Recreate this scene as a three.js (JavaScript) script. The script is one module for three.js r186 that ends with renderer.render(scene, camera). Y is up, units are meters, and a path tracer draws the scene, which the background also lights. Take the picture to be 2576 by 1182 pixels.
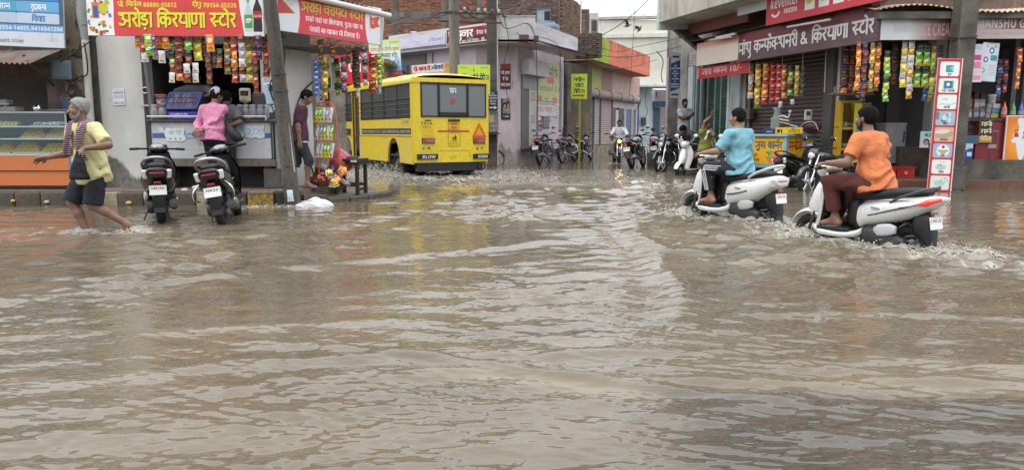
import*as THREE from 'three';
import {mergeGeometries} from 'three/addons/utils/BufferGeometryUtils.js';
import {RoundedBoxGeometry} from 'three/addons/geometries/RoundedBoxGeometry.js';

// ---------- camera, sky, sun, exposure ----------
const scene=new THREE.Scene();
const F=1860,CX=1288,CY=591,HOR=332,CAMH=1.2,PITCH=Math.atan((CY-HOR)/F);
const camera=new THREE.PerspectiveCamera(2*Math.atan(CY/F)*180/Math.PI,1024/469,0.05,600);
camera.position.set(0,CAMH,0);
camera.rotation.x=-PITCH;
const renderer=new THREE.WebGLRenderer({antialias: true});
renderer.toneMapping=THREE.LinearToneMapping;
renderer.toneMappingExposure=1.5;
renderer.shadowMap.enabled=true;
renderer.setSize(1024,469);
{// even overcast sky, brighter towards the zenith
const W=128,H=64,d=new Float32Array(W*H*4);
for (let j=0;j<H;j++) for (let i=0;i<W;i++) {
const e=((j+.5)/H-.5)*Math.PI,s=Math.sin(e),a=i/W*Math.PI*2;
const cl=1+.05*Math.sin(a*3+s*5)*Math.cos(a*2-s*9+1)+.03*Math.sin(a*7+s*17);
const L=s>0?(.53+1.42*Math.pow(s,.68))*cl:.3;
const k=(j*W+i)*4,b=Math.min(1,Math.max(0,s*2));
d[k]=L*(.90+.06*b);d[k+1]=L*(.985-.005*b);d[k+2]=L*(1.14-.11*b);d[k+3]=1;
}
const t=new THREE.DataTexture(d,W,H,THREE.RGBAFormat,THREE.FloatType);
t.mapping=THREE.EquirectangularReflectionMapping;t.magFilter=THREE.LinearFilter;t.needsUpdate=true;
scene.background=t;scene.environment=t;
}
const sun=new THREE.DirectionalLight(0xfff4e4,.6);
sun.position.set(-14,40,18);sun.shadow.radius=40;sun.castShadow=true;
Object.assign(sun.shadow.camera,{left: -40,right: 40,top: 40,bottom: -40,far: 120});
sun.name='sun';scene.add(sun,sun.target);
// ---------- helpers ----------
const rng=(s)=>()=>{s=(s+0x6d2b79f5)|0;let t=Math.imul(s ^ (s >>> 15),1|s);t=(t+Math.imul(t ^ (t >>> 7),61|t)) ^ t;return ((t ^ (t >>> 14)) >>> 0)/4294967296;};
const R=rng(7),rr=(a,b)=>a+(b-a)*R(),pick=(a)=>a[Math.floor(R()*a.length)];
const PI=Math.PI,V3=(x,y,z)=>new THREE.Vector3(x,y,z),C=(h)=>new THREE.Color(h);
const lerp=(a,b,t)=>a+(b-a)*t,clamp=(x,a=0,b=1)=>Math.min(b,Math.max(a,x)),smooth=(a,b,x)=>{const t=clamp((x-a)/(b-a));return t*t*(3-2*t);};
// the line of sight through a point of the photograph (2576 x 1182 units), used to read off real places
function sight(vx,vy) {const dx=(vx-CX)/F,dy=(CY-vy)/F,c=Math.cos(PITCH),s=Math.sin(PITCH);return [dx,dy*c-s,dy*s+c];}
const P=(vx,vy,z)=>{const [x,y,d]=sight(vx,vy),t=z/d;return V3(x*t,CAMH+y*t,-z);};
const G=(vx,vy,h=0)=>{const [x,y,d]=sight(vx,vy),t=(h-CAMH)/y;return V3(x*t,h,-d*t);};
class Facade {// a vertical plane through A and B; local x runs A -> B, local z points to the viewer's side
constructor(ax,az,bx,bz) {this.o=V3(ax,0,az);this.th=Math.atan2(-(bz-az),bx-ax);this.u=V3(Math.cos(this.th),0,-Math.sin(this.th));this.n=V3(Math.sin(this.th),0,Math.cos(this.th));this.len=Math.hypot(bx-ax,bz-az);}
at(vx,vy,off=0) {const [x,y,d]=sight(vx,vy),dir=V3(x,y,-d),o=this.o.clone().addScaledVector(this.n,off).sub(V3(0,CAMH,0));const t=o.dot(this.n)/dir.dot(this.n),p=dir.multiplyScalar(t).add(V3(0,CAMH,0));return [p.clone().sub(this.o).dot(this.u),p.y];}
w(x,y,off=0) {return this.o.clone().addScaledVector(this.u,x).addScaledVector(this.n,off).setY(y);}
put(o,x,y,off=0) {o.position.copy(this.w(x,y,off));o.rotation.y=this.th;return o;}
}
// geometry
const E4=new THREE.Matrix4(),EU=new THREE.Euler(),QU=new THREE.Quaternion();
function xf(g,x=0,y=0,z=0,rx=0,ry=0,rz=0,sx=1,sy=sx,sz=sx) {QU.setFromEuler(EU.set(rx,ry,rz));g.applyMatrix4(E4.compose(V3(x,y,z),QU,V3(sx,sy,sz)));return g;}
const box=(w,h,d,x,y,z,rx,ry,rz)=>xf(new THREE.BoxGeometry(w,h,d),x,y,z,rx,ry,rz);
const bx=(x0,x1,y0,y1,z0,z1)=>box(Math.abs(x1-x0),Math.abs(y1-y0),Math.abs(z1-z0),(x0+x1)/2,(y0+y1)/2,(z0+z1)/2);
const rb=(w,h,d,r,x,y,z,rx,ry,rz,s=2)=>xf(new RoundedBoxGeometry(w,h,d,s,r),x,y,z,rx,ry,rz);
const cylY=(r1,r2,h,x,y,z,n=14,rx,ry,rz)=>xf(new THREE.CylinderGeometry(r1,r2,h,n),x,y,z,rx,ry,rz);
const sph=(r,x,y,z,sx=1,sy=1,sz=1,n=12)=>xf(new THREE.SphereGeometry(r,n,Math.ceil(n*.7)),x,y,z,0,0,0,sx,sy,sz);
const cyl=(a,b,r1,r2=r1,n=10)=>{const A=V3(...a),B=V3(...b),g=new THREE.CylinderGeometry(r2,r1,A.distanceTo(B),n);QU.setFromUnitVectors(V3(0,1,0),B.clone().sub(A).normalize());g.applyMatrix4(E4.compose(A.add(B).multiplyScalar(.5),QU,V3(1,1,1)));return g;};
const tube=(pts,r,seg=24,n=7,closed=false)=>new THREE.TubeGeometry(new THREE.CatmullRomCurve3(pts.map((p)=>V3(...p)),closed,'centripetal'),seg,r,n,closed);
const lathe=(pts,n=18,x=0,y=0,z=0)=>xf(new THREE.LatheGeometry(pts.map((p)=>new THREE.Vector2(...p)),n),x,y,z);
const tor=(R0,r,x,y,z,rx=0,ry=0,rz=0,arc=PI*2,n=24,m=8)=>xf(new THREE.TorusGeometry(R0,r,m,n,arc),x,y,z,rx,ry,rz);
function ext(pts,depth,x=0,y=0,z=0,bevel=0,holes=[]) {const s=Array.isArray(pts)?new THREE.Shape(pts.map((p)=>new THREE.Vector2(...p))):pts;holes.forEach((h)=>s.holes.push(Array.isArray(h)?new THREE.Path(h.map((p)=>new THREE.Vector2(...p))):h));return xf(new THREE.ExtrudeGeometry(s,{depth,bevelEnabled: bevel>0,bevelSize: bevel,bevelThickness: bevel,bevelSegments: 2,curveSegments: 10}),x,y,z);}
// loft along x: sections [x, yc, zc, half width, up, down, exponent]
function loft(secs,n=20,sub=4) {
const S=[],get=(k,i)=>secs[clamp(i,0,secs.length-1)][k] ?? 2;
for (let i=0;i<secs.length-1;i++) for (let j=0;j<sub;j++) {const t=j/sub;S.push([0,1,2,3,4,5,6].map((k)=>{const p0=get(k,i-1),p1=get(k,i),p2=get(k,i+1),p3=get(k,i+2);if (k === 0) return lerp(p1,p2,t);return p1+.5*t*(p2-p0+t*(2*p0-5*p1+4*p2-p3+t*(3*(p1-p2)+p3-p0)));}));}
S.push(secs[secs.length-1].map((v)=>v));if (S[S.length-1][6] === undefined) S[S.length-1][6]=2;
const pos=[],uv=[],idx=[];
S.forEach(([x,y,z,w,u,d,e],i)=>{for (let k=0;k <= n;k++) {const a=k/n*2*PI,c=Math.cos(a),s=Math.sin(a),q=2/e;const cz=Math.sign(c)*Math.pow(Math.abs(c),q)*Math.max(w,.001),sy=Math.sign(s)*Math.pow(Math.abs(s),q)*Math.max(s>0?u:d,.001);pos.push(x,y+sy,z+cz);uv.push(k/n,i/S.length);}});
for (let i=0;i<S.length-1;i++) for (let k=0;k<n;k++) {const a=i*(n+1)+k,b=a+n+1;idx.push(a,a+1,b,b,a+1,b+1);}
for (const [i,f] of [[0,1],[S.length-1,0]]) {const c=pos.length/3,[x,y,z]=S[i];pos.push(x,y,z);uv.push(.5,.5);for (let k=0;k<n;k++) {const a=i*(n+1)+k;f?idx.push(c,a+1,a):idx.push(c,a,a+1);}}
if (secs[0][0]<secs[secs.length-1][0]) for (let i=0;i<idx.length;i += 3) {const t=idx[i];idx[i]=idx[i+1];idx[i+1]=t;}
return geo(pos,idx,uv);
}
function geo(pos,idx,uv) {const g=new THREE.BufferGeometry();g.setAttribute('position',new THREE.Float32BufferAttribute(pos,3));g.setAttribute('uv',new THREE.Float32BufferAttribute(uv ?? new Float32Array(pos.length/3*2),2));if (idx) g.setIndex(idx);g.computeVertexNormals();return g;}
// a sheet from a function (u, v) -> [x, y, z]
function sheet(fn,nu,nv,flip) {const pos=[],uv=[],idx=[];for (let j=0;j <= nv;j++) for (let i=0;i <= nu;i++) {pos.push(...fn(i/nu,j/nv));uv.push(i/nu,j/nv);} for (let j=0;j<nv;j++) for (let i=0;i<nu;i++) {const a=j*(nu+1)+i,b=a+nu+1;flip?idx.push(a,b,a+1,b,b+1,a+1):idx.push(a,a+1,b,b,a+1,b+1);} return geo(pos,idx,uv);}
function merged(list) {
list=[].concat(list).map((g)=>{const h=g.index?g.toNonIndexed():g.clone();for (const k of Object.keys(h.attributes)) if (!['position','normal','uv'].includes(k)) h.deleteAttribute(k);if (!h.attributes.uv) h.setAttribute('uv',new THREE.Float32BufferAttribute(new Float32Array(h.attributes.position.count*2),2));return h;});
return list.length>1?mergeGeometries(list):list[0];
}
function boxUV(g,s=1) {const p=g.attributes.position,n=g.attributes.normal,u=g.attributes.uv;for (let i=0;i<p.count;i++) {const x=Math.abs(n.getX(i)),y=Math.abs(n.getY(i)),z=Math.abs(n.getZ(i));if (y>x && y>z) u.setXY(i,p.getX(i)/s,p.getZ(i)/s);else if (x>z) u.setXY(i,p.getZ(i)/s,p.getY(i)/s);else u.setXY(i,p.getX(i)/s,p.getY(i)/s);} return g;}
const taken={};
function numbered(n) {const k=taken[n]=(taken[n] ?? -1)+1;return k?n+'_'+String(k).padStart(3,'0'):n;}
function M(name,geos,m,parent,label) {// one named mesh
const g=merged(geos);if (m.userData.metres) boxUV(g,m.userData.metres);
return Mg(name,g,m,parent,label);
}
function Mg(name,g,m,parent,label) {const o=new THREE.Mesh(g,m);o.name=parent?name:numbered(name);o.castShadow=o.receiveShadow=true;(parent ?? scene).add(o);if (label) o.userData.label=label;return o;}
function thing(name,label,category,pos,ry=0,group) {const o=new THREE.Group();o.name=numbered(name);scene.add(o);if (pos) o.position.copy(pos);o.rotation.y=ry;tag(o,label,category,group);return o;}
function tag(o,label,category,group) {o.userData.label=label;o.userData.category=category;if (group) o.userData.group=group;return o;}
function struct(name,geos,m,kind='structure') {const o=M(name,geos,m);o.userData.kind=kind;return o;}
function dup(src,label,group) {const o=src.clone();o.name=numbered(src.name.replace(/_\d{3}$/,''));o.userData={...src.userData,label};if (group) o.userData.group=group;scene.add(o);return o;}
// noise
const HS=(x,y,s=0)=>{let h=Math.imul(x|0,374761393) ^ Math.imul(y|0,668265263) ^ Math.imul(s|0,1274126177);h=Math.imul(h ^ (h >>> 13),1274126177);return ((h ^ (h >>> 16)) >>> 0)/4294967296;};
function vn(x,y,per=0,s=0) {let xi=Math.floor(x),yi=Math.floor(y);const fx=x-xi,fy=y-yi,u=fx*fx*(3-2*fx),v=fy*fy*(3-2*fy),m=(k)=>per?((k % per)+per) % per:k;const a=HS(m(xi),m(yi),s),b=HS(m(xi+1),m(yi),s),c=HS(m(xi),m(yi+1),s),d=HS(m(xi+1),m(yi+1),s);return a+(b-a)*u+(c-a)*v+(a-b-c+d)*u*v;}
function fbm(x,y,o=4,per=0,s=0) {let t=0,a=.5,n=0;for (let i=0;i<o;i++) {t += a*vn(x,y,per,s+i);n += a;x *= 2;y *= 2;per *= 2;a *= .5;} return t/n;}
function tex(w,h,fn,srgb=true,rep=[1,1]) {const d=new Uint8Array(w*h*4);for (let j=0;j<h;j++) for (let i=0;i<w;i++) {const c=fn(i/w,j/h),k=(j*w+i)*4;if (typeof c === 'number') d[k]=d[k+1]=d[k+2]=clamp(c)*255;else {d[k]=clamp(c[0])*255;d[k+1]=clamp(c[1])*255;d[k+2]=clamp(c[2])*255;} d[k+3]=255;} const t=new THREE.DataTexture(d,w,h);t.wrapS=t.wrapT=THREE.RepeatWrapping;t.magFilter=THREE.LinearFilter;t.minFilter=THREE.LinearMipmapLinearFilter;t.generateMipmaps=true;if (srgb) t.colorSpace=THREE.SRGBColorSpace;t.repeat.set(...rep);t.needsUpdate=true;return t;}
// materials: mat(linear colour or css, roughness, extras)
const mats={};
function mat(c,rough=.6,o={}) {
const key=JSON.stringify([c,rough,Object.entries(o).map(([k,v])=>[k,v?.isTexture?v.uuid:v])]);if (mats[key]) return mats[key];
const {metres,...rest}=o;const phys=['clearcoat','transmission','sheen','specularIntensity'].some((k)=>k in rest);
const m=new (phys?THREE.MeshPhysicalMaterial:THREE.MeshStandardMaterial)({roughness: rough,...rest});
m.color=Array.isArray(c)?new THREE.Color().setRGB(...c):C(c);if (metres) m.userData.metres=metres;m.side=THREE.DoubleSide;return mats[key]=m;
}
const T={
grain: tex(512,512,(x,y)=>.86+.14*fbm(x*8,y*8,5,8,1)-.10*Math.pow(vn(x*128,y*128,128,5),3)),
dirt: tex(512,512,(x,y)=>{const a=fbm(x*5,y*5,6,5,11),b=fbm(x*24,y*6,4,24,17),c=vn(x*170,y*170,170,3);const v=.70+.42*(a-.5)+.22*(b-.5)+.10*(c-.5)+.16;const sp=fbm(x*40,y*40,3,40,23)>.74?.14:0;return [v-sp,v-sp*1.1-.01,v-sp*1.2-.03];}),
conc: tex(512,512,(x,y)=>{const a=fbm(x*4,y*4,6,4,31),c=vn(x*200,y*200,200,33),p=vn(x*60,y*60,60,35);const v=.66+.5*(a-.5)+.14*(c-.5)-(p>.88?.22:0);return [v,v*.985,v*.955];}),
rust: tex(512,256,(x,y)=>{const a=fbm(x*6,y*3,5,6,41),b=fbm(x*30,y*4,3,30,43),t=smooth(.42,.62,a*.7+b*.3);return [lerp(.50,.48,t),lerp(.50,.26,t)+.1*(b-.5),lerp(.49,.14,t)];}),
bump: tex(512,512,(x,y)=>.5*fbm(x*12,y*12,5,12,51)+.5*vn(x*128,y*128,128,53),false),
folds: tex(256,256,(x,y)=>fbm(x*4+fbm(x*3,y*3,2,3,2),y*8,4,4,61),false),
};
const plain=(c,r=.55,s=1.2)=>mat(c,r,{map: T.grain,metres: s}),dirty=(c,r=.8,s=1.6)=>mat(c,r,{map: T.dirt,metres: s,bumpMap: T.bump,bumpScale: .004}),concrete=(c,s=1.4)=>mat(c,.9,{map: T.conc,metres: s,bumpMap: T.bump,bumpScale: .006});
const black=mat([.008,.008,.009],.5),rubber=mat([.012,.012,.0125],.85),steel=mat([.55,.55,.55],.3,{metalness: .9}),chrome=mat([.75,.75,.76],.14,{metalness: 1}),darkIron=mat([.06,.055,.05],.6,{metalness: .4});
const glassM=mat([.93,.97,.96],.04,{transmission: 1,thickness: 0});
// pictures share a few large canvases; each returned texture is a window on one of them
const pages=[];
function canvas(w,h,draw) {
w=Math.round(w);h=Math.round(h);const S=2048,pad=4;let pg=pages[pages.length-1];
const fit=(p)=>{if (p.x+w+pad>S) {p.x=pad;p.y += p.row+pad;p.row=0;} return p.y+h+pad <= S;};
if (!pg || !fit(pg)) {const c=document.createElement('canvas');c.width=c.height=S;const t=new THREE.CanvasTexture(c);t.colorSpace=THREE.SRGBColorSpace;t.magFilter=THREE.LinearFilter;pg={c,t,x: pad,y: pad,row: 0};pages.push(pg);fit(pg);}
const g=pg.c.getContext('2d');g.save();g.translate(pg.x,pg.y);g.beginPath();g.rect(0,0,w,h);g.clip();g.textBaseline='alphabetic';draw(g,w,h);g.restore();
const t=pg.t.clone();t.repeat.set((w-1)/S,(h-1)/S);t.offset.set((pg.x+.5)/S,1-(pg.y+h-.5)/S);t.needsUpdate=true;pg.row=Math.max(pg.row,h);pg.x += w+pad;return t;
}
// quad with its own 0..1 uv facing +z
const quad=(w,h,x=0,y=0,z=0,rx,ry,rz)=>xf(new THREE.PlaneGeometry(w,h),x,y,z,rx,ry,rz);
const printM=(t,r=.5)=>new THREE.MeshStandardMaterial({map: t,roughness: r,side: THREE.DoubleSide});
// ---------- hand-drawn Devanagari lettering (strokes hang from a headline at y = 0, feet at y = 70) ----------
const DV={
'क': [62,'M33 0V70M33 30C22 10 3 18 6 36C9 54 26 52 33 36M33 32C44 14 61 22 57 42C55 52 49 54 45 50'],'ग': [48,'M15 0V40C15 54 3 54 5 42M41 0V70'],'च': [52,'M4 20H45M12 20C10 46 22 58 45 48M45 0V70'],
'ज': [60,'M53 0V70M53 27H32C24 27 26 34 27 42C28 58 8 56 7 42'],'ट': [44,'M26 0V13C4 13 2 52 24 56C33 57 38 53 40 48'],'ठ': [48,'M24 0V13M24 13C4 14 4 56 24 56C44 56 44 14 24 13'],'ड': [48,'M26 0V14H13C4 16 6 31 20 30C42 28 40 58 18 56C10 55 6 50 6 46'],'ण': [64,'M8 0V36C8 54 32 54 32 36V0M56 0V70'],
'त': [48,'M41 0V70M41 26C14 22 4 38 20 60'],'द': [44,'M24 0V14C2 14 0 46 20 46C28 46 28 36 20 36M20 46L38 68'],'न': [50,'M43 0V70M43 34H22M22 34C22 26 8 26 8 35C8 44 22 44 22 34'],'प': [50,'M9 0V30C9 48 26 46 43 42M43 0V70'],'फ': [68,'M8 0V30C8 48 24 46 36 40M36 0V70M36 32C48 14 66 24 60 42C58 52 52 52 48 48'],
'ब': [52,'M45 0V70M45 28C36 12 6 14 7 34C8 54 38 54 45 40M14 24L38 46'],'भ': [58,'M51 0V70M4 8C18 0 24 12 14 20C6 26 16 28 18 36C20 54 6 52 8 44C12 38 30 40 51 40'],'म': [58,'M14 0V42C14 56 2 54 4 46C8 38 30 40 50 40M50 0V70'],'य': [54,'M8 6C24 4 20 20 12 26C4 36 22 56 47 40M47 0V70'],
'र': [36,'M10 0C34 4 36 26 10 30L32 66'],'ल': [62,'M55 0V70M55 24C44 10 32 18 34 34C34 50 28 54 24 50M34 34C32 12 4 14 6 36C8 52 20 54 22 46'],'व': [52,'M45 0V70M45 28C36 12 6 14 7 34C8 54 38 54 45 40'],'श': [60,'M53 0V70M6 18C10 2 32 8 26 24C22 34 10 34 8 30M18 34C30 34 36 46 40 62'],
'ष': [54,'M9 0V30C9 48 26 46 46 42M46 0V70M14 14L42 40'],'स': [62,'M10 0C34 4 34 24 8 28L32 64M24 38H55M55 0V70'],'ह': [46,'M26 0V13M26 13C4 13 8 29 22 29C38 31 35 47 19 46C9 46 17 60 37 67'],'इ': [46,'M28 0V12C5 12 5 27 22 28C38 30 36 49 18 48C8 48 18 62 36 66'],'अ': [68,'M6 12C22 0 36 14 20 26M16 26C42 24 40 58 18 57C10 57 5 52 5 47M33 38H60M60 0V70'],
'उ': [50,'M8 10C26 2 34 20 16 27M16 27C46 22 42 60 18 58C10 57 6 52 6 48'],'ए': [48,'M10 0C6 20 10 32 24 42L40 62M34 0V26C34 36 26 36 20 32'],'ख': [74,'M8 0C26 4 26 18 8 22L30 58C38 62 44 56 46 48M67 0V70M67 28C58 16 36 18 36 34C38 50 60 50 67 40'],'थ': [52,'M45 0V70M8 6C20 2 24 16 14 22C4 30 8 54 45 44'],'ध': [52,'M45 0V70M10 8C22 4 22 20 12 24C28 26 6 34 10 44C18 56 40 50 45 40'],'घ': [52,'M45 0V70M10 0C10 26 24 20 18 26C2 34 12 54 45 44'],
};
DV['आ']=[82,DV['अ'][1]+'M74 0V70'];DV['ऑ']=[82,DV['आ'][1]+'M62 -22C66 -8 82 -8 86 -22'];
function layDev(str) {// -> {strokes: [path, x], dots, width, heads}
const out={s: [],d: [],h: []};let x=0,reph=false,last=null;
const ch=[...str],cons=(c)=>DV[c] !== undefined;
for (let i=0;i<ch.length;i++) {
const c=ch[i];
if (c === ' ') {x += 26;last=null;continue;}
if (!cons(c)) {
const L=last ?? {x: x-10,w: 10};
if (c === 'ा') {out.s.push(['M8 0V70',x]);out.h.push([x-2,x+15]);x += 15;} else if (c === 'ी') {out.s.push(['M8 0V70M8 0C4 -26 -20 -28 -28 -4',x]);out.h.push([x-2,x+15]);x += 15;} else if (c === 'ो' || c === 'ौ' || c === 'ॉ') {out.s.push([c === 'ॉ'?'M8 0V70M-4 -22C0 -8 14 -8 18 -22':'M8 0V70M8 0C6 -14 -2 -22 -14 -26'+(c === 'ौ'?'M8 0C8 -14 4 -24 -2 -30':''),x]);out.h.push([x-2,x+15]);x += 15;} else if (c === 'े' || c === 'ै') out.s.push(['M'+(L.w-9)+' 0C'+(L.w-12)+' -14 '+(L.w-20)+' -22 '+(L.w-32)+' -26'+(c === 'ै'?'M'+(L.w-9)+' 0C'+(L.w-9)+' -14 '+(L.w-13)+' -24 '+(L.w-19)+' -31':''),L.x]);else if (c === 'ु') out.s.push(['M'+(L.w-12)+' 66C'+(L.w+4)+' 74 '+(L.w-6)+' 96 '+(L.w-26)+' 90',L.x]);else if (c === 'ू') out.s.push(['M'+(L.w-8)+' 92C'+(L.w-14)+' 78 '+(L.w-34)+' 70 '+(L.w-34)+' 82C'+(L.w-34)+' 94 '+(L.w-16)+' 88 '+(L.w-12)+' 68',L.x]);else if (c === 'ं') out.d.push([x-12,-18]);else if (c === 'ँ') out.d.push([x-12,-24]);else if (c === '़') out.d.push([L.x+22,74]);else if (c === '।') {out.s.push(['M8 0V70',x+6]);x += 18;} else if (c === '/') {out.s.push(['M4 70L30 -6',x]);x += 34;} else if (c === '-') {out.s.push(['M4 40H26',x]);x += 32;} else if (c === ',') {out.s.push(['M8 64L4 80',x]);x += 16;} else if (c === '.') {out.d.push([x+6,66]);x += 16;} else if (c === '&') {out.s.push(['M52 66L14 18C4 2 34 -4 32 12C30 26 6 32 6 48C8 68 40 66 46 36',x]);x += 60;}
else if (/[0-9]/.test(c)) {out.s.push([{0: 'M20 4C4 4 4 66 20 66C36 66 36 4 20 4',1: 'M12 14L22 4V68'}[c] ?? 'M8 10C30 -4 36 24 20 34C40 36 34 72 8 62',x]);x += 42;}
continue;
}
let pre=0,j=i;while (ch[j+1] === '़') j++;// short i is written before its cluster
{let k=i;while (cons(ch[k]) && (ch[k+1] === '्' || ch[k+1] === '़')) k += ch[k+1] === '्'?2:1;const q=cons(ch[k])?k+1:k;if (ch[q] === 'ि' && !(i>0 && ch[i-1] === '्')) pre=1;}
if (pre) {const w=DV[c][0];out.s.push(['M8 0V70M8 0C12 -32 '+(w*.7)+' -32 '+(w+4)+' -2',x]);out.h.push([x,x+16]);x += 15;}
if (ch[i+1] === '्') {
if (c === 'र') {reph=true;i++;continue;}
if (ch[i+2] === 'र') {const [w,p]=DV[c];out.s.push([p+'M'+(w-8)+' 48L'+(w-34)+' 64',x]);out.h.push([x-2,x+w]);last={x,w};x += w;i += 2;continue;}
const [w,p]=DV[c],m=p.replace(/M\d+ 0V70/,''),bar=/M(\d+) 0V70/.exec(p),hw=bar?(c === 'क' || c === 'फ'?w-4:w-16):w-4;
out.s.push([c === 'क' || c === 'फ'?p.replace(/M3[36] 32.*$/,'M34 34L56 40'):m,x]);out.h.push([x-2,x+hw]);last={x,w: hw};x += hw;i++;continue;
}
const [w,p]=DV[c];out.s.push([p,x]);out.h.push([x-2,x+w]);last={x,w};
if (reph) {out.s.push(['M'+(w-10)+' 0C'+(w-26)+' -10 '+(w-16)+' -30 '+(w-2)+' -24',x]);reph=false;}
x += w;
}
out.w=x;return out;
}
// text of headline-to-foot height h with its headline at y; fitted into width fit when given
function dev(g,str,x,y,h,col,o={}) {
const L=layDev(str),s=h/70,sx=o.fit?o.fit/L.w:s*(o.wide ?? 1);g.save();g.translate(x-(o.center?L.w*sx/2:0),y);if (o.slant) g.transform(1,0,o.slant,1,0,0);g.scale(sx,s);g.lineCap='butt';g.lineJoin='round';
const lw=o.lw ?? 11,pass=(c,w)=>{g.strokeStyle=g.fillStyle=c;g.lineWidth=w;for (const [p,px] of L.s) {g.save();g.translate(px,0);g.stroke(new Path2D(p));g.restore();} for (const [px,py] of L.d) {g.beginPath();g.arc(px,py,w*.62,0,7);g.fill();} if (!o.bare) {g.beginPath();for (const [a,b] of L.h) {g.moveTo(a,0);g.lineTo(b+1,0);} g.stroke();}};
if (o.shadow) {g.save();g.translate(3.5,4.5);pass(o.shadow,lw+2);g.restore();} if (o.edge) pass(o.edge,lw+7);pass(col,lw);g.restore();return L.w*sx;
}
const latin=(g,s,x,y,h,col,o={})=>{g.save();g.font=(o.bold === false?'':'bold ')+Math.round(h)+'px '+(o.font ?? 'sans-serif');g.textAlign=o.align ?? 'left';g.fillStyle=col;g.translate(x,y);if (o.slant) g.transform(1,0,o.slant,1,0,0);if (o.fit) g.scale(o.fit/g.measureText(s).width,1);g.fillText(s,0,0);g.restore();};
const scrib=(g,x,y,w,h,col,n=1)=>{g.fillStyle=col;for (let k=0;k<n;k++) {let cx=x;while (cx<x+w) {const a=rr(.3,1.1)*h;g.fillRect(cx,y+k*h*1.7,Math.min(a,x+w-cx),h*.22);g.fillRect(cx+a*.3,y+k*h*1.7,h*.2,h*rr(.6,1));g.fillRect(cx+a*.75,y+k*h*1.7+h*.3,h*.18,h*.6);cx += a+h*(R()<.2?.5:.12);}}};
// ---------- smooth solids: signed distances meshed by surface nets ----------
function nets(f,lo,hi,h) {
const nx=Math.ceil((hi[0]-lo[0])/h)+2,ny=Math.ceil((hi[1]-lo[1])/h)+2,nz=Math.ceil((hi[2]-lo[2])/h)+2,v=new Float32Array(nx*ny*nz),B=5,I=(i,j,k)=>(k*ny+j)*nx+i;
for (let K=0;K<nz;K += B) for (let J=0;J<ny;J += B) for (let Q=0;Q<nx;Q += B) {
const c=f(lo[0]+(Q+2)*h,lo[1]+(J+2)*h,lo[2]+(K+2)*h),far=Math.abs(c)>B*h*1.25+.012;
for (let k=K;k<Math.min(K+B,nz);k++) for (let j=J;j<Math.min(J+B,ny);j++) for (let i=Q;i<Math.min(Q+B,nx);i++) v[I(i,j,k)]=far?c:f(lo[0]+i*h,lo[1]+j*h,lo[2]+k*h);
}
const id=new Int32Array(nx*ny*nz).fill(-1),pos=[],idx=[];
for (let k=0;k<nz-1;k++) for (let j=0;j<ny-1;j++) for (let i=0;i<nx-1;i++) {
let n=0,x=0,y=0,z=0,m=0;for (let c=0;c<8;c++) if (v[I(i+(c&1),j+(c >> 1&1),k+(c >> 2))]<0) m |= 1 << c;
if (m === 0 || m === 255) continue;
for (let a=0;a<8;a++) for (const b of [1,2,4]) {if (a&b) continue;const e=a|b;if ((m >> a&1) === (m >> e&1)) continue;const va=v[I(i+(a&1),j+(a >> 1&1),k+(a >> 2))],vb=v[I(i+(e&1),j+(e >> 1&1),k+(e >> 2))],t=va/(va-vb);x += (a&1)+(b === 1?t:0);y += (a >> 1&1)+(b === 2?t:0);z += (a >> 2)+(b === 4?t:0);n++;}
id[I(i,j,k)]=pos.length/3;pos.push(lo[0]+(i+x/n)*h,lo[1]+(j+y/n)*h,lo[2]+(k+z/n)*h);
}
const q=(a,b,c,d,s)=>{if (a<0 || b<0 || c<0 || d<0) return;s?idx.push(a,b,c,a,c,d):idx.push(a,c,b,a,d,c);};
for (let k=1;k<nz-1;k++) for (let j=1;j<ny-1;j++) for (let i=1;i<nx-1;i++) {
const s=v[I(i,j,k)]<0;
if (s !== v[I(i+1,j,k)]<0) q(id[I(i,j-1,k-1)],id[I(i,j,k-1)],id[I(i,j,k)],id[I(i,j-1,k)],s);
if (s !== v[I(i,j+1,k)]<0) q(id[I(i-1,j,k-1)],id[I(i-1,j,k)],id[I(i,j,k)],id[I(i,j,k-1)],s);
if (s !== v[I(i,j,k+1)]<0) q(id[I(i-1,j-1,k)],id[I(i,j-1,k)],id[I(i,j,k)],id[I(i-1,j,k)],s);
}
const g=geo(pos,idx),u=g.attributes.uv;for (let i=0;i<u.count;i++) u.setXY(i,pos[i*3]*2+pos[i*3+2],pos[i*3+1]*2);return g;
}
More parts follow.
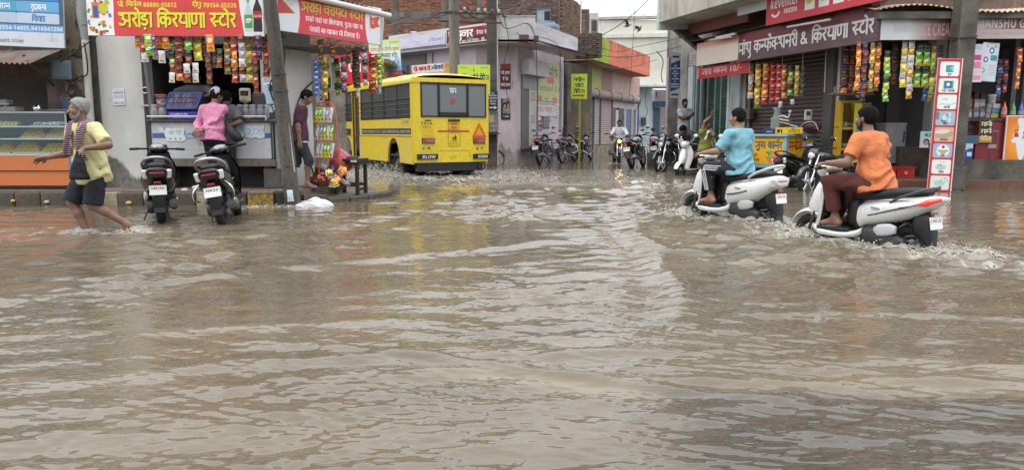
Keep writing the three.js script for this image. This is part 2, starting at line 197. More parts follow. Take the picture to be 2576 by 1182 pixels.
// primitives as arrays: capsule ['c', a, b, ra, rb], ellipsoid ['e', centre, radii, [ax, ay, az] axes]
const cap=(a,b,ra,rb=ra)=>{const ax=a.x,ay=a.y,az=a.z,dx=b.x-ax,dy=b.y-ay,dz=b.z-az,L=dx*dx+dy*dy+dz*dz+1e-9,o={b: [Math.min(ax-ra,b.x-rb),Math.min(ay-ra,b.y-rb),Math.min(az-ra,b.z-rb),Math.max(ax+ra,b.x+rb),Math.max(ay+ra,b.y+rb),Math.max(az+ra,b.z+rb)]};o.f=(x,y,z)=>{const px=x-ax,py=y-ay,pz=z-az;let t=(px*dx+py*dy+pz*dz)/L;t=t<0?0:t>1?1:t;const ex=px-t*dx,ey=py-t*dy,ez=pz-t*dz;return Math.sqrt(ex*ex+ey*ey+ez*ez)-ra-(rb-ra)*t;};return o;};
const ell=(c,r,B)=>{const m=Math.max(...r),[X,Y,Z]=B ?? [V3(1,0,0),V3(0,1,0),V3(0,0,1)],o={b: [c.x-m,c.y-m,c.z-m,c.x+m,c.y+m,c.z+m]};o.f=(x,y,z)=>{x -= c.x;y -= c.y;z -= c.z;const a=(x*X.x+y*X.y+z*X.z)/r[0],b=(x*Y.x+y*Y.y+z*Y.z)/r[1],d=(x*Z.x+y*Z.y+z*Z.z)/r[2],k=Math.sqrt(a*a+b*b+d*d);return (k-1)*k/(Math.sqrt(a*a/r[0]/r[0]+b*b/r[1]/r[1]+d*d/r[2]/r[2])+1e-6);};return o;};
const cutBy=(p,o,n)=>{const f=p.f;return {b: p.b,f: (x,y,z)=>Math.max(f(x,y,z),(x-o.x)*n.x+(y-o.y)*n.y+(z-o.z)*n.z)};};
const blend=(ps,k)=>(x,y,z)=>{let d=ps[0].f(x,y,z);for (let i=1;i<ps.length;i++) {const e=ps[i].f(x,y,z),h=Math.max(k-Math.abs(d-e),0)/k;d=Math.min(d,e)-h*h*k*.25;} return d;};
function solid(ps,k,cell,o={}) {const lo=[9,9,9],hi=[-9,-9,-9];for (const p of ps) for (let a=0;a<3;a++) {lo[a]=Math.min(lo[a],p.b[a]);hi[a]=Math.max(hi[a],p.b[a+3]);} const m=cell*2+.03;let f=blend(ps,k);if (o.fold) {const g=f,A=o.fold;f=(x,y,z)=>{const d=g(x,y,z);return Math.abs(d)>.06?d:d+A*((Math.sin(y*34+x*16+9*vn(x*7+40,z*7+y*5+20,0,4))*1.1)*smooth(.35,.75,vn(x*4+y*5+30,z*5+9,0,6))+1.1*(vn(x*17+y*7+50,z*17-y*9+70,0,8)-.5));};} if (o.tuft) {const g=f,A=o.tuft;f=(x,y,z)=>{const d=g(x,y,z);return Math.abs(d)>.05?d:d+A*(fbm(x*30+y*9+31,z*30-y*12+17,2,0,3)-.5)+A*.5*(vn(x*110+7,z*110+y*60,0,9)-.5);};} if (o.cuts) {const g=f,c=o.cuts;f=(x,y,z)=>{let d=g(x,y,z);for (const [q,n] of c) d=Math.max(d,(x-q.x)*n.x+(y-q.y)*n.y+(z-q.z)*n.z);return d;};} return nets(f,lo.map((v)=>v-m),hi.map((v)=>v+m),cell);}
const ad=(a,b,s=1)=>a.clone().addScaledVector(b,s),mixv=(a,b,t)=>a.clone().lerp(b,t),nrm=(a)=>a.clone().normalize();
function ik(a,t,l1,l2,hint) {const d=t.clone().sub(a),L=Math.min(d.length(),(l1+l2)*.995),u=nrm(d),c=clamp((l1*l1+L*L-l2*l2)/(2*l1*L),-1,1),p=hint.clone().addScaledVector(u,-hint.dot(u)).normalize();return [ad(ad(a,u,l1*c),p,l1*Math.sqrt(1-c*c)),ad(a,u,L)];}
// five-fingered hand: wrist, direction of the fingers, palm normal, thumb side, curl
function handGeo(w,d,n,curl,cell,s=1,thumbSign=1,spread=.5) {
d=nrm(d);n=ad(n,d,-n.dot(d)).normalize();const side=new THREE.Vector3().crossVectors(d,n).multiplyScalar(thumbSign),ps=[],rot=(v,a)=>ad(v.clone().multiplyScalar(Math.cos(a)),n.clone().multiplyScalar(1).addScaledVector(d,0),0);
const inf=cell>.006?1.25:1,bend=(a)=>ad(d.clone().multiplyScalar(Math.cos(a)),n,Math.sin(a));
for (let i=0;i<4;i++) {
const off=(1.5-i)*.020*s,k=ad(ad(w,d,.085*s-Math.abs(1.2-i)*.005),side,off);ps.push(cap(ad(w,side,off*.55),k,.017*s*inf,.0135*s*inf));
let p=k,a=curl*.55;const len=[.072,.080,.074,.058][i]*s,sp=side.clone().multiplyScalar((1.5-i)*.09*spread);
[.45,.32,.27].forEach((q,j)=>{const e=ad(ad(p,bend(a),len*q),sp,len*q);ps.push(cap(p,e,(.0095-j*.001)*s*inf,(.0088-j*.001)*s*inf));p=e;a += curl*[1.0,.8,0][j];});
}
const t0=ad(ad(w,d,.028*s),side,.024*s),t1=ad(ad(ad(t0,side,.030*s),d,.028*s),n,.010*s+curl*.01),t2=ad(ad(ad(t1,side,.006*s*(1-curl)),d,.030*s),n,curl*.016);
ps.push(cap(t0,t1,.0135*s*inf,.0105*s*inf),cap(t1,t2,.010*s*inf,.0085*s*inf));
return solid(ps,.008,cell);
}
const SK={brown: [.25,.135,.085],dark: [.13,.07,.045],light: [.36,.2,.13]};
// a person: local +z is the way the hips face, +x the person's left, y up from the ground
function person(o) {
const s=(o.H ?? 1.7)/1.7,w=o.w ?? 1,cell=o.cell ?? .014,root=thing('person',o.label,o.cat ?? 'person',o.pos,o.ry ?? 0,o.group),sk=mat(SK[o.skin ?? 'brown'],.5,{map: T.grain});
const p0=V3(...o.pelvis),le=o.lean ?? 0,tw=o.twist ?? 0,sd=o.side ?? 0,f0=V3(Math.sin(tw),0,Math.cos(tw)),l0=V3(Math.cos(tw),0,-Math.sin(tw));
const axis=(a)=>{const u=ad(V3(0,Math.cos(a),0),f0,Math.sin(a));u.addScaledVector(l0,sd);return u.normalize();};
const u1=axis(le),u2=axis(le+(o.hunch ?? 0)),B=(u)=>{const f=ad(f0,u,-f0.dot(u)).normalize();return [new THREE.Vector3().crossVectors(u,f),u,f];},B1=B(u1),B2=B(u2);
const c1=ad(p0,u1,.27*s),n0=ad(c1,u2,.24*s),l=B2[0],hipL=V3(.09*s,-.02,0),sides=[1,-1];
const hb=(()=>{const y=(o.yaw ?? 0)+tw,p=o.pitch ?? 0,f=V3(Math.sin(y)*Math.cos(p),Math.sin(p),Math.cos(y)*Math.cos(p)),x=new THREE.Vector3().crossVectors(V3(0,1,0),f).normalize(),q=o.roll ?? 0,u=new THREE.Vector3().crossVectors(f,x);return [ad(x.clone().multiplyScalar(Math.cos(q)),u,Math.sin(q)),ad(u.clone().multiplyScalar(Math.cos(q)),x,-Math.sin(q)),f];})();
const hc=ad(ad(ad(n0,u2,.07*s),hb[1],.105*s),hb[2],.02*s),hs=s*(o.head ?? 1.03),H=(x,y,z)=>ad(ad(ad(hc,hb[0],x*hs),hb[1],y*hs),hb[2],z*hs);
const arms=sides.map((q,i)=>{const sh=ad(ad(n0,u2,-.055*s),l,q*.178*s*w),t=V3(...o.hands[i]),hint=V3(...(o.elbows?.[i] ?? [q*.4,-.6,-.7]));const [el,wr]=ik(sh,t,.285*s,.25*s,hint);return {sh,el,wr,q};});
const legs=sides.map((q,i)=>{const hp=ad(p0,V3(q*.09*s*w,-.02,0).applyAxisAngle(V3(0,1,0),0)),t=V3(...o.feet[i]),hint=V3(...(o.knees?.[i] ?? [0,0,1]));const [kn,an]=ik(hp,t,.425*s,.415*s,hint);const fd=V3(...(o.toes?.[i] ?? [0,0,1])).normalize();return {hp,kn,an,fd,q};});
const gut=o.gut ?? 0,torso=(t)=>[ell(ad(p0,u1,.02*s),[.155*s*w+t,.125*s+t,.12*s*w+t],B1),ell(ad(ad(p0,u1,.15*s),B1[2],.01+gut*.5),[.150*s*w+t+gut*.3,.17*s+t,.112*s*w+t+gut],B1),ell(ad(c1,u2,.075*s),[.168*s*w+t,.185*s+t,.112*s*w+t],B2),...arms.map((a)=>cap(ad(ad(n0,u2,-.035*s),l,a.q*.05),a.sh,.066*s*w+t,.057*s*w+t))];
// skin
const ps=[...torso(0),cap(ad(n0,u2,-.02),H(0,-.05,-.01),.058*s*w,.054*s)];
for (const a of arms) ps.push(cap(a.sh,a.el,.051*s*w,.041*s*w),cap(a.el,mixv(a.el,a.wr,.3),.041*s*w,.042*s*w),cap(mixv(a.el,a.wr,.3),a.wr,.042*s*w,.028*s));
for (const g of legs) {const calf=ad(mixv(g.kn,g.an,.32),nrm(g.fd),-.014);ps.push(cap(g.hp,g.kn,.084*s*w,.056*s*w),cap(g.kn,calf,.053*s*w,.055*s*w),cap(calf,g.an,.055*s*w,.036*s));const heel=ad(g.an,g.fd,-.045*s).add(V3(0,-.05*s,0)),ball=ad(g.an,g.fd,.12*s).add(V3(0,-.062*s-(o.heel ?? 0),0));if (o.fdir?.[legs.indexOf(g)]) ball.copy(ad(g.an,V3(...o.fdir[legs.indexOf(g)]).normalize(),.14*s));g.heel=heel;g.ball=ball;ps.push(cap(g.an,heel,.036*s,.032*s),cap(heel,ball,.032*s,.030*s),cap(g.an,ball,.034*s,.026*s));const sd2=new THREE.Vector3().crossVectors(V3(0,1,0),g.fd).normalize(),tf=nrm(ad(ball,heel,-1));for (let k=0;k<5;k++) ps.push(cap(ad(ball,sd2,(k-2)*.016),ad(ad(ball,sd2,(k-2)*.018),tf,(.052-Math.abs(k-1.3)*.006)*s),.0125,.0105));}
const gs=[solid(ps,.035,cell)];
// head
const hp=[ell(H(0,.025,-.012),[.075*hs,.092*hs,.092*hs],hb),ell(H(0,-.03,.028),[.060*hs,.08*hs,.064*hs],hb),ell(H(0,-.085,.035),[.042*hs,.034*hs,.046*hs],hb),cap(H(0,.002,.088),H(0,-.036,.108),.0095*hs,.014*hs),cap(H(-.034,.018,.078),H(.034,.018,.078),.012*hs),ell(H(.036,-.028,.066),[.022,.022,.022]),ell(H(-.036,-.028,.066),[.022,.022,.022]),cap(H(-.018,-.066,.085),H(.018,-.066,.085),.008*hs),cap(H(-.015,-.078,.083),H(.015,-.078,.083),.008*hs),ell(H(.077,-.012,-.008),[.011,.03,.019],hb),ell(H(-.077,-.012,-.008),[.011,.03,.019],hb),cap(H(0,-.06,-.012),ad(n0,u2,.01),.052*s,.056*s)];
gs.push(solid(hp,.016,Math.min(cell,.0075)));
arms.forEach((a,i)=>{const h=o.hand?.[i] ?? {},d=h.d?V3(...h.d):ad(a.wr,a.el,-1),n=V3(...(h.n ?? [-a.q,0,.2]));a.hd=nrm(d);gs.push(handGeo(ad(a.wr,nrm(d),.005),d,n,h.curl ?? .45,o.hcell ?? .0055,s*(o.hs ?? 1),(h.thumb ?? a.q) ,h.spread ?? .5));});
M('body',gs,sk,root);
const eyeM=mat([.55,.5,.46],.3),irisM=mat([.02,.012,.008],.25);
if (!o.noEyes) for (const q of sides) {const e=M('eye',[sph(.0125*hs,...H(q*.031,-.002,.079).toArray())],eyeM,root);M('iris',[sph(.0068*hs,...H(q*.031,-.002,.0865).toArray())],irisM,e);}
if (!o.bald) {const hm=mat(o.hairC ?? [.008,.007,.007],.8,{specularIntensity: .25,bumpMap: T.bump,bumpScale: .012}),r=o.hairR ?? 1;M('hair',[solid([ell(H(0,.038,-.016),[.086*hs*r,.093*hs*r,.102*hs*r],hb),ell(H(0,-.005,-.05),[.070*hs*r,.068*hs,.056*hs*r],hb)],.03,Math.min(cell,.008),{tuft: .017,cuts: [[H(0,.056,.064),ad(hb[1].clone().multiplyScalar(-.62),hb[2],.78)],[H(0,-.062-(o.hairLong ?? 0),0),hb[1].clone().multiplyScalar(-1)],[H(0,-.02,.02),ad(hb[1].clone().multiplyScalar(-.55),hb[2],.84)]].slice(0,3)})],hm,root);M('eyebrows',sides.map((q)=>cyl(H(q*.016,.022,.089).toArray(),H(q*.046,.020,.077).toArray(),.0042*hs,.003*hs,6)),hm,root);}
if (o.beard) M('beard',[solid([ell(H(0,-.086,.038),[.048*hs,.042*hs,.054*hs],hb),cap(H(-.066,-.005,.0),H(-.052,-.07,.022),.013),cap(H(.066,-.005,.0),H(.052,-.07,.022),.013),cap(H(-.026,-.053,.084),H(.026,-.053,.084),.008)],.03,Math.min(cell,.0075),{tuft: .006})],mat(o.beard,.9),root);
// clothes
if (o.shirt) {
const S=o.shirt,t=S.t ?? .016,hem=(S.hem ?? .12)*s,q=torso(t);q.push(ell(ad(p0,u1,-.04),[.184*s*w+t+gut*.3,.32*s,.158*s*w+t+gut*.6],B1));
for (const a of arms) {const L=S.sleeve ?? .7,e=L <= 1?mixv(a.sh,a.el,L):mixv(a.el,a.wr,L-1),n=L <= 1?nrm(ad(a.el,a.sh,-1)):nrm(ad(a.wr,a.el,-1));if (L <= 1) q.push(cutBy(cap(a.sh,ad(e,n,.05),.058*s*w+t,.052*s*w+t+.006),e,n));else q.push(cap(a.sh,a.el,.054*s*w+t*.6,.046*s*w+t*.6),cutBy(cap(a.el,ad(e,n,.03),.045*s*w+t*.6,.034*s+t*.6),e,n));}
M('shirt',[solid(q,.045,cell,{fold: S.fold ?? .006,cuts: [[ad(p0,u1,-hem),u1.clone().multiplyScalar(-1)],[ad(n0,u2,.022*s),u2]]})],mat(S.c,.85,{map: T.grain,bumpMap: T.folds,bumpScale: .014}),root);
if (S.collar) M('collar',[xf(tor(.068*s,.014,0,0,0,PI/2,0,0,PI*2,18,6),0,0,0,0,0,0,1,1.4,1)].map((g)=>{QU.setFromUnitVectors(V3(0,1,0),u2);g.applyMatrix4(E4.compose(ad(n0,u2,.022*s),QU,V3(1,1,1)));return g;}),mat(S.c,.85,{map: T.grain}),root);
}
if (o.pants) {
const A=o.pants,t=A.t ?? .016,q=[ell(ad(p0,V3(0,1,0),.0),[.160*s*w+t,.13*s+t,.125*s*w+t],B1)];
for (const g of legs) {const L=A.len ?? 1.9;if (L <= 1) {const e=mixv(g.hp,g.kn,L),n=nrm(ad(g.kn,g.hp,-1));q.push(cutBy(cap(g.hp,ad(e,n,.04),.09*s*w+t,.07*s*w+t+(A.flare ?? .01)),e,n));} else {const e=mixv(g.kn,g.an,L-1),n=nrm(ad(g.an,g.kn,-1));q.push(cap(g.hp,g.kn,.088*s*w+t,.060*s*w+t),cutBy(cap(g.kn,ad(e,n,.03),.060*s*w+t,.044*s+t+(A.flare ?? .004)),e,n));}}
M('trousers',[solid(q,.04,cell,{fold: A.fold ?? .005,cuts: [[ad(p0,u1,.14*s),u1]]})],mat(A.c,.85,{map: T.grain,bumpMap: T.folds,bumpScale: .012}),root);
}
if (o.sandals) for (const g of legs) {const d=nrm(ad(g.ball,g.heel,-1)),a=ad(g.heel,d,-.03),b=ad(g.ball,d,.065),up=ad(V3(0,1,0),d,-d.y).normalize(),sd2=new THREE.Vector3().crossVectors(up,d);const sole=sheet((u,v)=>{const k=Math.min(1,Math.sin(Math.PI*clamp(v,.02,.98))*1.9),m=ad(mixv(a,b,v),sd2,(Math.cos(u*2*PI))*.042*k);m.addScaledVector(up,-.036*s+Math.sin(u*2*PI)*.010);return m.toArray();},12,10);const S=M('sandal',[sole],mat(o.sandals,.7),root);M('strap',[tube([...[-.040,-.03,0,.03,.040]].map((k,i)=>ad(ad(ad(g.ball,d,-.02),sd2,k),up,[-.03,.022,.034,.022,-.03][i]).toArray()),.0085,14,5)],mat(o.strap ?? [.02,.02,.03],.7),S);}
return {root,H,arms,legs,n0,p0,u1,u2,B1,B2,hb,s};
}
// ---------- two-wheelers: local +x forward, +z the rider's right, y up from the ground ----------
T.speck=tex(512,512,(x,y)=>{const n=fbm(x*9,y*9,3,9,401),a=vn(x*90,y*90,90,403)*.6+vn(x*190,y*190,190,405)*.4,k=smooth(.78,.86,a+.22*(n-.5)),f=.97+.06*(n-.5);return [f*lerp(1,.72,k),f*lerp(1,.66,k),f*lerp(1,.56,k)];});
const paint=(c,r=.28)=>mat(c,r,{clearcoat: .6,clearcoatRoughness: .12,map: T.speck,metres: .9}),lensRed=mat([.42,.012,.02],.15,{clearcoat: 1}),lensClear=mat([.62,.63,.62],.12,{clearcoat: 1}),amber=mat([.6,.22,.03],.2),plateM={};
const mirrorM=mat([.9,.9,.9],.03,{metalness: 1}),alum=mat([.42,.42,.43],.38,{metalness: .8}),seatM=mat([.010,.010,.011],.6,{bumpMap: T.bump,bumpScale: .003});
const plate=(a,b)=>plateM[a+b] ??= printM(canvas(128,80,(g)=>{g.fillStyle='#eef0ec';g.fillRect(0,0,128,80);g.strokeStyle='#999';g.lineWidth=3;g.strokeRect(2,2,124,76);latin(g,a,64,34,28,'#333',{align: 'center',fit: 100});latin(g,b,64,68,30,'#333',{align: 'center',fit: 84});}),.4);
function steerer(ang,x0=.42,y0=.95,x1=.62,y1=.2) {const ax=V3(x0-x1,y0-y1,0).normalize(),m=new THREE.Matrix4().makeTranslation(x1,y1,0).multiply(new THREE.Matrix4().makeRotationAxis(ax,ang)).multiply(new THREE.Matrix4().makeTranslation(-x1,-y1,0));return (g)=>g.applyMatrix4(m);}
function wheel(par,x,y,r,w,st=(g)=>g,spoke=5,rimM=alum,name='wheel') {
const t=M(name,[st(tor(r-w,w,x,y,0,0,0,0,PI*2,32,10))],rubber,par),ri=r-w*1.7;
const g=[tor(ri,w*.34,x,y,0,0,0,0,PI*2,28,6),cylY(.05,.05,w*2.2,x,y,0,12,PI/2)];
if (spoke>12) for (let k=0;k<spoke;k++) {const a=k/spoke*2*PI,b=a+(k % 2?.5:-.5);g.push(cyl([x+Math.cos(b)*.03,y+Math.sin(b)*.03,(k % 4<2?1:-1)*.03],[x+Math.cos(a)*ri,y+Math.sin(a)*ri,0],.0025,.0025,4));}
else for (let k=0;k<spoke;k++) {const a=k/spoke*2*PI+.3;g.push(box(ri,r*.11,w*.6,x+Math.cos(a)*ri*.5,y+Math.sin(a)*ri*.5,0,0,0,a));}
M('rim',g.map(st),rimM,t);return t;
}
const fenderArc=(x,y,r,w,a0,a1,dy=0)=>sheet((u,v)=>{const a=lerp(a0,a1,v),q=u*2*PI,c=Math.cos(q),s=Math.sin(q)>0?1:0,rad=r-.035*c*c+(s?.012:0);return [x+Math.cos(a)*rad,y+dy+Math.sin(a)*rad,c*w*(1-.25*Math.pow(Math.abs(v-.5)*2,3))];},20,18);
function scooter(o) {
const t=thing('scooter',o.label,'scooter',o.pos,o.ry,o.group),sharp=o.style === 'sharp',main=paint(o.main,o.main[0]<.1?.2:.3),dark=mat([.011,.011,.012],.45),trim=o.trim ?? main,st=steerer(o.steer ?? 0),Z=[1,-1];
wheel(t,.62,.225,.225,.052,st,3,mat([.12,.12,.125],.4,{metalness: .5}),'front_wheel');wheel(t,-.60,.225,.225,.055,undefined,3,mat([.12,.12,.125],.4,{metalness: .5}),'rear_wheel');
M('front_fender',[st(fenderArc(.62,.235,.275,.088,.25,2.6))],main,t);
for (const z of Z) M('fork',[st(cyl([.62,.225,z*.075],[.50,.60,z*.07],.018))],darkIron,t);
const sh=(d,w,y0=.33,y1=.95,dx=0)=>sheet((u,v)=>{const q=u*2*PI,c=Math.cos(q),f=Math.sin(q),hw=w*(.74+.30*Math.sin(Math.min(1,v*1.25)*PI*.62)-.34*smooth(.62,1,v));const xc=lerp(.545,.43,v)-.05*Math.sin(v*PI)+dx;return [xc-.13*c*c*(1-v*.3)+(f>0?d:-d),lerp(y0,y1,v),c*hw];},28,16);
M('leg_shield',[sh(.014,.215),loft([[.66,.50,0,.02,.03,.03],[.62,.54,0,.075,.10,.12],[.54,.60,0,.11,.22,.20],[.44,.66,0,.09,.24,.2]],16)],main,t);
M('inner_shield',[sh(.012,.20,.33,.93,-.032),loft([[.41,.72,0,.11,.18,.16,3],[.33,.70,0,.10,.15,.14,3],[.30,.69,0,.05,.06,.06]],12),box(.20,.12,.30,.33,.36,0,0,0,.35)],dark,t);
const cowl=M('handlebar_cowl',[st(loft([[.545,.965,0,.05,.05,.06],[.50,.98,0,.11,.075,.095,2.4],[.42,1.0,0,.135,.07,.085,2.4],[.33,1.005,0,.105,.05,.06],[.29,1.0,0,.04,.02,.03]],18))],main,t);
M('headlamp',[st(loft([[.562,.96,0,.02,.02,.02],[.55,.962,0,.06,.05,.05],[.525,.97,0,.095,.065,.06]],16))],lensClear,cowl);
M('speedometer',[st(xf(new THREE.SphereGeometry(1,18,10),.345,1.045,0,0,0,.55,.055,.016,.085))],mat([.16,.17,.18],.12,{clearcoat: 1}),cowl);
for (const z of Z) M('handlebar',[st(cyl([.40,1.0,z*.08],[.335,1.0,z*.345],.014)),st(cyl([.35,1.0,z*.245],[.33,.995,z*.365],.0185))],rubber,t);
for (const z of Z) M('brake_lever',[st(tube([[.40,1.0,z*.19],[.415,.995,z*.26],[.385,.985,z*.35]],.006,8,5))],alum,t);
if (o.mirrors) for (const z of Z) {const m=M('mirror',[st(tube([[.40,1.02,z*.16],[.39,1.14,z*.25],[.38,1.19,z*.29]],.006,8,5)),st(xf(new THREE.SphereGeometry(1,14,8),.385,1.22,z*.31,0,0,0,.025,.05,.075))],o.mirrorBody ?? dark,t);M('mirror_glass',[st(xf(new THREE.SphereGeometry(1,14,8),.365,1.22,z*.31,0,0,.1,.008,.042,.066))],mirrorM,m);}
M('floorboard',[rb(.42,.05,.37,.02,.22,.325,0),...[0,1,2,3].map((k)=>box(.34,.008,.02,.22,.353,-.12+k*.08))],dark,t);
M('side_skirt',[loft([[.50,.32,0,.14,.04,.05,3],[.40,.29,0,.185,.035,.06,3.5],[.15,.275,0,.195,.03,.05,3.5],[-.04,.295,0,.19,.04,.05,3],[-.12,.33,0,.15,.05,.05,3]],18)],main,t);
M('seat_front_panel',[loft([[.10,.50,0,.09,.16,.15,3],[.04,.50,0,.125,.19,.16,3],[-.05,.50,0,.14,.2,.16,3]],14),...[0,1,2,3].map((k)=>box(.015,.02,.2,.103,.42+k*.05,0))],dark,t);
const bp=M('body_panel',[loft(sharp?[[.03,.47,0,.12,.12,.13,2.6],[-.12,.52,0,.155,.15,.14,2.5],[-.34,.57,0,.185,.145,.15,2.4],[-.58,.615,0,.19,.12,.145,2.3],[-.80,.665,0,.165,.085,.12,2.2],[-.98,.71,0,.12,.05,.075,2.1],[-1.10,.735,0,.06,.02,.03,2]]:[[.03,.47,0,.12,.15,.14,2.6],[-.12,.51,0,.165,.18,.16,2.5],[-.34,.555,0,.20,.18,.175,2.4],[-.58,.60,0,.21,.155,.17,2.4],[-.80,.66,0,.185,.115,.13,2.4],[-.95,.705,0,.15,.08,.085,2.6],[-1.0,.715,0,.12,.055,.06,2.6]],26,6)],main,t);
for (const z of Z) M('stripe',[tube(sharp?[[-.20,.515,z*.166],[-.42,.57,z*.192],[-.68,.63,z*.189],[-.86,.675,z*.162]]:[[-.08,.50,z*.165],[-.28,.53,z*.202],[-.50,.575,z*.213]],.0075,20,5)],o.stripe ?? dark,bp);
for (const z of Z) M('panel_seam',[tube(sharp?[[.02,.60,z*.11],[-.2,.655,z*.158],[-.5,.69,z*.165],[-.8,.70,z*.15]]:[[.02,.60,z*.11],[-.2,.665,z*.160],[-.5,.70,z*.172],[-.8,.715,z*.155]],.004,20,4)],dark,bp);for (const z of Z) M('badge',[rb(.11,.022,.006,.002,-.30,.60,z*(sharp?.186:.199),0,0,.12)],alum,bp);for (const z of Z) M('control_cable',[st(tube([[.40,1.0,z*.12],[.47,1.06,z*.10],[.53,.98,z*.05],[.50,.80,z*.03]],.006,14,5))],black,t);
M('seat',[loft(sharp?[[.06,.70,0,.08,.03,.05],[-.02,.735,0,.13,.05,.075,2.6],[-.25,.735,0,.15,.045,.06,2.6],[-.42,.76,0,.15,.055,.06,2.6],[-.75,.79,0,.115,.045,.05,2.4],[-.90,.79,0,.06,.02,.03]]:[[.06,.68,0,.08,.03,.05],[-.02,.715,0,.13,.045,.07,2.6],[-.25,.735,0,.155,.04,.05,2.6],[-.44,.765,0,.15,.05,.05,2.6],[-.75,.80,0,.12,.045,.05,2.5],[-.86,.80,0,.07,.02,.03]],20,5)],seatM,t);
const gy=sharp?-.075:0;M('grab_rail',[tube([[-.48,.745+gy,.165],[-.60,.80+gy,.18],[-.80,.865+gy,.155],[-.93,.905+gy,.09],[-.965,.915+gy,0],[-.93,.905+gy,-.09],[-.80,.865+gy,-.155],[-.60,.80+gy,-.18],[-.48,.745+gy,-.165]],sharp?.014:.0185,36,8)],trim,t);
const tail=sharp?[loft([[-.84,.672,-.145,.028,.014,.014],[-.95,.695,-.112,.042,.036,.034],[-1.08,.73,-.04,.04,.02,.02]],10),loft([[-.84,.672,.145,.028,.014,.014],[-.95,.695,.112,.042,.036,.034],[-1.08,.73,.04,.04,.02,.02]],10)]:[rb(.05,.058,.21,.02,-.975,.705,0,0,0,.2)];
for (const q of tail) M('tail_light',[q],sharp?mat([.85,.03,.02],.15,{clearcoat: 1,emissive: C('#ff2010'),emissiveIntensity: .25}):lensRed,t);
for (const z of Z) M('indicator',[sharp?loft([[-.62,.635,z*.172,.022,.008,.008],[-.76,.655,z*.160,.026,.032,.03],[-.88,.68,z*.135,.024,.028,.028]],10):xf(new RoundedBoxGeometry(.05,.125,.07,2,.024),-.945,.695,z*.145,0,z*.5,.25)],lensClear,t);
M('rear_mudguard',[loft([[-.74,.46,0,.09,.12,.10,3],[-.86,.44,0,.085,.16,.14,3],[-.93,.40,0,.075,.16,.18,3],[-.97,.36,0,.07,.05,.16,3]],12),fenderArc(-.60,.225,.27,.085,.5,2.4),box(.03,.13,.14,-.955,.25,0,0,0,-.2)],dark,t);
const pl=M('number_plate',[rb(.014,.13,.21,.006,-.985,.485,0,0,0,-.22)],mat([.75,.76,.74],.4),t);M('plate_print',[quad(.20,.12,-.9935,.487,0,0,-PI/2,-.0).rotateX(0)],plate(...(o.plate ?? ['HR 22','0000'])),pl).rotation.z=0;
M('reflector',[rb(.015,.028,.09,.006,-.965,.585,0)],lensRed,t);
M('engine',[loft([[-.10,.30,-.02,.12,.09,.09,3],[-.30,.29,-.05,.12,.11,.10,3],[-.55,.25,-.10,.06,.09,.08,3],[-.68,.235,-.11,.05,.07,.07,3]],14),rb(.28,.18,.22,.03,-.28,.40,0),cylY(.07,.07,.05,-.60,.225,-.10,14,PI/2),...[0,1,2,3,4].map((k)=>box(.012,.14,.2,-.12-k*.03,.36,.04))],mat([.06,.06,.062],.5,{metalness: .5}),t);
M('air_filter_cover',[loft([[-.28,.37,-.155,.02,.03,.03],[-.34,.37,-.165,.032,.062,.062,3],[-.50,.385,-.165,.034,.065,.062,3],[-.58,.39,-.155,.02,.04,.04]],14)],o.cover ?? mat([.45,.45,.45],.4),t);
M('exhaust',[tube([[-.05,.26,.08],[-.16,.20,.13],[-.34,.22,.165]],.02,10,7),cyl([-.34,.225,.165],[-.84,.30,.175],.052,.06,14),cyl([-.84,.30,.175],[-.87,.305,.175],.03,.03,10)],mat([.10,.10,.10],.45,{metalness: .6}),t);
M('heat_shield',[loft([[-.42,.285,.205,.02,.04,.04,3],[-.60,.31,.212,.02,.045,.04,3],[-.76,.335,.215,.02,.035,.03,3]],10)],alum,t);
if (o.guard) for (const z of Z) M('leg_guard',[tube([[-.86,.60,z*.16],[-.93,.52,z*.235],[-.92,.42,z*.25],[-.86,.38,z*.19]],.0095,16,6)],chrome,t);
if (o.stand) M('side_stand',[cyl([-.05,.26,-.14],[-.14,.02,-.24],.011)],darkIron,t);
t.traverse((m)=>{if (!m.isMesh || /wheel|rim/.test(m.name)) return;const p=m.geometry.attributes.position;for (let i=0;i<p.count;i++) if (p.getX(i)<-.3) p.setX(i,-.3+(p.getX(i)+.3)*.80);});// short tail overhang
return t;
}
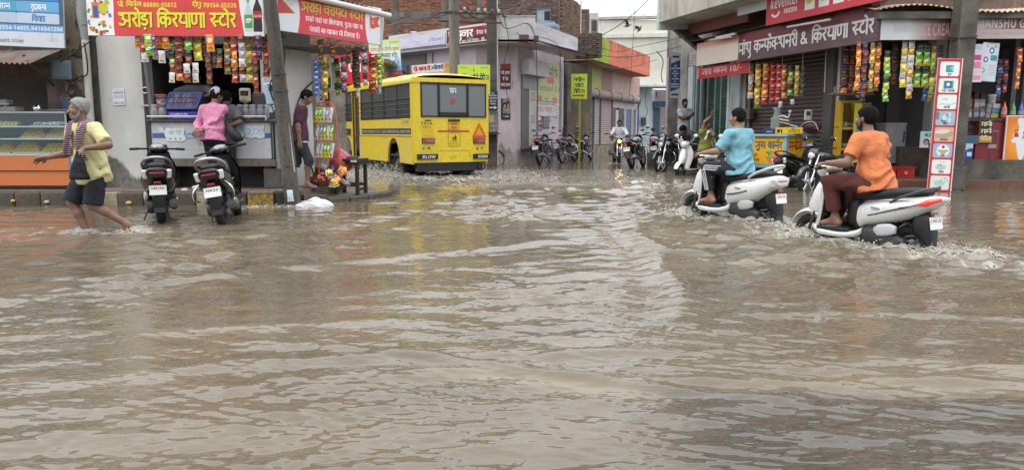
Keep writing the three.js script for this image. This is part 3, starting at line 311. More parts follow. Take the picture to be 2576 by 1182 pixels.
function motorbike(o) {
const t=thing('motorcycle',o.label,'motorcycle',o.pos,o.ry,o.group),main=paint(o.main ?? [.015,.015,.017],.2),st=steerer(o.steer ?? 0,.42,.92,.64,.30),Z=[1,-1],rim=o.rim ?? alum,iron=darkIron;
wheel(t,.64,.30,.30,.045,st,5,rim,'front_wheel');wheel(t,-.63,.30,.30,.052,undefined,5,rim,'rear_wheel');
for (const z of Z) M('fork',[st(cyl([.64,.30,z*.075],[.445,.86,z*.08],.021))],o.forkM ?? chrome,t);M('front_fender',[st(fenderArc(.64,.31,.345,.062,.35,2.45))],main,t);
const hd=M('headlamp_cowl',[st(loft([[.59,.84,0,.07,.07,.08,2.4],[.54,.87,0,.11,.11,.11,2.4],[.45,.92,0,.10,.10,.09,2.2],[.39,.97,0,.05,.05,.04]],16))],o.cowl ?? main,t);
M('headlamp',[st(loft([[.612,.838,0,.02,.02,.02],[.60,.838,0,.06,.055,.06],[.575,.845,0,.085,.075,.075]],16))],o.lamp ?? lensClear,hd);M('handlebar',[st(tube([[.36,.99,-.37],[.40,1.0,-.26],[.43,.95,-.08],[.43,.95,.08],[.40,1.0,.26],[.36,.99,.37]],.012,24,6)),...Z.map((z)=>st(cyl([.39,1.0,z*.27],[.355,.99,z*.385],.018)))],rubber,t);
for (const z of o.mirrorSides ?? Z) {const m=M('mirror',[st(tube([[.41,1.0,z*.24],[.40,1.10,z*.29],[.39,1.15,z*.32]],.006,8,5)),st(xf(new THREE.SphereGeometry(1,14,8),.395,1.18,z*.345,0,0,0,.022,.05,.07))],black,t);M('mirror_glass',[st(xf(new THREE.SphereGeometry(1,14,8),.378,1.182,z*.345,0,0,.25,.008,.043,.062))],mirrorM,m);}
M('fuel_tank',[loft([[.36,.80,0,.06,.04,.06],[.26,.83,0,.12,.085,.09,2.4],[.08,.83,0,.135,.085,.09,2.4],[-.08,.79,0,.10,.05,.07,2.4],[-.14,.77,0,.06,.03,.04]],18)],main,t);
M('seat',[loft([[-.06,.79,0,.07,.03,.04],[-.14,.785,0,.115,.035,.05,2.8],[-.36,.79,0,.125,.035,.05,2.8],[-.62,.825,0,.105,.04,.05,2.6],[-.74,.835,0,.06,.02,.03]],16)],seatM,t);
M('tail_panel',[loft([[-.10,.66,0,.10,.08,.10,2.6],[-.34,.69,0,.125,.08,.11,2.4],[-.60,.745,0,.105,.06,.08,2.4],[-.84,.80,0,.06,.04,.05,2.4]],16)],main,t);
M('tail_light',[rb(.05,.06,.13,.02,-.85,.79,0)],lensRed,t);for (const z of Z) M('indicator',[cyl([-.76,.70,z*.06],[-.78,.70,z*.15],.007),sph(.026,-.785,.70,z*.165)],amber,t);
M('engine',[rb(.30,.24,.22,.04,.02,.38,0),xf(new THREE.BoxGeometry(.17,.26,.15),.17,.55,0,0,0,-.25),...[0,1,2,3,4,5].map((k)=>box(.22,.012,.20,.155+k*.008,.46+k*.036,0,0,0,-.25)),cylY(.085,.085,.27,-.03,.38,0,16,PI/2)],mat([.06,.06,.062],.5,{metalness: .6}),t);
M('frame',[...Z.flatMap((z)=>[cyl([.43,.84,z*.03],[.22,.36,z*.09],.017),cyl([-.05,.74,z*.07],[-.10,.36,z*.10],.016),cyl([-.10,.36,z*.10],[-.63,.30,z*.11],.017),cyl([-.40,.70,z*.11],[-.58,.36,z*.12],.026)]),box(.5,.03,.12,-.36,.64,0)],iron,t);
M('exhaust',[tube([[.20,.42,.09],[.24,.28,.12],[.05,.22,.14],[-.2,.24,.15]],.02,18,7),cyl([-.18,.24,.15],[-.86,.36,.17],.04,.05,14)],mat([.3,.3,.3],.3,{metalness: .9}),t);
M('rear_fender',[fenderArc(-.63,.30,.35,.065,.2,2.9),box(.03,.2,.13,-.955,.40,0,0,0,-.3)],black,t);
const pl=M('number_plate',[rb(.012,.12,.19,.005,-.945,.57,0,0,0,-.2)],mat([.75,.76,.74],.4),t);M('plate_print',[quad(.18,.105,-.9525,.571,0,0,-PI/2)],plate(...(o.plate ?? ['HR 22','4410'])),pl);
if (o.guard) for (const z of Z) M('crash_guard',[tube([[.22,.62,0],[.30,.58,z*.24],[.28,.36,z*.27],[.20,.30,z*.06]],.013,18,6)],o.guardM ?? chrome,t);
M('footrest',[cyl([-.02,.28,-.26],[-.02,.28,.26],.013)],rubber,t);if (o.stand !== false) M('side_stand',[cyl([0,.26,-.12],[-.08,.01,-.24],.011)],iron,t);
return t;
}
function bicycle(o) {
const t=thing('bicycle',o.label,'bicycle',o.pos,o.ry,o.group);wheel(t,.52,.33,.33,.018,undefined,28,chrome,'front_wheel');wheel(t,-.52,.33,.33,.018,undefined,28,chrome,'rear_wheel');
M('frame',[cyl([.36,.78,0],[-.05,.30,0],.016),cyl([.34,.84,0],[-.22,.80,0],.015),cyl([-.05,.30,0],[-.24,.88,0],.016),...[1,-1].flatMap((z)=>[cyl([-.05,.30,z*.03],[-.52,.33,z*.05],.009),cyl([-.22,.80,z*.02],[-.52,.33,z*.05],.009),cyl([.36,.78,z*.03],[.52,.33,z*.05],.011)])],black,t);
M('handlebar',[cyl([.36,.78,0],[.33,.97,0],.013),tube([[.18,.97,-.28],[.34,.98,-.2],[.36,.97,0],[.34,.98,.2],[.18,.97,.28]],.011,18,6)],chrome,t);M('saddle',[loft([[-.08,.93,0,.02,.02,.02],[-.2,.93,0,.05,.03,.03],[-.34,.94,0,.10,.03,.04],[-.38,.94,0,.06,.02,.02]],12)],seatM,t);M('pedals',[cyl([-.05,.30,-.1],[-.05,.30,.1],.01),box(.02,.17,.012,-.05,.22,.07),box(.09,.02,.08,-.05,.14,.12)],darkIron,t);
for (const x of [.52,-.52]) M('mudguard',[fenderArc(x,.33,.355,.03,.3,2.8)],black,t);return t;
}
// ---------- the setting: ground, kerbs, platforms ----------
struct('ground',[xf(new THREE.PlaneGeometry(700,700),0,-.16,-100,-PI/2)],mat([.16,.135,.10],.9,{map: T.dirt,metres: 4}));
const kerbM=concrete([.20,.175,.145]),paveM=dirty([.21,.17,.14],.8,2.2);
const slab=(pts,y0,y1)=>{const g=ext(pts.map(([x,z])=>[x,-z]),y1-y0);g.rotateX(-PI/2);return xf(g,0,y0,0);};
const pavement=struct('pavement',[slab([[-22,-12.38],[-3.75,-12.40],[-3.45,-12.9],[-3.2,-14.0],[-3.8,-16],[-5.6,-19.5],[-22,-19.5]],-.16,.225),slab([[-3.9,-12.45],[-3.15,-12.85],[-2.5,-14.0],[-3.0,-15.5],[-4.4,-15.5]],-.16,.075)],paveM);
{// kerb of separate stones along the left pavement, some of them painted
const path=new THREE.CatmullRomCurve3([V3(-12,0,-12.2),V3(-8,0,-12.2),V3(-5,0,-12.22),V3(-3.9,0,-12.28),V3(-3.15,0,-12.72),V3(-2.62,0,-13.4),V3(-2.36,0,-14.1)],false,'centripetal'),L=path.getLength(),n=Math.round(L/.42);
const cols={y: mat([1,1,1],.85,{map: tex(128,128,(u,v)=>{const w=fbm(u*6,v*5,4,6,301)>.52?1:0,n=.8+.4*(fbm(u*20,v*20,2,20,303)-.5);return w?[.44*n,.40*n,.34*n]:[.68*n,.54*n,.16*n];})}),k: dirty([.045,.045,.048],.8,.7),g: kerbM,w: dirty([.36,.33,.24],.85,.7)};
const kerb=struct('kerb',[slab([[-22,-12.27],[-12,-12.27],[-12,-12.45],[-22,-12.45]],-.16,.20)],kerbM);
for (let i=0;i<n;i++) {const a=path.getPointAt((i+.5)/n),d=path.getTangentAt((i+.5)/n),vx=CX+a.x/-a.z*F;const k=vx>640 && vx<692?'y':vx>692 && vx<725?'k':vx>285 && vx<330?'k':vx>398 && vx<445?'w':vx>520 && vx<640?(i % 2?'k':'w'):vx<300 && vx>240?'w':'g';const s=M('kerb_stone',[rb(.414,.345+HS(i,1)*.035,.20,.022,0,.035,0)],cols[k],kerb);s.position.copy(a);s.position.y -= .135*smooth(735,830,vx);s.rotation.set((HS(i,2)-.5)*.06,Math.atan2(-d.z,d.x),(HS(i,3)-.5)*.05);}
}
// right-hand platform: a plinth with a lower step in front
const pb=(V)=>V;// (right platform stands along the shop fronts)
struct('plinth',[slab([[9.55,-16.15],[20,-15.9],[20,-19],[9.55,-19]],-.16,.60)],concrete([.25,.235,.21]));
struct('step',[slab([[8.2,-15.9],[10.9,-15.75],[11.2,-16.1],[11.2,-17],[8.2,-17.4]],-.16,.17),slab([[6.4,-21.6],[7.3,-18.4],[8.1,-16.4],[9.6,-16.2],[9.6,-18.2],[8.4,-19],[7.0,-22]],-.16,.12)],dirty([.20,.105,.075],.75,1.4));
struct('shop_floor',[slab([[4.9,-25.6],[5.55,-25.6],[6.6,-22],[8.1,-17.9],[9.6,-17.6],[9.6,-22],[8,-27],[4.9,-27]],-.16,.46)],concrete([.22,.20,.18]));
const RW=new Facade(5.72,-25,10.74,-9),RF=new Facade(7.9,-17.5,16,-17.2),LF=new Facade(-12,-13.2,-4.1,-13.2),VF=new Facade(-4.2,-13.15,-3.72,-13.95),SF=new Facade(-4.02,-12.5,-2.42,-13.8);
const fmt=(n)=>+n.toFixed(4);
// a building or front: a group standing at a facade's origin; local z towards the street
function front(name,label,cat,fac,group) {const t=thing(name,label,cat,fac.o.clone(),fac.th,group);return t;}
// flat sign: a board with its printed face
function sign(o) {// fac, v: [x0, y0, x1, y1] of the photograph's left-top and right-bottom, off, draw
const f=o.fac,[x0,y1]=f.at(o.v[0],o.v[1],o.off),[,y0]=f.at(o.v[0],o.v[3],o.off),[x1]=f.at(o.v[2],o.v[3],o.off),w=x1-x0,h=o.h ?? y1-y0,t=thing(o.name ?? 'shop_sign',o.label,o.cat ?? 'sign',null,0,o.group);
f.put(t,(x0+x1)/2,y0+h/2+(o.dy ?? 0),o.off);if (o.roll) t.rotateZ(o.roll);if (o.tilt) t.rotateX(o.tilt);const th=o.th ?? .03;
M('board',[rb(w,h,th,Math.min(.008,th*.3),0,0,-th/2)],o.edge ?? plain([.5,.5,.5]),t);const px=o.px ?? Math.min(900,Math.round(w*260)),tx=canvas(px,Math.round(px*h/w),o.draw);const sg=o.sag ?? Math.min(.007,w*.003),s0=R()*9;M('print',[sheet((u,v)=>[(u-.5)*(w-.012),(v-.5)*(h-.012),.003+sg*(1+.6*Math.sin(u*w*4.2+s0+v*2)*Math.sin(v*3.1+u*2)+.4*Math.sin(u*w*9-v*4+s0))],Math.max(6,Math.round(w*9)),8)],printM(tx,o.rough ?? .45),t);return t;
}
const grime=(g,w,h,n=60,c='rgba(60,50,40,')=>{for (let i=0;i<n;i++) {g.fillStyle=c+rr(.02,.09).toFixed(3)+')';const x=rr(0,w),y=rr(0,h);g.beginPath();g.ellipse(x,y,rr(2,w*.05),rr(2,h*.12),0,0,7);g.fill();}};
const slats=(par,name,x0,x1,y0,y1,z,m,pitch=.09)=>{const n=Math.round((y1-y0)/pitch),p=(y1-y0)/n,w=x1-x0;const g0=merged([ext([[0,0],[.012,p*.12],[.026,p*.5],[.012,p*.88],[0,p]],w)]);g0.rotateY(PI/2);g0.translate(0,0,0);for (let i=0;i<n;i++) {const o=Mg(name,g0,m,par);o.position.set(x0,y0+i*p,z);o.scale.z=-1;}};
const corrugated=(w,d,pitch,amp,nx)=>sheet((u,v)=>[(u-.5)*w,Math.sin(u*w/pitch*2*PI)*amp+.012*Math.sin(u*7+v*3),v*d],nx ?? Math.round(w/pitch*8),3);
function wire(name,label,pts,r=.012,group,m=black) {const o=M(name,[tube(pts.map((p)=>p.toArray?p.toArray():p),r,40,5)],m);return tag(o,label,'wire',group);}
const sag=(a,b,s,n=8)=>Array.from({length: n+1},(_,i)=>{const t=i/n,p=a.clone().lerp(b,t);p.y -= s*4*t*(1-t);return p;});
// snack packets: pillow packs hanging in strips
function packTex(c1,c2,c3,k) {return canvas(64,96,(g)=>{g.fillStyle=c1;g.fillRect(0,0,64,96);g.fillStyle=c2;g.beginPath();g.moveTo(0,60);g.bezierCurveTo(20,44,44,76,64,56);g.lineTo(64,96);g.lineTo(0,96);g.fill();g.fillStyle=c3;g.beginPath();g.ellipse(32,34,23,13,-.25,0,7);g.fill();g.fillStyle=c1;g.fillRect(16,30,32,3);g.fillRect(18,36,26,3);g.fillStyle='#b4762a';for (let i=0;i<6;i++) {g.beginPath();g.ellipse(14+i*7,74+(i*k) % 9,6,4,i,0,7);g.fill();} g.fillStyle='rgba(230,230,230,.7)';g.fillRect(0,0,64,3);g.fillRect(0,93,64,3);});}
const PK={};for (const [n,a,b,c] of [['orange','#e06a14','#f2a21c','#e9dcd0'],['green','#3f9a2a','#8ccb3c','#e6ece0'],['lime','#79b52a','#e3d42c','#f0f0e4'],['yellow','#e4c818','#f0dc4a','#eceae0'],['red','#a8201c','#c9402a','#e9d9c8'],['maroon','#5a1c16','#7c2c1e','#a06a50'],['brown','#6b3318','#8c4a20','#c8905a'],['purple','#43205c','#6a3a86','#cdb8d4'],['plum','#2e1c34','#472a4a','#7b5f78'],['white','#c9c7c2','#d7d3ca','#b9b4b0'],['silver','#94969a','#b7b9ba','#d8d8d6'],['blue','#2453a8','#4f8ad2','#dfe6ee'],['olive','#74702a','#9a8a2a','#cdbb7a'],['dark','#22261f','#34402c','#5d6250'],['gold','#c98a14','#dcae34','#efe6cc'],['crimson','#b01432','#d03a3a','#e8c9c0']]) PK[n]=new THREE.MeshStandardMaterial({map: packTex(a,b,c,n.length),roughness: .28,metalness: .15,side: THREE.DoubleSide});
const packG=(()=>{const v=[];for (let k=0;k<3;k++) {const f=(sg)=>sheet((u,v)=>{const e=Math.sin(Math.PI*clamp((v-.07)/.86)),q=Math.pow(Math.max(0,e),.55)*Math.pow(Math.max(0,Math.sin(Math.PI*u)),.6);return [(u-.5)*(1-.09*Math.pow(Math.max(0,e),.8)),v-1,sg*q*(.22+.05*Math.sin(u*9+k*2+v*8))+.03*Math.sin(v*40+k)*(1-e)*.3];},6,9,sg<0);v.push(merged([f(1),f(-1)]));} return v;})();
function strip(pt,ry,w,n,h,cols,label,group,yawJ=.25) {// top point, pack width, number, total height
const t=thing('packet_strip',label,'snack packets',pt,ry+rr(-yawJ,yawJ),group),ph=h/n;for (let i=0;i<n;i++) {const m=Mg('packet',packG[i % 3],PK[cols[i % cols.length]],t);m.position.set(rr(-.008,.008),-i*ph*.985,rr(-.006,.006));m.scale.set(w*rr(.9,1.06),ph,w*rr(.6,.9));m.rotation.set(rr(-.10,.10),rr(-.30,.30),rr(-.09,.09));} return t;
}
// ---------- left: sweet stall, grocery shop, variety stall ----------
const wallTex=(seed,base,patch,o={})=>tex(512,512,(u0,v)=>{const u=u0*(o.ar ?? 1),n=fbm(u*6,v*6,5,0,seed),st=fbm(u*26,v*3,4,0,seed+5),sp=vn(u*90,v*90,90,seed+9),edge=(o.edge ?? .22)+(o.amp ?? .22)*(fbm(u*5,v*3,5,5,seed+13)-.5)*2,k=smooth(-.008,.008,edge-v),hole=fbm(u*9,v*9,4,9,seed+21)>(o.holes ?? .76)?1:0,b=base.map((c)=>c*(.93+.2*(n-.5)+.05*(st-.5)-(sp>.93?.12:0))),p=patch.map((c)=>c*(.8+.5*(n-.3)+.25*(sp-.5)));const t=Math.max(k,hole);return [0,1,2].map((i)=>lerp(b[i],p[i],t));});
const lx=(vx,off)=>LF.at(vx,300,off)[0],ly=(vx,vy,off)=>LF.at(vx,vy,off)[1];
{// grocery shop building
const t=front('grocery_shop','white plastered grocery shop with an open front full of hanging packets','shop',LF);
const a=lx(168,0),b=lx(236,0),c=lx(369,0),d=lx(692,0),e=7.95,top=4.6;
M('pier',[bx(a,b,0,top,-.5,0)],mat([1,1,1],.9,{map: wallTex(3,[.66,.62,.54],[.46,.41,.36],{edge: .5,amp: .5,holes: .58,ar: .3}),bumpMap: T.bump,bumpScale: .03}),t,'cracked earthy plaster pier');
M('pier',[bx(b,b+.13,.2,top,-.45,.06)],concrete([.20,.18,.155]),t);for (let i=0;i<26;i++) M('plaster_scab',[xf(new THREE.IcosahedronGeometry(1,1),rr(a,b),rr(.5,3.0),.01,0,0,rr(0,3),rr(.03,.1),rr(.04,.16),rr(.012,.03))],pick([kerbM,concrete([.42,.38,.33]),dirty([.30,.22,.17])]),t);
M('wall',[bx(b+.13,c,0,top,-.3,0)],mat([1,1,1],.75,{map: wallTex(41,[.845,.845,.82],[.47,.46,.44],{edge: .10,amp: .12,holes: .80,ar: .28})}),t,'white wall with damp and broken plaster at its foot');
M('lintel',[bx(c,d,2.72,top,-.3,0)],concrete([.3,.29,.27]),t);M('wall',[bx(d,e,0,top,-.3,0)],concrete([.3,.29,.27]),t);
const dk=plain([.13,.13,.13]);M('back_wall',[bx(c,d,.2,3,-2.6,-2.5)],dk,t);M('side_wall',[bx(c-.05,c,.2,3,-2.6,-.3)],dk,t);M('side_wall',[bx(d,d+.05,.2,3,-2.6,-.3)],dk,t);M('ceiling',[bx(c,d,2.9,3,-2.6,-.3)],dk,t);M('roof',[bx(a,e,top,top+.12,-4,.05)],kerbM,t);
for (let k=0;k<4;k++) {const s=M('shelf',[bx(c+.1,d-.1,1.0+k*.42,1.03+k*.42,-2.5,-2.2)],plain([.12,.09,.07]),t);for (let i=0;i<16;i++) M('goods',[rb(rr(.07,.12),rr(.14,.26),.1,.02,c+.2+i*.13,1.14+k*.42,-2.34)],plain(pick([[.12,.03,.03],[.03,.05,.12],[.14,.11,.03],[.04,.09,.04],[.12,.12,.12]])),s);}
M('door_frame',[bx(c-.02,c+.075,.35,2.75,-.02,.05)],plain([.06,.045,.04],.6),t);M('door_frame',[cyl([lx(371,.1),2.8,.1],[lx(383,.1),1.4,.1],.038)],plain([.20,.195,.19],.5),t);M('ring',[tor(.05,.012,lx(369,.06),1.92,.07)],steel,t);M('latch',[box(.22,.03,.03,lx(368,.06),1.66,.06)],steel,t);
}
{// paper notice on the white wall
sign({name: 'notice',cat: 'poster',fac: LF,v: [280,223,314,265],off: .012,th: .008,roll: .03,label: 'white paper notice with a bold dark heading pasted on the white wall',px: 200,edge: plain([.8,.8,.8]),draw: (g,w,h)=>{g.fillStyle='#d5d9de';g.fillRect(0,0,w,h);scrib(g,w*.15,h*.06,w*.7,7,'#4a5064');latin(g,'VIVO',w/2,h*.30,h*.19,'#2b3350',{align: 'center',fit: w*.84});scrib(g,w*.1,h*.38,w*.8,9,'#4a5064',4);latin(g,'8950121606',w/2,h*.93,h*.17,'#3c4460',{align: 'center',fit: w*.9});grime(g,w,h,20);}});
}
// the sweet stall
{
const z0=-12.62,x0=-10.2,x1=P(170,400,12.6).x,y0=.29,t=thing('sweet_stall','long orange sweet stall with a glass case of yellow sweets','stall',V3(0,0,0));const or=paint([.62,.17,.035],.4),al=plain([.55,.57,.56],.4);
const Y=(vy)=>P(80,vy,12.6).y;M('lower_panel',[rb(x1-x0,Y(431)-Y(468),.66,.01,(x0+x1)/2,(Y(431)+Y(468))/2,z0-.36)],or,t);M('upper_panel',[rb(x1-x0+.02,Y(390)-Y(430),.70,.012,(x0+x1)/2,(Y(390)+Y(430))/2,z0-.35)],or,t);M('corner_post',[bx(x1,x1+.05,Y(458),Y(388),z0-.1,z0+.01)],paint([.08,.20,.42],.4),t);M('base_rail',[bx(x0,x1,Y(476),Y(468),z0-.6,z0-.05)],black,t);for (const x of [x1-.12,x1-1.6]) M('castor',[cylY(.06,.06,.04,x,.29,z0-.06,14,PI/2)],rubber,t);
const sh=[388,349,318,282];sh.forEach((v,i)=>M('shelf',[bx(x0,x1,Y(v)-.015,Y(v)+.01,z0-.62,z0+(i === 3?.04:0))],i === 3?al:mat([.55,.62,.62],.15),t));M('back_board',[bx(x0,x1,Y(388),Y(282),z0-.66,z0-.64)],mat([.30,.36,.37],.3),t);for (const x of [x1-.012,x1-1.45]) M('glass_frame',[bx(x-.012,x+.012,Y(388),Y(282),z0-.02,z0)],al,t);M('glass_pane',[bx(x0,x1,Y(388),Y(284),z0+.002,z0+.008)],glassM,t);
const tray=(n,vx,vs,wv,rows,c,lab)=>{const p=P(vx,vs,12.75),tr=thing('sweet_tray',lab,'sweets',V3(p.x,Y(vs)+.012,z0-.28),0,'trays of sweets in the glass case'),w=wv/F*12.7;M('tray',[rb(w*1.06,.018,.34,.006,0,.009,0)],steel,tr);const g=[],r=.021;for (let k=0;k<rows;k++) {const nx=Math.floor(w/(2*r))-k,nz=7-k;for (let i=0;i<nx;i++) for (let j=0;j<nz;j++) {if (k<rows-1 && i>1 && i<nx-2 && j>1 && j<nz-2) continue;g.push(sph(r*rr(.93,1.05),(i-(nx-1)/2)*2*r,.03+k*r*1.55,(j-(nz-1)/2)*2*r,1,1,1,7));}} const s=M('sweets',g,mat(c,.55),tr);s.userData.kind='stuff';};
const yl=[.62,.42,.03],pale=[.66,.52,.16];
tray(0,10,388,44,5,yl,'tray of yellow sweet balls on the lowest shelf, leftmost in view');tray(1,62,388,70,6,yl,'tray with the highest pile of yellow sweet balls, middle of the lowest shelf');tray(2,130,388,62,5,yl,'tray of yellow sweet balls on the lowest shelf beside the blue corner post');tray(3,80,349,62,5,pale,'tray of pale yellow sweets on the middle shelf, left pile');tray(4,140,349,66,6,pale,'tray of pale yellow sweets on the middle shelf, right pile nearest the walking man');
{const tr=thing('sweet_tray','tray of square yellow sweet blocks on the top shelf','sweets',V3(P(18,318,12.75).x,Y(318)+.012,z0-.2));M('tray',[rb(.4,.015,.3,.005,0,.008,0)],steel,tr);for (let i=0;i<6;i++) M('sweet_block',[rb(.058,.06,.1,.01,-.16+i*.064,.045,.06)],mat([.66,.46,.06],.6),tr);}
{const tr=thing('sweet_tray','tray of white sweets on the top shelf near the walking man','sweets',V3(P(118,318,12.75).x,Y(318)+.012,z0-.2));M('tray',[rb(.5,.015,.3,.005,0,.008,0)],steel,tr);const q=[];for (let i=0;i<60;i++) q.push(sph(.024,rr(-.22,.22),.03+rr(0,.03),rr(-.12,.12),1.3,.7,1,6));M('sweets',q,mat([.7,.7,.66],.6),tr).userData.kind='stuff';}
// pots and trays on its top
const top=Y(282)+.01,on=(vx,z=z0-.3)=>V3(P(vx,280,-z).x,top,z);
{const o=thing('steel_pot','round shiny steel pot standing on the sweet stall','pot',on(93));M('pot',[lathe([[.001,0],[.05,0],[.075,.04],[.07,.085],[.05,.10],[.055,.115],[.04,.12]],18)],chrome,o);}
{const o=thing('weighing_scale','flat steel weighing scale at the left end of the sweet stall','scale',on(22));M('scale_body',[rb(.36,.09,.26,.02,0,.045,0)],plain([.35,.34,.31],.4),o);M('scale_pan',[rb(.28,.02,.24,.008,-.06,.13,0),cylY(.02,.02,.05,-.06,.10,0)],steel,o);M('block',[rb(.2,.07,.18,.01,-.08,.175,0)],plain([.4,.38,.34]),o);}
{const o=thing('steel_tray','wide flat steel tray on the sweet stall behind the man','tray',on(150));M('tray',[lathe([[.001,.01],[.26,.01],[.30,.035],[.31,.035],[.27,0],[.001,0]],24)],alum,o);M('lid',[lathe([[.2,.03],[.12,.05],[.001,.055]],20)],alum,o);}
{const o=thing('bucket','dark plastic bucket on the stall beside the pier','bucket',on(172,z0-.5));M('bucket',[lathe([[.001,0],[.09,0],[.12,.22],[.13,.22],[.13,.24],[.115,.24],[.08,.02],[.001,.02]],18)],plain([.10,.14,.20],.4),o);}
}
{// dark sweet shop behind the stall
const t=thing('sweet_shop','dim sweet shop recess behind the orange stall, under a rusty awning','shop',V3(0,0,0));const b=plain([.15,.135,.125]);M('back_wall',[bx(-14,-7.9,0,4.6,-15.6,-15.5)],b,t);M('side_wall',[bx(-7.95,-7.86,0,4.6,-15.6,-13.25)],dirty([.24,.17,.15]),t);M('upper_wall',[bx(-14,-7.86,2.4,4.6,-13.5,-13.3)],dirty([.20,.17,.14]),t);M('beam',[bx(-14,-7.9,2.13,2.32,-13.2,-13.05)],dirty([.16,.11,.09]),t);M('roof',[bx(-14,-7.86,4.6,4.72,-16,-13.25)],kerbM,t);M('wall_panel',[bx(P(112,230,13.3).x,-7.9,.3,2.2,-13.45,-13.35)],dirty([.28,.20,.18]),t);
}
{const A=P(48,160,12.0),Bk=P(181,118,13.15),t=thing('awning','rusty corrugated awning over the orange sweet stall','awning',V3(A.x-1.5+.1,A.y,A.z));const ln=Math.hypot(Bk.y-A.y,A.z-Bk.z);const g=corrugated(3.1,ln,.085,.017);g.rotateY(PI);g.rotateX(Math.atan2(Bk.y-A.y,A.z-Bk.z));const m=mat([.9,.86,.82],.75,{map: T.rust,metres: 1.3,metalness: .15});M('sheet',[g],m,t);M('strut',[cyl([1.45,.05,-.1],[1.3,-.28,-1.0],.02),cyl([-1.2,.0,-.1],[-1.2,-.3,-1.0],.02)],darkIron,t);for (const [x,z] of [[.9,-.2],[.55,-.5],[1.2,-.42],[.1,-.25],[.75,-.75]]) M('litter',[rb(.09,.008,.05,.003,x,-z*.36+.03,z,.35,rr(0,3),0)],plain(pick([[.6,.6,.58],[.05,.05,.05]])),t);}
sign({fac: LF,v: [-90,-62,165,117],off: .35,roll: -.042,cat: 'sign',label: 'blue and white board with rows of panels above the rusty awning',px: 620,edge: plain([.6,.62,.65]),draw: (g,w,h)=>{g.fillStyle='#c9cdd2';g.fillRect(0,0,w,h);g.fillStyle='#3f5b74';g.fillRect(0,0,w,h*.69);const cw=w*.47,ch=h*.15,cx=[w*.055,w*.505];const txt=[['पूजा पाठ','कुण्डली'],['अनुष्ठान','व्यापार'],['रत्न-उपरत्न','रुद्राक्ष'],['','विवाह']],fill=[['#7d9aa2','#3c84c4'],['#7f8f95','#3d86c8'],['#4a9fc0','#64a6d0'],['#aebfcd','#b9c7d6']];for (let r=0;r<4;r++) for (let c=0;c<2;c++) {g.fillStyle=fill[r][c];g.beginPath();g.roundRect(cx[c],h*(.02+r*.165),cw*.96,ch,8);g.fill();if (txt[r][c]) dev(g,txt[r][c],cx[c]+cw*.5,h*(.065+r*.165),ch*.52,r === 3?'#3f74a8':'#dfe8ee',{center: true,lw: 13,edge: r === 3?null:'rgba(60,80,100,.5)'});} g.fillStyle='#5d94c6';g.fillRect(0,h*.685,w,h*.105);latin(g,'2554-14655,9416543204',w*.99,h*.765,h*.085,'#d7dde2',{align: 'right'});dev(g,'नगर के कालोनी, फतेहाबाद',w*.2,h*.91,h*.045,'#525960',{lw: 9});grime(g,w,h,30);}});
{const t=thing('fuse_box','grey blue fuse box fixed under the awning by the drain pipe','fuse box',P(154,176,13.02));M('box',[rb(.32,.33,.12,.03,0,0,0,0,.25,-.05)],plain([.16,.22,.25],.5),t);M('cover',[rb(.24,.25,.02,.01,.015,0,.065,0,.25,-.05)],plain([.13,.19,.22],.5),t);M('cable',[tube([[.1,-.17,.05],[.18,-.2,.08],[.36,-.12,.1],[.47,-.1,.1],[.50,.1,.1],[.46,.45,.08]],.012,24,5)],black,t);}
{const t=thing('drain_pipe','old white drain pipe running down the cracked pier','pipe',V3(0,0,0)),a=P(203,-40,13.02),b=P(212,100,13.02),c=P(226,300,13.02),d=P(232,400,13.0);M('pipe',[cyl(b.toArray(),c.toArray(),.058,.062,14),cyl(c.toArray(),d.toArray(),.062,.062,14)],plain([.60,.58,.53],.5),t);M('collar',[cyl(a.toArray(),P(204,40,13.02).toArray(),.085,.085,14),cyl(P(204,40,13.02).toArray(),b.toArray(),.085,.06,14)],plain([.34,.34,.33],.6),t,'grey upper collar');M('bracket',[tor(.066,.008,...P(221,262,13.02).toArray(),PI/2)],darkIron,t);M('bracket',[tor(.066,.008,...P(208,64,13.02).toArray(),PI/2)],darkIron,t);}
wire('cable','black cable hanging diagonally in front of the blue board',[P(283,-25,12.6),P(272,20,12.6),P(262,60,12.6),P(240,92,12.6),P(190,128,12.6),P(150,156,12.7)],.011);
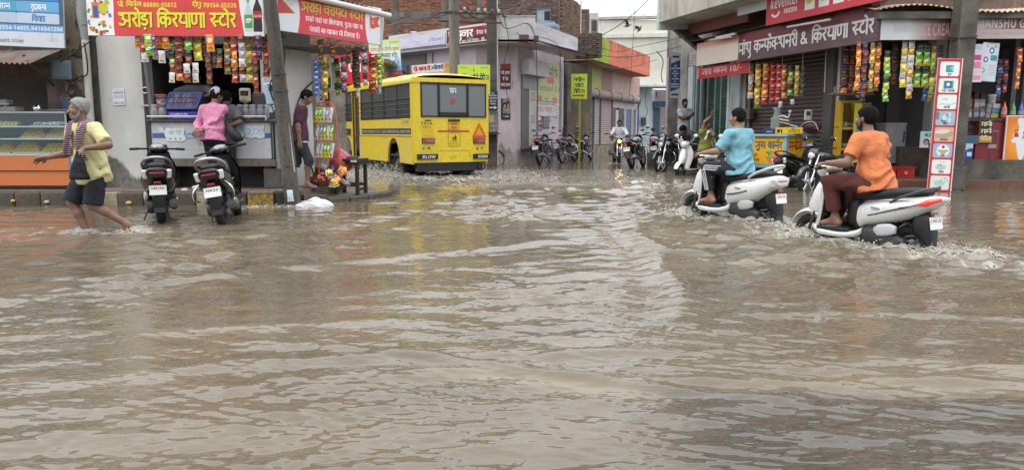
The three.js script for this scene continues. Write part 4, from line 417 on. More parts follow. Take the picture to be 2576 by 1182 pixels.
// the big red sign
sign({fac: LF,v: [212,-24,665,91],off: .85,label: 'big red grocery sign with large yellow lettering over the open shop',px: 1200,roll: -.006,edge: plain([.7,.7,.68]),draw: (g,w,h)=>{
g.fillStyle='#d3423f';g.fillRect(0,0,w,h);g.fillStyle='#e4e4e0';g.beginPath();g.moveTo(0,0);g.lineTo(w*.148,0);g.bezierCurveTo(w*.165,h*.4,w*.14,h*.6,w*.152,h);g.lineTo(0,h);g.fill();
for (let i=0;i<46;i++) {g.fillStyle=pick(['#c9b52a','#d9792a','#3f74b4','#4a9a3a','#c23a30','#8a4a2a','#e6d23a','#555','#d9d9d0']);const y=rr(.2,.95),x=rr(.006,.135);g.save();g.translate(w*x,h*y);g.rotate(rr(-.4,.4));g.fillRect(-9,-12,rr(10,24),rr(12,32));g.restore();} g.fillStyle='#d0742a';g.fillRect(w*.03,h*.26,w*.04,h*.36);g.fillStyle='#2d5ca8';g.fillRect(w*.037,h*.34,w*.026,h*.26);g.fillStyle='#c3c23c';g.beginPath();g.ellipse(w*.095,h*.40,w*.028,h*.12,0,0,7);g.fill();g.fillRect(w*.104,h*.2,w*.011,h*.2);
g.fillStyle='#dde2de';g.beginPath();g.moveTo(w,0);g.lineTo(w*.862,0);g.bezierCurveTo(w*.862,h*.5,w*.885,h*.7,w*.888,h);g.lineTo(w,h);g.fill();
const bottle=(cx,c,cap,band,bc,top,sc)=>{g.fillStyle=c;g.beginPath();g.moveTo(cx-7,h*top);g.lineTo(cx+7,h*top);g.bezierCurveTo(cx+10,h*(top+.16),cx+31*sc,h*(top+.16),cx+30*sc,h*(top+.36));g.bezierCurveTo(cx+20*sc,h*.62,cx+34*sc,h*.7,cx+27*sc,h*.9);g.lineTo(cx-27*sc,h*.9);g.bezierCurveTo(cx-34*sc,h*.7,cx-20*sc,h*.62,cx-30*sc,h*(top+.36));g.bezierCurveTo(cx-31*sc,h*(top+.16),cx-10,h*(top+.16),cx-7,h*top);g.fill();g.fillStyle=cap;g.fillRect(cx-9,h*(top-.045),18,h*.05);g.fillStyle=band;g.fillRect(cx-30*sc,h*bc,60*sc,h*.17);};
bottle(w*.915,'#b9d0c9','#2e8f5a','#3f9a3c',.53,.24,.95);g.fillStyle='#3f9a3c';g.fillRect(w*.915-27,h*.52,54,h*.3);g.fillStyle='#d9d9d9';g.beginPath();g.ellipse(w*.915,h*.65,24,16,-.25,0,7);g.fill();latin(g,'Limca',w*.915,h*.68,17,'#b53a40',{align: 'center'});bottle(w*.967,'#2b2024','#b0242a','#b8242c',.44,.15,1.05);latin(g,'Coca-Cola',w*.967,h*.57,21,'#e6dcdc',{align: 'center',font: 'serif',fit: 62,slant: -.1});
dev(g,'प्रो. निर्मल',w*.178,h*.255,h*.105,'#dfd52a',{lw: 12,fit: w*.135,shadow: '#7a2a20'});latin(g,'86890-95812',w*.322,h*.365,h*.135,'#dfd52a',{fit: w*.19});dev(g,'दीपू',w*.60,h*.255,h*.105,'#dfd52a',{lw: 12,fit: w*.05,shadow: '#7a2a20'});latin(g,'70154-35326',w*.66,h*.365,h*.135,'#dfd52a',{fit: w*.19});
dev(g,'अरोड़ा किरयाणा स्टोर',w*.178,h*.505,h*.315,'#dcd922',{fit: w*.665,lw: 12,shadow: '#4a2020'});grime(g,w,h,30);}});
// variety stall: white wall, awning and slanted red sign
{const t=front('variety_stall','white walled corner stall under the smaller slanted red sign','stall',VF);const L=VF.len;M('wall',[bx(0,L,0,3.6,-.28,0)],mat([1,1,1],.75,{map: wallTex(77,[.86,.86,.84],[.55,.52,.46],{edge: .05,amp: .06,holes: .84,ar: .3})}),t);M('roof_slab',[bx(-.2,L,3.3,3.42,-.9,-.28)],kerbM,t);M('cable',[tube([VF.at(786,205,.04),VF.at(762,230,.04),VF.at(745,275,.04),VF.at(752,330,.04),VF.at(775,400,.04),VF.at(790,440,.04)].map(([x,y])=>[x,y,.04]),.014,30,6)],black,t);}
{const t=thing('stall_awning','tin awning with a white front pipe above the slanted red sign','awning',V3(0,0,0));const a=P(660,-36,12.35),b=P(981,40,13.95),c=P(880,150,14.9),up=V3(0,.02,0);M('front_pipe',[cyl(a.toArray(),b.toArray(),.05,.05,12)],plain([.68,.67,.64],.45),t);const A=ad(a,up),Bb=ad(b,up),D=V3(a.x-.6,a.y+.30,a.z-2.2),E=V3(b.x-.9,b.y+.25,b.z-2.2);M('roof_sheet',[sheet((u,v)=>{const p=mixv(mixv(A,Bb,u),mixv(D,E,u),v);return [p.x,p.y+.05+Math.sin(u*160)*.015,p.z];},160,3)],mat([.30,.28,.27],.8,{map: T.rust,metres: 1}),t);M('support_pipe',[cyl(P(962,44,13.83).toArray(),P(957,120,13.83).toArray(),.03),cyl(P(694,85,12.5).toArray(),P(697,110,12.5).toArray(),.025),cyl(P(838,-20,13.6).toArray(),P(843,16,13.3).toArray(),.03)],plain([.6,.6,.58],.5),t);M('soffit_board',[slab([[-4.1,-12.7],[-2.75,-13.75],[-3.3,-14.6],[-4.3,-13.6]],2.66,2.70)],plain([.08,.07,.06]),t);}
sign({fac: SF,v: [690,-38,958,84],h: .66,dy: .0,off: 0,roll: -.055,label: 'slanted red sign of the variety stall with saffron flags at both ends',px: 900,edge: plain([.75,.74,.72]),draw: (g,w,h)=>{
g.fillStyle='#cf4148';g.fillRect(0,0,w,h);g.fillStyle='#d6dadc';g.beginPath();g.moveTo(0,0);g.lineTo(w*.17,0);g.bezierCurveTo(w*.215,h*.3,w*.215,h*.7,w*.19,h);g.lineTo(0,h);g.fill();g.beginPath();g.moveTo(w,0);g.lineTo(w*.845,0);g.bezierCurveTo(w*.83,h*.4,w*.84,h*.8,w*.875,h);g.lineTo(w,h);g.fill();
g.fillStyle='#b8413f';g.beginPath();g.moveTo(w*.01,h*.12);g.lineTo(w*.165,h*.52);g.lineTo(w*.012,h*.58);g.fill();g.strokeStyle='#d9a040';g.lineWidth=5;g.stroke();g.fillStyle='#c9553a';g.beginPath();g.moveTo(w*.885,h*.22);g.bezierCurveTo(w*.92,h*.4,w*.94,h*.2,w*.985,h*.26);g.lineTo(w*.965,h*.4);g.lineTo(w*.99,h*.52);g.bezierCurveTo(w*.94,h*.5,w*.93,h*.66,w*.89,h*.56);g.fill();g.strokeStyle='#777';g.lineWidth=3;g.beginPath();g.moveTo(w*.882,h*.15);g.lineTo(w*.888,h*.72);g.stroke();g.strokeStyle='#e6d9cf';g.lineWidth=4;g.beginPath();g.arc(w*.925,h*.41,12,1,5);g.stroke();
dev(g,'अरोड़ा वैरायटी स्टोर',w*.22,h*.20,h*.235,'#d6b13c',{fit: w*.60,lw: 12,shadow: '#6e2a2a'});dev(g,'हमारे यहां पर किरयाणा, पूजा-पाठ व',w*.26,h*.545,h*.115,'#e4dcdc',{fit: w*.55,lw: 12});dev(g,'पंसारी का सामान भी मिलता है।',w*.30,h*.80,h*.115,'#e4dcdc',{fit: w*.48,lw: 12});grime(g,w,h,30);}});
{// leaning concrete electricity pole with its meter
const a=P(737,497,12.2),b=P(676,-30,12.0),d=ad(b,a,-1),t=thing('utility_pole','leaning grey concrete pole between the two red signs','pole',V3(0,0,0)),s=[.112,.082];M('shaft',[sheet((u,v)=>{const q=u*2*PI+PI/4,k=Math.pow(Math.max(Math.abs(Math.cos(q)),Math.abs(Math.sin(q))),-.8),r=lerp(s[0],s[1],v)*k,p=ad(a,d,v*1.25);return [p.x+Math.cos(q)*r,p.y-.3*(1-v),p.z+Math.sin(q)*r];},24,30)],mat([.25,.23,.205],.92,{map: T.conc,bumpMap: T.bump,bumpScale: .02}),t);for (const v of [.16,.52,.60]) {const p=ad(a,d,v*1.0);M('tie_wire',[tor(.125-v*.02,.007,p.x,p.y,p.z,PI/2+.1,.1)],black,t);}
M('paint_band',[cyl(ad(a,d,.13).add(V3(.085,0,.08)).toArray(),ad(a,d,.36).add(V3(.075,0,.075)).toArray(),.018,.014)],dirty([.72,.72,.72]),t);
}
{const t=thing('meter_box','pale blue electricity meter box wired to the leaning pole','meter box',P(684,236,12.35));M('box',[rb(.22,.36,.13,.03,0,0,0,0,0,.12)],mat([.34,.50,.58],.4),t);M('bracket',[rb(.05,.26,.04,.01,-.12,.12,.02,0,0,.14),rb(.09,.10,.06,.01,.1,.22,0)],plain([.6,.62,.62]),t);M('window',[rb(.10,.08,.02,.008,.01,.08,.065,0,0,.12)],mat([.1,.12,.13],.1),t);M('cable',[tube([[.05,-.17,.05],[0,.05,.1],[.02,.2,.1],[.14,.3,.08],[.22,.5,.06],[.20,.9,0]],.011,26,5)],black,t);M('cable',[tube([[-.05,.15,.08],[.1,.12,.1],[.2,.3,.1],[.27,.8,.02]],.009,20,5)],black,t);M('cable',[tube([[-.02,-.18,.03],[.05,-.3,.06],[.12,-.34,.05],[.2,-.1,.08]],.009,20,5)],black,t);}
{const t=thing('switch_box','dark switch boxes mounted low on the right of the counter','switch box',P(690,290,12.55));M('box',[rb(.16,.12,.1,.02,0,.0,0),rb(.2,.06,.12,.02,.02,-.1,0)],plain([.05,.05,.055]),t);M('white_plug',[rb(.05,.12,.05,.01,-.03,.1,.04,0,0,-.2)],plain([.7,.7,.7]),t);}
// ---------- grocery counter, its goods and the hanging packets ----------
{
const z=-12.9,X=(vx)=>P(vx,340,12.9).x,Y=(vy)=>P(500,vy,12.9).y,t=thing('shop_counter','white counter with a blue stripe and torn papers under the red grocery sign','counter',V3(0,0,0)),wh=plain([.60,.61,.61],.35);
const x0=X(376),x1=X(684);M('front_panel',[rb(x1-x0,Y(306)-Y(401),.5,.012,(x0+x1)/2,(Y(306)+Y(401))/2,z-.25)],wh,t);M('blue_stripe',[bx(x0+.04,x1-.03,Y(347),Y(335),z,z+.004)],paint([.05,.12,.40],.4),t);for (const vx of [378,682]) M('edge_trim',[bx(X(vx)-.012,X(vx)+.012,Y(401),Y(306),z,z+.012)],darkIron,t);M('edge_trim',[bx(x0,x1,Y(402.5),Y(399),z,z+.016)],darkIron,t);
M('seam',[bx(x0+.02,x1-.02,Y(376)-.002,Y(376)+.002,z-.001,z+.002)],plain([.35,.35,.35]),t);
M('counter_top',[rb(X(694)-x0+.04,.035,.62,.01,(X(694)+x0)/2-.02,Y(304),z-.25)],plain([.07,.06,.055],.4),t);M('rail',[cyl([X(375),Y(293),z+.05],[X(672),Y(293),z+.05],.016),cyl([X(672),Y(293),z+.05],[X(672),Y(303),z+.05],.014)],plain([.72,.72,.7],.3),t);
M('plinth_beam',[rb(X(690)-x0,.12,.5,.012,(X(690)+x0)/2,Y(410),z-.22)],dirty([.17,.14,.115]),t);M('support_block',[rb(.30,.34,.4,.012,X(679),.40,z-.2)],concrete([.22,.21,.19]),t);M('support_block',[rb(.30,.34,.4,.012,X(400),.40,z-.25)],concrete([.25,.23,.21]),t);M('back_panel',[bx(x0,x1,.2,Y(400),z-.5,z-.45)],plain([.05,.045,.04]),t);
M('end_post',[bx(X(690),X(703),.25,Y(304),z-.2,z-.02)],plain([.28,.29,.29]),t);M('end_post',[bx(X(705),X(712),.25,Y(304),z-.2,z-.02)],plain([.12,.06,.05]),t);
const paper=(v,c,draw,lab)=>{const w=X(v[2])-X(v[0]),h=Y(v[1])-Y(v[3]),p=thing('paper_notice',lab,'paper',V3((X(v[0])+X(v[2]))/2,(Y(v[1])+Y(v[3]))/2,z+.012));p.rotation.z=rr(-.03,.03);M('sheet',[sheet((a,b)=>[(a-.5)*w+.012*Math.sin(b*9),(b-.5)*h+.01*Math.sin(a*14),.012*Math.sin(a*5+b*3)*b],10,8)],printM(canvas(160,110,draw),.7),p);};
paper([415,322,464,355],0,(g,w,h)=>{g.fillStyle='#cfd6d4';g.fillRect(0,0,w,h);dev(g,'वीटा दही',w/2,26,26,'#7d9a92',{center: true,lw: 10});for (let i=0;i<3;i++) {g.fillStyle='#3f9aa0';g.fillRect(28+i*40,78,17,19);g.fillStyle='#bfe0dc';g.fillRect(30+i*40,82,12,4);}},'pale paper notice about curd taped left on the white counter');
paper([585,316,613,345],0,(g,w,h)=>{g.fillStyle='#c3ced6';g.fillRect(0,0,w,h);scrib(g,20,20,110,10,'#8fa6b4',4);},'crumpled pale paper on the counter beside the black bag');paper([615,315,664,347],0,(g,w,h)=>{g.fillStyle='#c9d3da';g.fillRect(0,0,w,h);g.strokeStyle='#8fb0c4';g.lineWidth=6;for (let i=0;i<4;i++) {g.beginPath();g.ellipse(30+i*34,55,14,26,.5,0,7);g.stroke();}},'torn pale paper with blue marks, rightmost on the white counter');
paper([398,318,414,334],0,(g,w,h)=>{g.fillStyle='#c2c5c5';g.fillRect(0,0,w,h);},'torn scrap of paper left of the curd notice');paper([465,335,488,347],0,(g,w,h)=>{g.fillStyle='#9fb0cc';g.fillRect(0,0,w,h);scrib(g,5,30,150,16,'#4a6aa8',2);},'half torn sticker over the blue stripe left of the men');
paper([492,346,512,362],0,(g,w,h)=>{g.fillStyle='#b9b9b9';g.fillRect(0,0,w,h);scrib(g,20,20,110,16,'#222',3);},'small paper with black print beside the hands of the man in pink');
const top=Y(303)+.02,at=(vx,dz=-.12)=>V3(P(vx,300,12.9-dz).x,top,z+dz);
const jarG=lathe([[.001,.004],[.066,.004],[.072,.03],[.072,.17],[.05,.205],[.05,.215],[.046,.215],[.046,.20],[.066,.168],[.066,.03],[.001,.012]],20),lidG=lathe([[.054,.205],[.056,.25],[.05,.256],[.001,.258]],18),jarGl=mat([.86,.88,.88],.08,{transmission: .85,thickness: 0});
const jar=(vx,lid,fill,lv,lab,dz)=>{const j=thing('jar',lab,'jar',at(vx,dz),0,'plastic jars of sweets on the counter');M('jar_body',[jarG],jarGl,j);M('lid',[lidG],plain(lid,.4),j);const q=[];for (let i=0;i<30;i++) {const a=rr(0,7),r=rr(0,.046),h=rr(.03,lv);q.push(rb(.03,.022,.024,.006,Math.cos(a)*r,h,Math.sin(a)*r,rr(0,3),rr(0,3),0,1));} M('sweets',q,plain(fill,.4),j).userData.kind='stuff';return j;};
jar(583,[.10,.35,.62],[.06,.32,.66],.17,'clear jar with bright blue sweets by the man in grey');jar(603,[.35,.36,.38],[.30,.26,.25],.09,'half empty clear jar right of the blue one');jar(619,[.4,.4,.42],[.2,.2,.22],.12,'clear jar under the yellow weighing display');jar(636,[.45,.44,.44],[.72,.16,.42],.13,'clear jar with bright pink sweets');jar(655,[.36,.37,.4],[.06,.11,.45],.12,'clear jar with dark blue label right of the pink one');jar(674,[.55,.56,.56],[.5,.5,.5],.10,'clear jar with white sweets at the right end of the rail');jar(389,[.45,.42,.40],[.42,.22,.18],.17,'clear jar of reddish sweets at the left end of the rail');jar(409,[.2,.12,.12],[.4,.16,.12],.10,'small jar under the red lidded candy tub');
{const j=thing('candy_tub','square tub of mixed sweets with a red lid at the left of the counter','tub',at(410,-.3).add(V3(0,.16,0)));M('tub',[xf(new THREE.CylinderGeometry(.115,.095,.25,4,1),0,.125,0,0,PI/4)],printM(canvas(96,96,(g)=>{g.fillStyle='#9a8f96';g.fillRect(0,0,96,96);for (let i=0;i<90;i++) {g.fillStyle=pick(['#c9a04a','#b5563a','#d8cfc0','#8a5a6a','#c27a3a','#6a4a6a']);g.beginPath();g.ellipse(rr(0,96),rr(24,96),6,4,rr(0,3),0,7);g.fill();} g.fillStyle='#6a4470';g.fillRect(0,8,96,14);}),.3),j);M('lid',[rb(.185,.03,.185,.01,0,.262,0)],plain([.55,.10,.10],.4),j);M('stand_box',[rb(.19,.16,.2,.01,0,-.08,-.0)],plain([.22,.12,.12]),j);}
{const b=thing('display_rack','tilted blue plastic rack of wrapped bars on the counter','rack',at(462,-.26));const bl=plain([.035,.085,.28],.4);b.rotation.x=-.0;const tl=(g)=>xf(g,0,.32,0,.75);M('frame',[tl(rb(.60,.05,.05,.015,0,0,.2)),tl(rb(.60,.05,.05,.015,0,0,-.2)),tl(rb(.05,.05,.44,.015,-.28,0,0)),tl(rb(.05,.05,.44,.015,.28,0,0)),tl(bx(-.28,.28,-.03,-.01,-.2,.2))],bl,b);for (let r=0;r<3;r++) for (let i=0;i<14;i++) M('wrapped_bar',[tl(rb(.03,.02,.11,.006,-.235+i*.036,.005,-.13+r*.125))],plain(pick([[.16,.14,.24],[.10,.10,.20],[.24,.22,.28],[.14,.06,.16]]),.35),b);M('leg',[bx(-.27,-.24,0,.3,-.2,-.17)],bl,b);M('leg',[bx(.24,.27,0,.3,-.2,-.17)],bl,b);}
{const b=thing('chocolate_box','purple blue box with slanted white lettering below the blue rack','box',at(461,.02).add(V3(0,.0,0)));const w=X(500)-X(423);M('box',[rb(w,.125,.16,.008,0,.064,-.05)],plain([.05,.04,.24],.4),b);M('print',[quad(w-.01,.115,0,.064,.032)],printM(canvas(256,56,(g,W,H)=>{g.fillStyle='#4038a0';g.fillRect(0,0,W,H);latin(g,'A Cadbury for',20,24,22,'#d7d4e6',{slant: -.2,fit: 150});latin(g,'every occasion',50,47,22,'#d7d4e6',{slant: -.2,fit: 170});}),.4),b);}
{const s=thing('weighing_display','pale weighing machine display on a pole above the jars','scale',at(618,-.2));M('pole',[cyl([0,0,0],[0,.32,0],.012)],steel,s);M('head',[rb(.20,.24,.06,.03,0,.42,0),xf(new THREE.CylinderGeometry(.10,.05,.05,4),0,.31,0,0,PI/4)],plain([.66,.64,.52],.4),s);M('screen',[rb(.14,.085,.02,.01,0,.45,.026)],mat([.02,.02,.02],.1),s);M('digits',[bx(-.04,.04,.435,.45,.036,.039)],mat([.5,.03,.02],.4),s);M('key_panel',[sph(.055,0,.355,.027,1.1,.65,.15)],plain([.62,.5,.10],.4),s);M('base',[rb(.26,.05,.26,.015,0,.025,0)],plain([.5,.5,.48]),s);}
{const s=thing('printed_pouch','dark box with clutter behind the jars at the right of the counter','box',at(660,-.38));M('box',[rb(.3,.42,.2,.02,0,.22,0)],plain([.10,.085,.08]),s);M('lid',[rb(.26,.04,.18,.01,0,.45,0)],plain([.2,.17,.15]),s);}
}
{// packets under the red sign, nearer rows first: [x, top, bottom, width, count, colours, depth, label]
const g='snack packet strips hanging under the big red grocery sign',z=12.5,L=[
[346,89,119,17,1,['orange'],'single orange packet at the far left under the red sign'],[361,112,154,18,2,['red','white'],'pair of red and white packets hanging lowest at the left'],[369,89,137,20,2,['lime','green'],'two big green packets second from the left'],[395,89,120,19,1,['orange'],'left one of the two orange packets side by side'],[413,89,120,19,1,['orange'],'right one of the two orange packets side by side'],[384,92,131,12,2,['purple'],'narrow purple strip behind the two orange packets'],[418,118,141,19,1,['purple'],'bright purple packet below the two orange ones'],[389,127,148,14,1,['silver'],'dull silver packet below the purple strip'],[404,130,157,18,1,['white'],'shiny silver white packet left of the green strip'],[427,89,163,17,4,['dark','green','dark','lime'],'long dark green strip ending in a bright green packet'],[445,89,153,22,4,['maroon'],'wide maroon strip above brown packets, left of centre'],[431,160,206,16,2,['brown','white'],'brown and white packet pair hanging low by the maroon strip'],[447,150,201,17,3,['brown','maroon','orange'],'brown strip ending in an orange packet'],[470,89,160,18,4,['brown','green','dark','maroon'],'strip with one green packet among brown ones'],[468,163,206,16,2,['white','maroon'],'white packet over a maroon one, hanging low'],[493,89,150,21,3,['olive','yellow','yellow'],'big bright yellow packets near the middle'],[489,161,206,17,2,['white'],'two white packets back to front below the yellow ones'],[527,90,127,19,1,['orange'],'single large orange packet hanging apart by the middle gap'],[522,126,208,15,4,['maroon'],'dark red strip hanging just above the men'],[537,126,168,14,2,['dark'],'short dark strip left of the middle gap'],[551,126,168,14,2,['dark','brown'],'short dark brown strip in the middle gap'],[568,91,183,18,6,['brown','olive','gold','silver'],'strip of gold and silver packets right of the middle gap'],[585,91,204,17,6,['brown','red','orange','orange'],'long orange strip ending level with the yellow one'],[604,91,203,17,6,['maroon','silver','silver','white'],'long silver strip between the orange and yellow strips'],[623,91,204,18,6,['olive','olive','yellow'],'long yellow olive strip on the right'],[637,91,228,14,7,['maroon','dark','red'],'narrow dark strip ending red, the longest on the right'],[648,91,148,16,3,['plum'],'short plum strip at the right under the bottles'],[666,91,190,17,5,['maroon','maroon','red'],'red brown strip beside the leaning pole'],[679,91,148,14,3,['red'],'dark red strip half hidden by the leaning pole'],[508,92,150,14,3,['dark','maroon'],'dark strip behind the yellow packets'],[458,92,140,14,3,['plum','maroon'],'dim plum strip behind the maroon one']];
L.forEach(([x,a,b,w,n,c,l],i)=>{const d=z-(i % 3)*.09-(i>28?-.25:0),k=d/F;strip(P(x,a-3,d),0,w*k*1.04,n,(b-a+3)*k,c,l,g);});
const t=thing('hanging_rail','dark wooden rail that the packets hang from','rail',V3(0,0,0)),p=P(336,86,12.45),q=P(688,88,12.45);M('rail',[cyl(p.toArray(),q.toArray(),.022)],darkIron,t);for (const vx of [380,680]) {const a=P(vx,86,12.45);M('hanger',[cyl([a.x,a.y,a.z],[a.x,a.y+.05,-13.2],.015)],darkIron,t);}
}
{// packets, rack, table and bags of the variety stall
const g='packet strips hanging from the variety stall awning',L=[[793,228,362,14,7,['blue'],'narrow bright blue strip beside the white wall',13.3],[803,236,400,11,8,['blue','white'],'blue and white strip, second from the white wall',13.5],[815,214,372,15,6,['yellow','olive','gold'],'yellow strip beside the pale green card',13.4],[826,222,300,11,4,['white','brown'],'thin white strip over the pale green card',13.5],[822,330,408,16,3,['brown','maroon'],'brown packets hanging low above the orange rack',13.6],[846,222,360,18,6,['dark','green'],'wide dark green strip left of the red board',13.7],[863,215,350,15,7,['plum','silver'],'dark shiny strip crossing the left of the red board',13.5],[894,180,330,20,6,['dark'],'broad dark strip between the two halves of the red board',13.7],[915,175,322,15,6,['plum','silver'],'plum strip ending over the bus roof',13.6],[899,318,370,11,3,['white'],'three small white packets hanging in front of the bus',13.7],[936,205,350,21,6,['red','brown','orange','gold'],'orange brown strip at the front corner of the awning',13.8],[953,205,320,16,6,['green','lime','green'],'bright green strip at the front corner of the awning',13.85],[961,214,300,10,4,['yellow','olive'],'yellow strip outermost at the front corner',13.95],[940,333,352,13,1,['white'],'white packet below the orange brown strip',13.8],[955,322,356,13,1,['white'],'white packet below the bright green strip',13.85],[835,160,218,16,4,['brown'],'short brown strip high under the awning, left',13.3],[875,170,240,15,4,['maroon','dark'],'short maroon strip high under the awning, middle',13.4],[805,150,226,17,4,['dark','brown'],'short dark strip high beside the white wall',13.2]];
for (const [x,a,b,w,n,c,l,d] of L) {const k=d/F,s=395/2576*0+1/1.0;const V=(v)=>v;strip(P(x,a*.661,d),-.4,w*k*1.05,n,(b-a)*k*.661,c,l,g);}
{const c=thing('hanging_card','pale green card of dark bangles hanging by the white wall','card',P(824,189,13.5),-.3);M('card',[rb(.14,.55,.012,.004,0,0,0)],plain([.55,.62,.35],.5),c);for (const x of [-.03,.03]) M('bangle',[xf(tor(.03,.012,0,0,0),x,-.12,.012,0,0,0,.8,2.6,1)],black,c);}
{// orange wire rack
const b0=P(825,462,13.25),r=thing('display_stand','orange red wire rack of white and green pouches beside the boy','rack',V3(b0.x,.34,b0.z),-.25),m=paint([.62,.10,.04],.4),W=.33,H=1.36;M('frame',[tube([[-W/2,0,0],[-W/2-.03,H*.5,0],[-W/2-.03,H-.08,0],[-W/2+.04,H,0],[W/2-.06,H,0],[W/2,H-.08,0],[W/2+.05,H*.5,0],[W/2+.1,0,0]],.013,60,6)],m,r);for (let k=0;k<5;k++) M('cross_wire',[cyl([-W/2-.02,.08+k*.31,-.01],[W/2+.03,.08+k*.31,-.01],.006),cyl([-W/2-.02,.08+k*.31,.09],[W/2+.03,.08+k*.31,.09],.006)],m,r);M('foot_wire',[tube([[-W/2,0,0],[-W/2,0,.18],[W/2+.08,0,.18],[W/2+.1,0,0]],.011,24,6)],m,r);
for (let k=1;k<4;k++) for (let i=0;i<5;i++) {const p=Mg('pouch',packG[i % 3],PK[(i+k) % 5 === 4?'lime':(i+k) % 3?'white':i % 2?'silver':'lime'],r);p.position.set(-W/2+.03+i*.07,.36+k*.31,.05);p.scale.set(.075,.26,.10);p.rotation.set(-.15,0,-.12);}
}
{const k=thing('packet_stack','bundles of toys and pouches heaped at the foot of the orange rack','packets',P(818,450,13.1).setY(.34));for (let i=0;i<26;i++) {const m=Mg('packet',packG[i % 3],PK[['blue','yellow','purple','white','orange','gold','crimson'][i % 7]],k);m.position.set(rr(-.02,.32),rr(.04,.30)*(1-i/60),rr(-.02,.16));m.scale.set(rr(.08,.14),rr(.12,.20),rr(.07,.12));m.rotation.set(rr(-.9,.9),rr(-1,1),rr(-2,2));}}
{const b=thing('plastic_bag','puffed pink red plastic bag on the black table','bag',P(856,412,13.55));const g=new THREE.IcosahedronGeometry(.2,4),p=g.attributes.position;for (let i=0;i<p.count;i++) {const v=V3().fromBufferAttribute?new THREE.Vector3().fromBufferAttribute(p,i):0,n=1+.22*(fbm(v.x*9+5,v.y*9+v.z*7,4,0,3)-.5)*2;p.setXYZ(i,v.x*n*1.1,v.y*n*(v.y>0?1.25:.8),v.z*n);} g.computeVertexNormals();M('bag',[g],mat([.62,.09,.13],.25,{transmission: .25,thickness: 0}),b);M('knot',[xf(new THREE.ConeGeometry(.05,.12,8),-.02,.27,0)],mat([.6,.09,.13],.3),b);}
{const o=G(888,478,.215),t=thing('table','small black wooden table standing in the splashing water by the rack','table',V3(P(882,470,13.6).x,.02,-13.6),-.2);const m=plain([.03,.025,.022],.6);M('table_top',[rb(.52,.05,.5,.008,0,.68,0),rb(.5,.07,.44,.006,0,.63,0)],m,t);for (const [x,z] of [[-.21,.19],[.21,.19],[-.21,-.19],[.21,-.19]]) M('leg',[rb(.06,.62,.06,.008,x,.31,z)],m,t);M('stretcher',[bx(-.21,.21,.2,.25,.17,.2),bx(-.21,.21,.2,.25,-.2,-.17),bx(-.22,-.19,.12,.17,-.2,.2),bx(.19,.22,.12,.17,-.2,.2)],m,t);M('paper',[rb(.12,.04,.01,.003,.18,.66,.255)],plain([.6,.6,.58]),t);M('cloth_strip',[rb(.3,.04,.35,.01,-.05,.72,0)],dirty([.10,.085,.075]),t);}
const bm=[dirty([.20,.09,.06]),dirty([.13,.085,.065]),dirty([.26,.13,.09])];let n=0;for (let r=0;r<4;r++) for (let i=0;i<5-r;i++) {const p=P(783+i*15+r*7,470,13.35),q=n++;const o=M('brick',[rb(.21,.085,.11,.012,0,0,0)],bm[(q*7) % 3]);o.position.set(p.x,.27+r*.086,p.z-.1+rr(-.04,.04));o.rotation.y=rr(-.4,.4);tag(o,`loose brick in the ${['bottom', 'second', 'third', 'top'][r]} course of the heap behind the boy's feet, ${['first', 'second', 'third', 'fourth', 'fifth'][i]} from left`,'brick','bricks heaped by the boy');}
{const o=thing('sack','white plastic sack lying in the flowing water at the kerb','sack',P(790,497,11.95).setY(-.02));const g=sheet((u,v)=>{const a=u*2*PI,e=Math.pow(Math.sin(v*PI),.5),x=(v-.5)*.62;return [x,Math.max(-.03,Math.sin(a)*.11*e*(1+.35*Math.sin(x*9+1))+.02+.018*Math.sin(a*5+x*20)),Math.cos(a)*.17*e+.02*Math.sin(x*14)];},36,30);M('sack',[g],plain([.72,.68,.70],.5),o);M('fold',[tube([[-.2,.10,.06],[-.05,.125,.08],[.12,.10,.05]],.012,14,5)],plain([.66,.6,.63],.5),o);}
const lit=(vx,vy,z,c,lab,s=.12)=>{const o=thing('litter',lab,'litter',P(vx,vy,z));const g=new THREE.IcosahedronGeometry(s,2),p=g.attributes.position;for (let i=0;i<p.count;i++) {const f=1+.5*(fbm(p.getX(i)*30+9,p.getY(i)*30+p.getZ(i)*20,3)-.5);p.setXYZ(i,p.getX(i)*f,p.getY(i)*f*.6,p.getZ(i)*f*.5);} g.computeVertexNormals();M('scrap',[g],plain(c,.4),o);};
lit(30,505,12.08,[.66,.42,.02],'yellow plastic scrap floating at the kerb, far left',.042);lit(322,510,12.05,[.66,.46,.05],'yellow scrap in the water just right of the man in yellow',.05);lit(115,508,12.08,[.5,.44,.34],'pale scrap floating at the kerb left of the man',.045);lit(225,518,11.9,[.015,.018,.03],'dark rag lying against the kerb behind the walking man',.2);{const o=thing('litter','pale blue wrapper caught at the foot of the leaning pole','litter',P(728,490,11.98));const m=Mg('wrapper',packG[1],mat([.42,.50,.56],.35),o);m.scale.set(.10,.19,.09);m.rotation.set(-.2,.2,.12);m.position.y=.08;} lit(463,478,12.5,[.6,.58,.55],'white litter on the pavement between the black scooters',.06);lit(492,472,12.55,[.62,.6,.57],'paper litter on the pavement below the counter',.07);
}
T.busDirt=tex(512,512,(x,y)=>{const n=fbm(x*7,y*7,4,7,501),s=fbm(x*40,y*5,3,40,503),a=vn(x*130,y*130,130,505),k=smooth(.74,.84,a+.3*(n-.5)),f=.95+.08*(n-.5)+.06*(s-.5);return [f*lerp(1,.86,k),f*lerp(1,.84,k),f*lerp(1,.86,k)];});
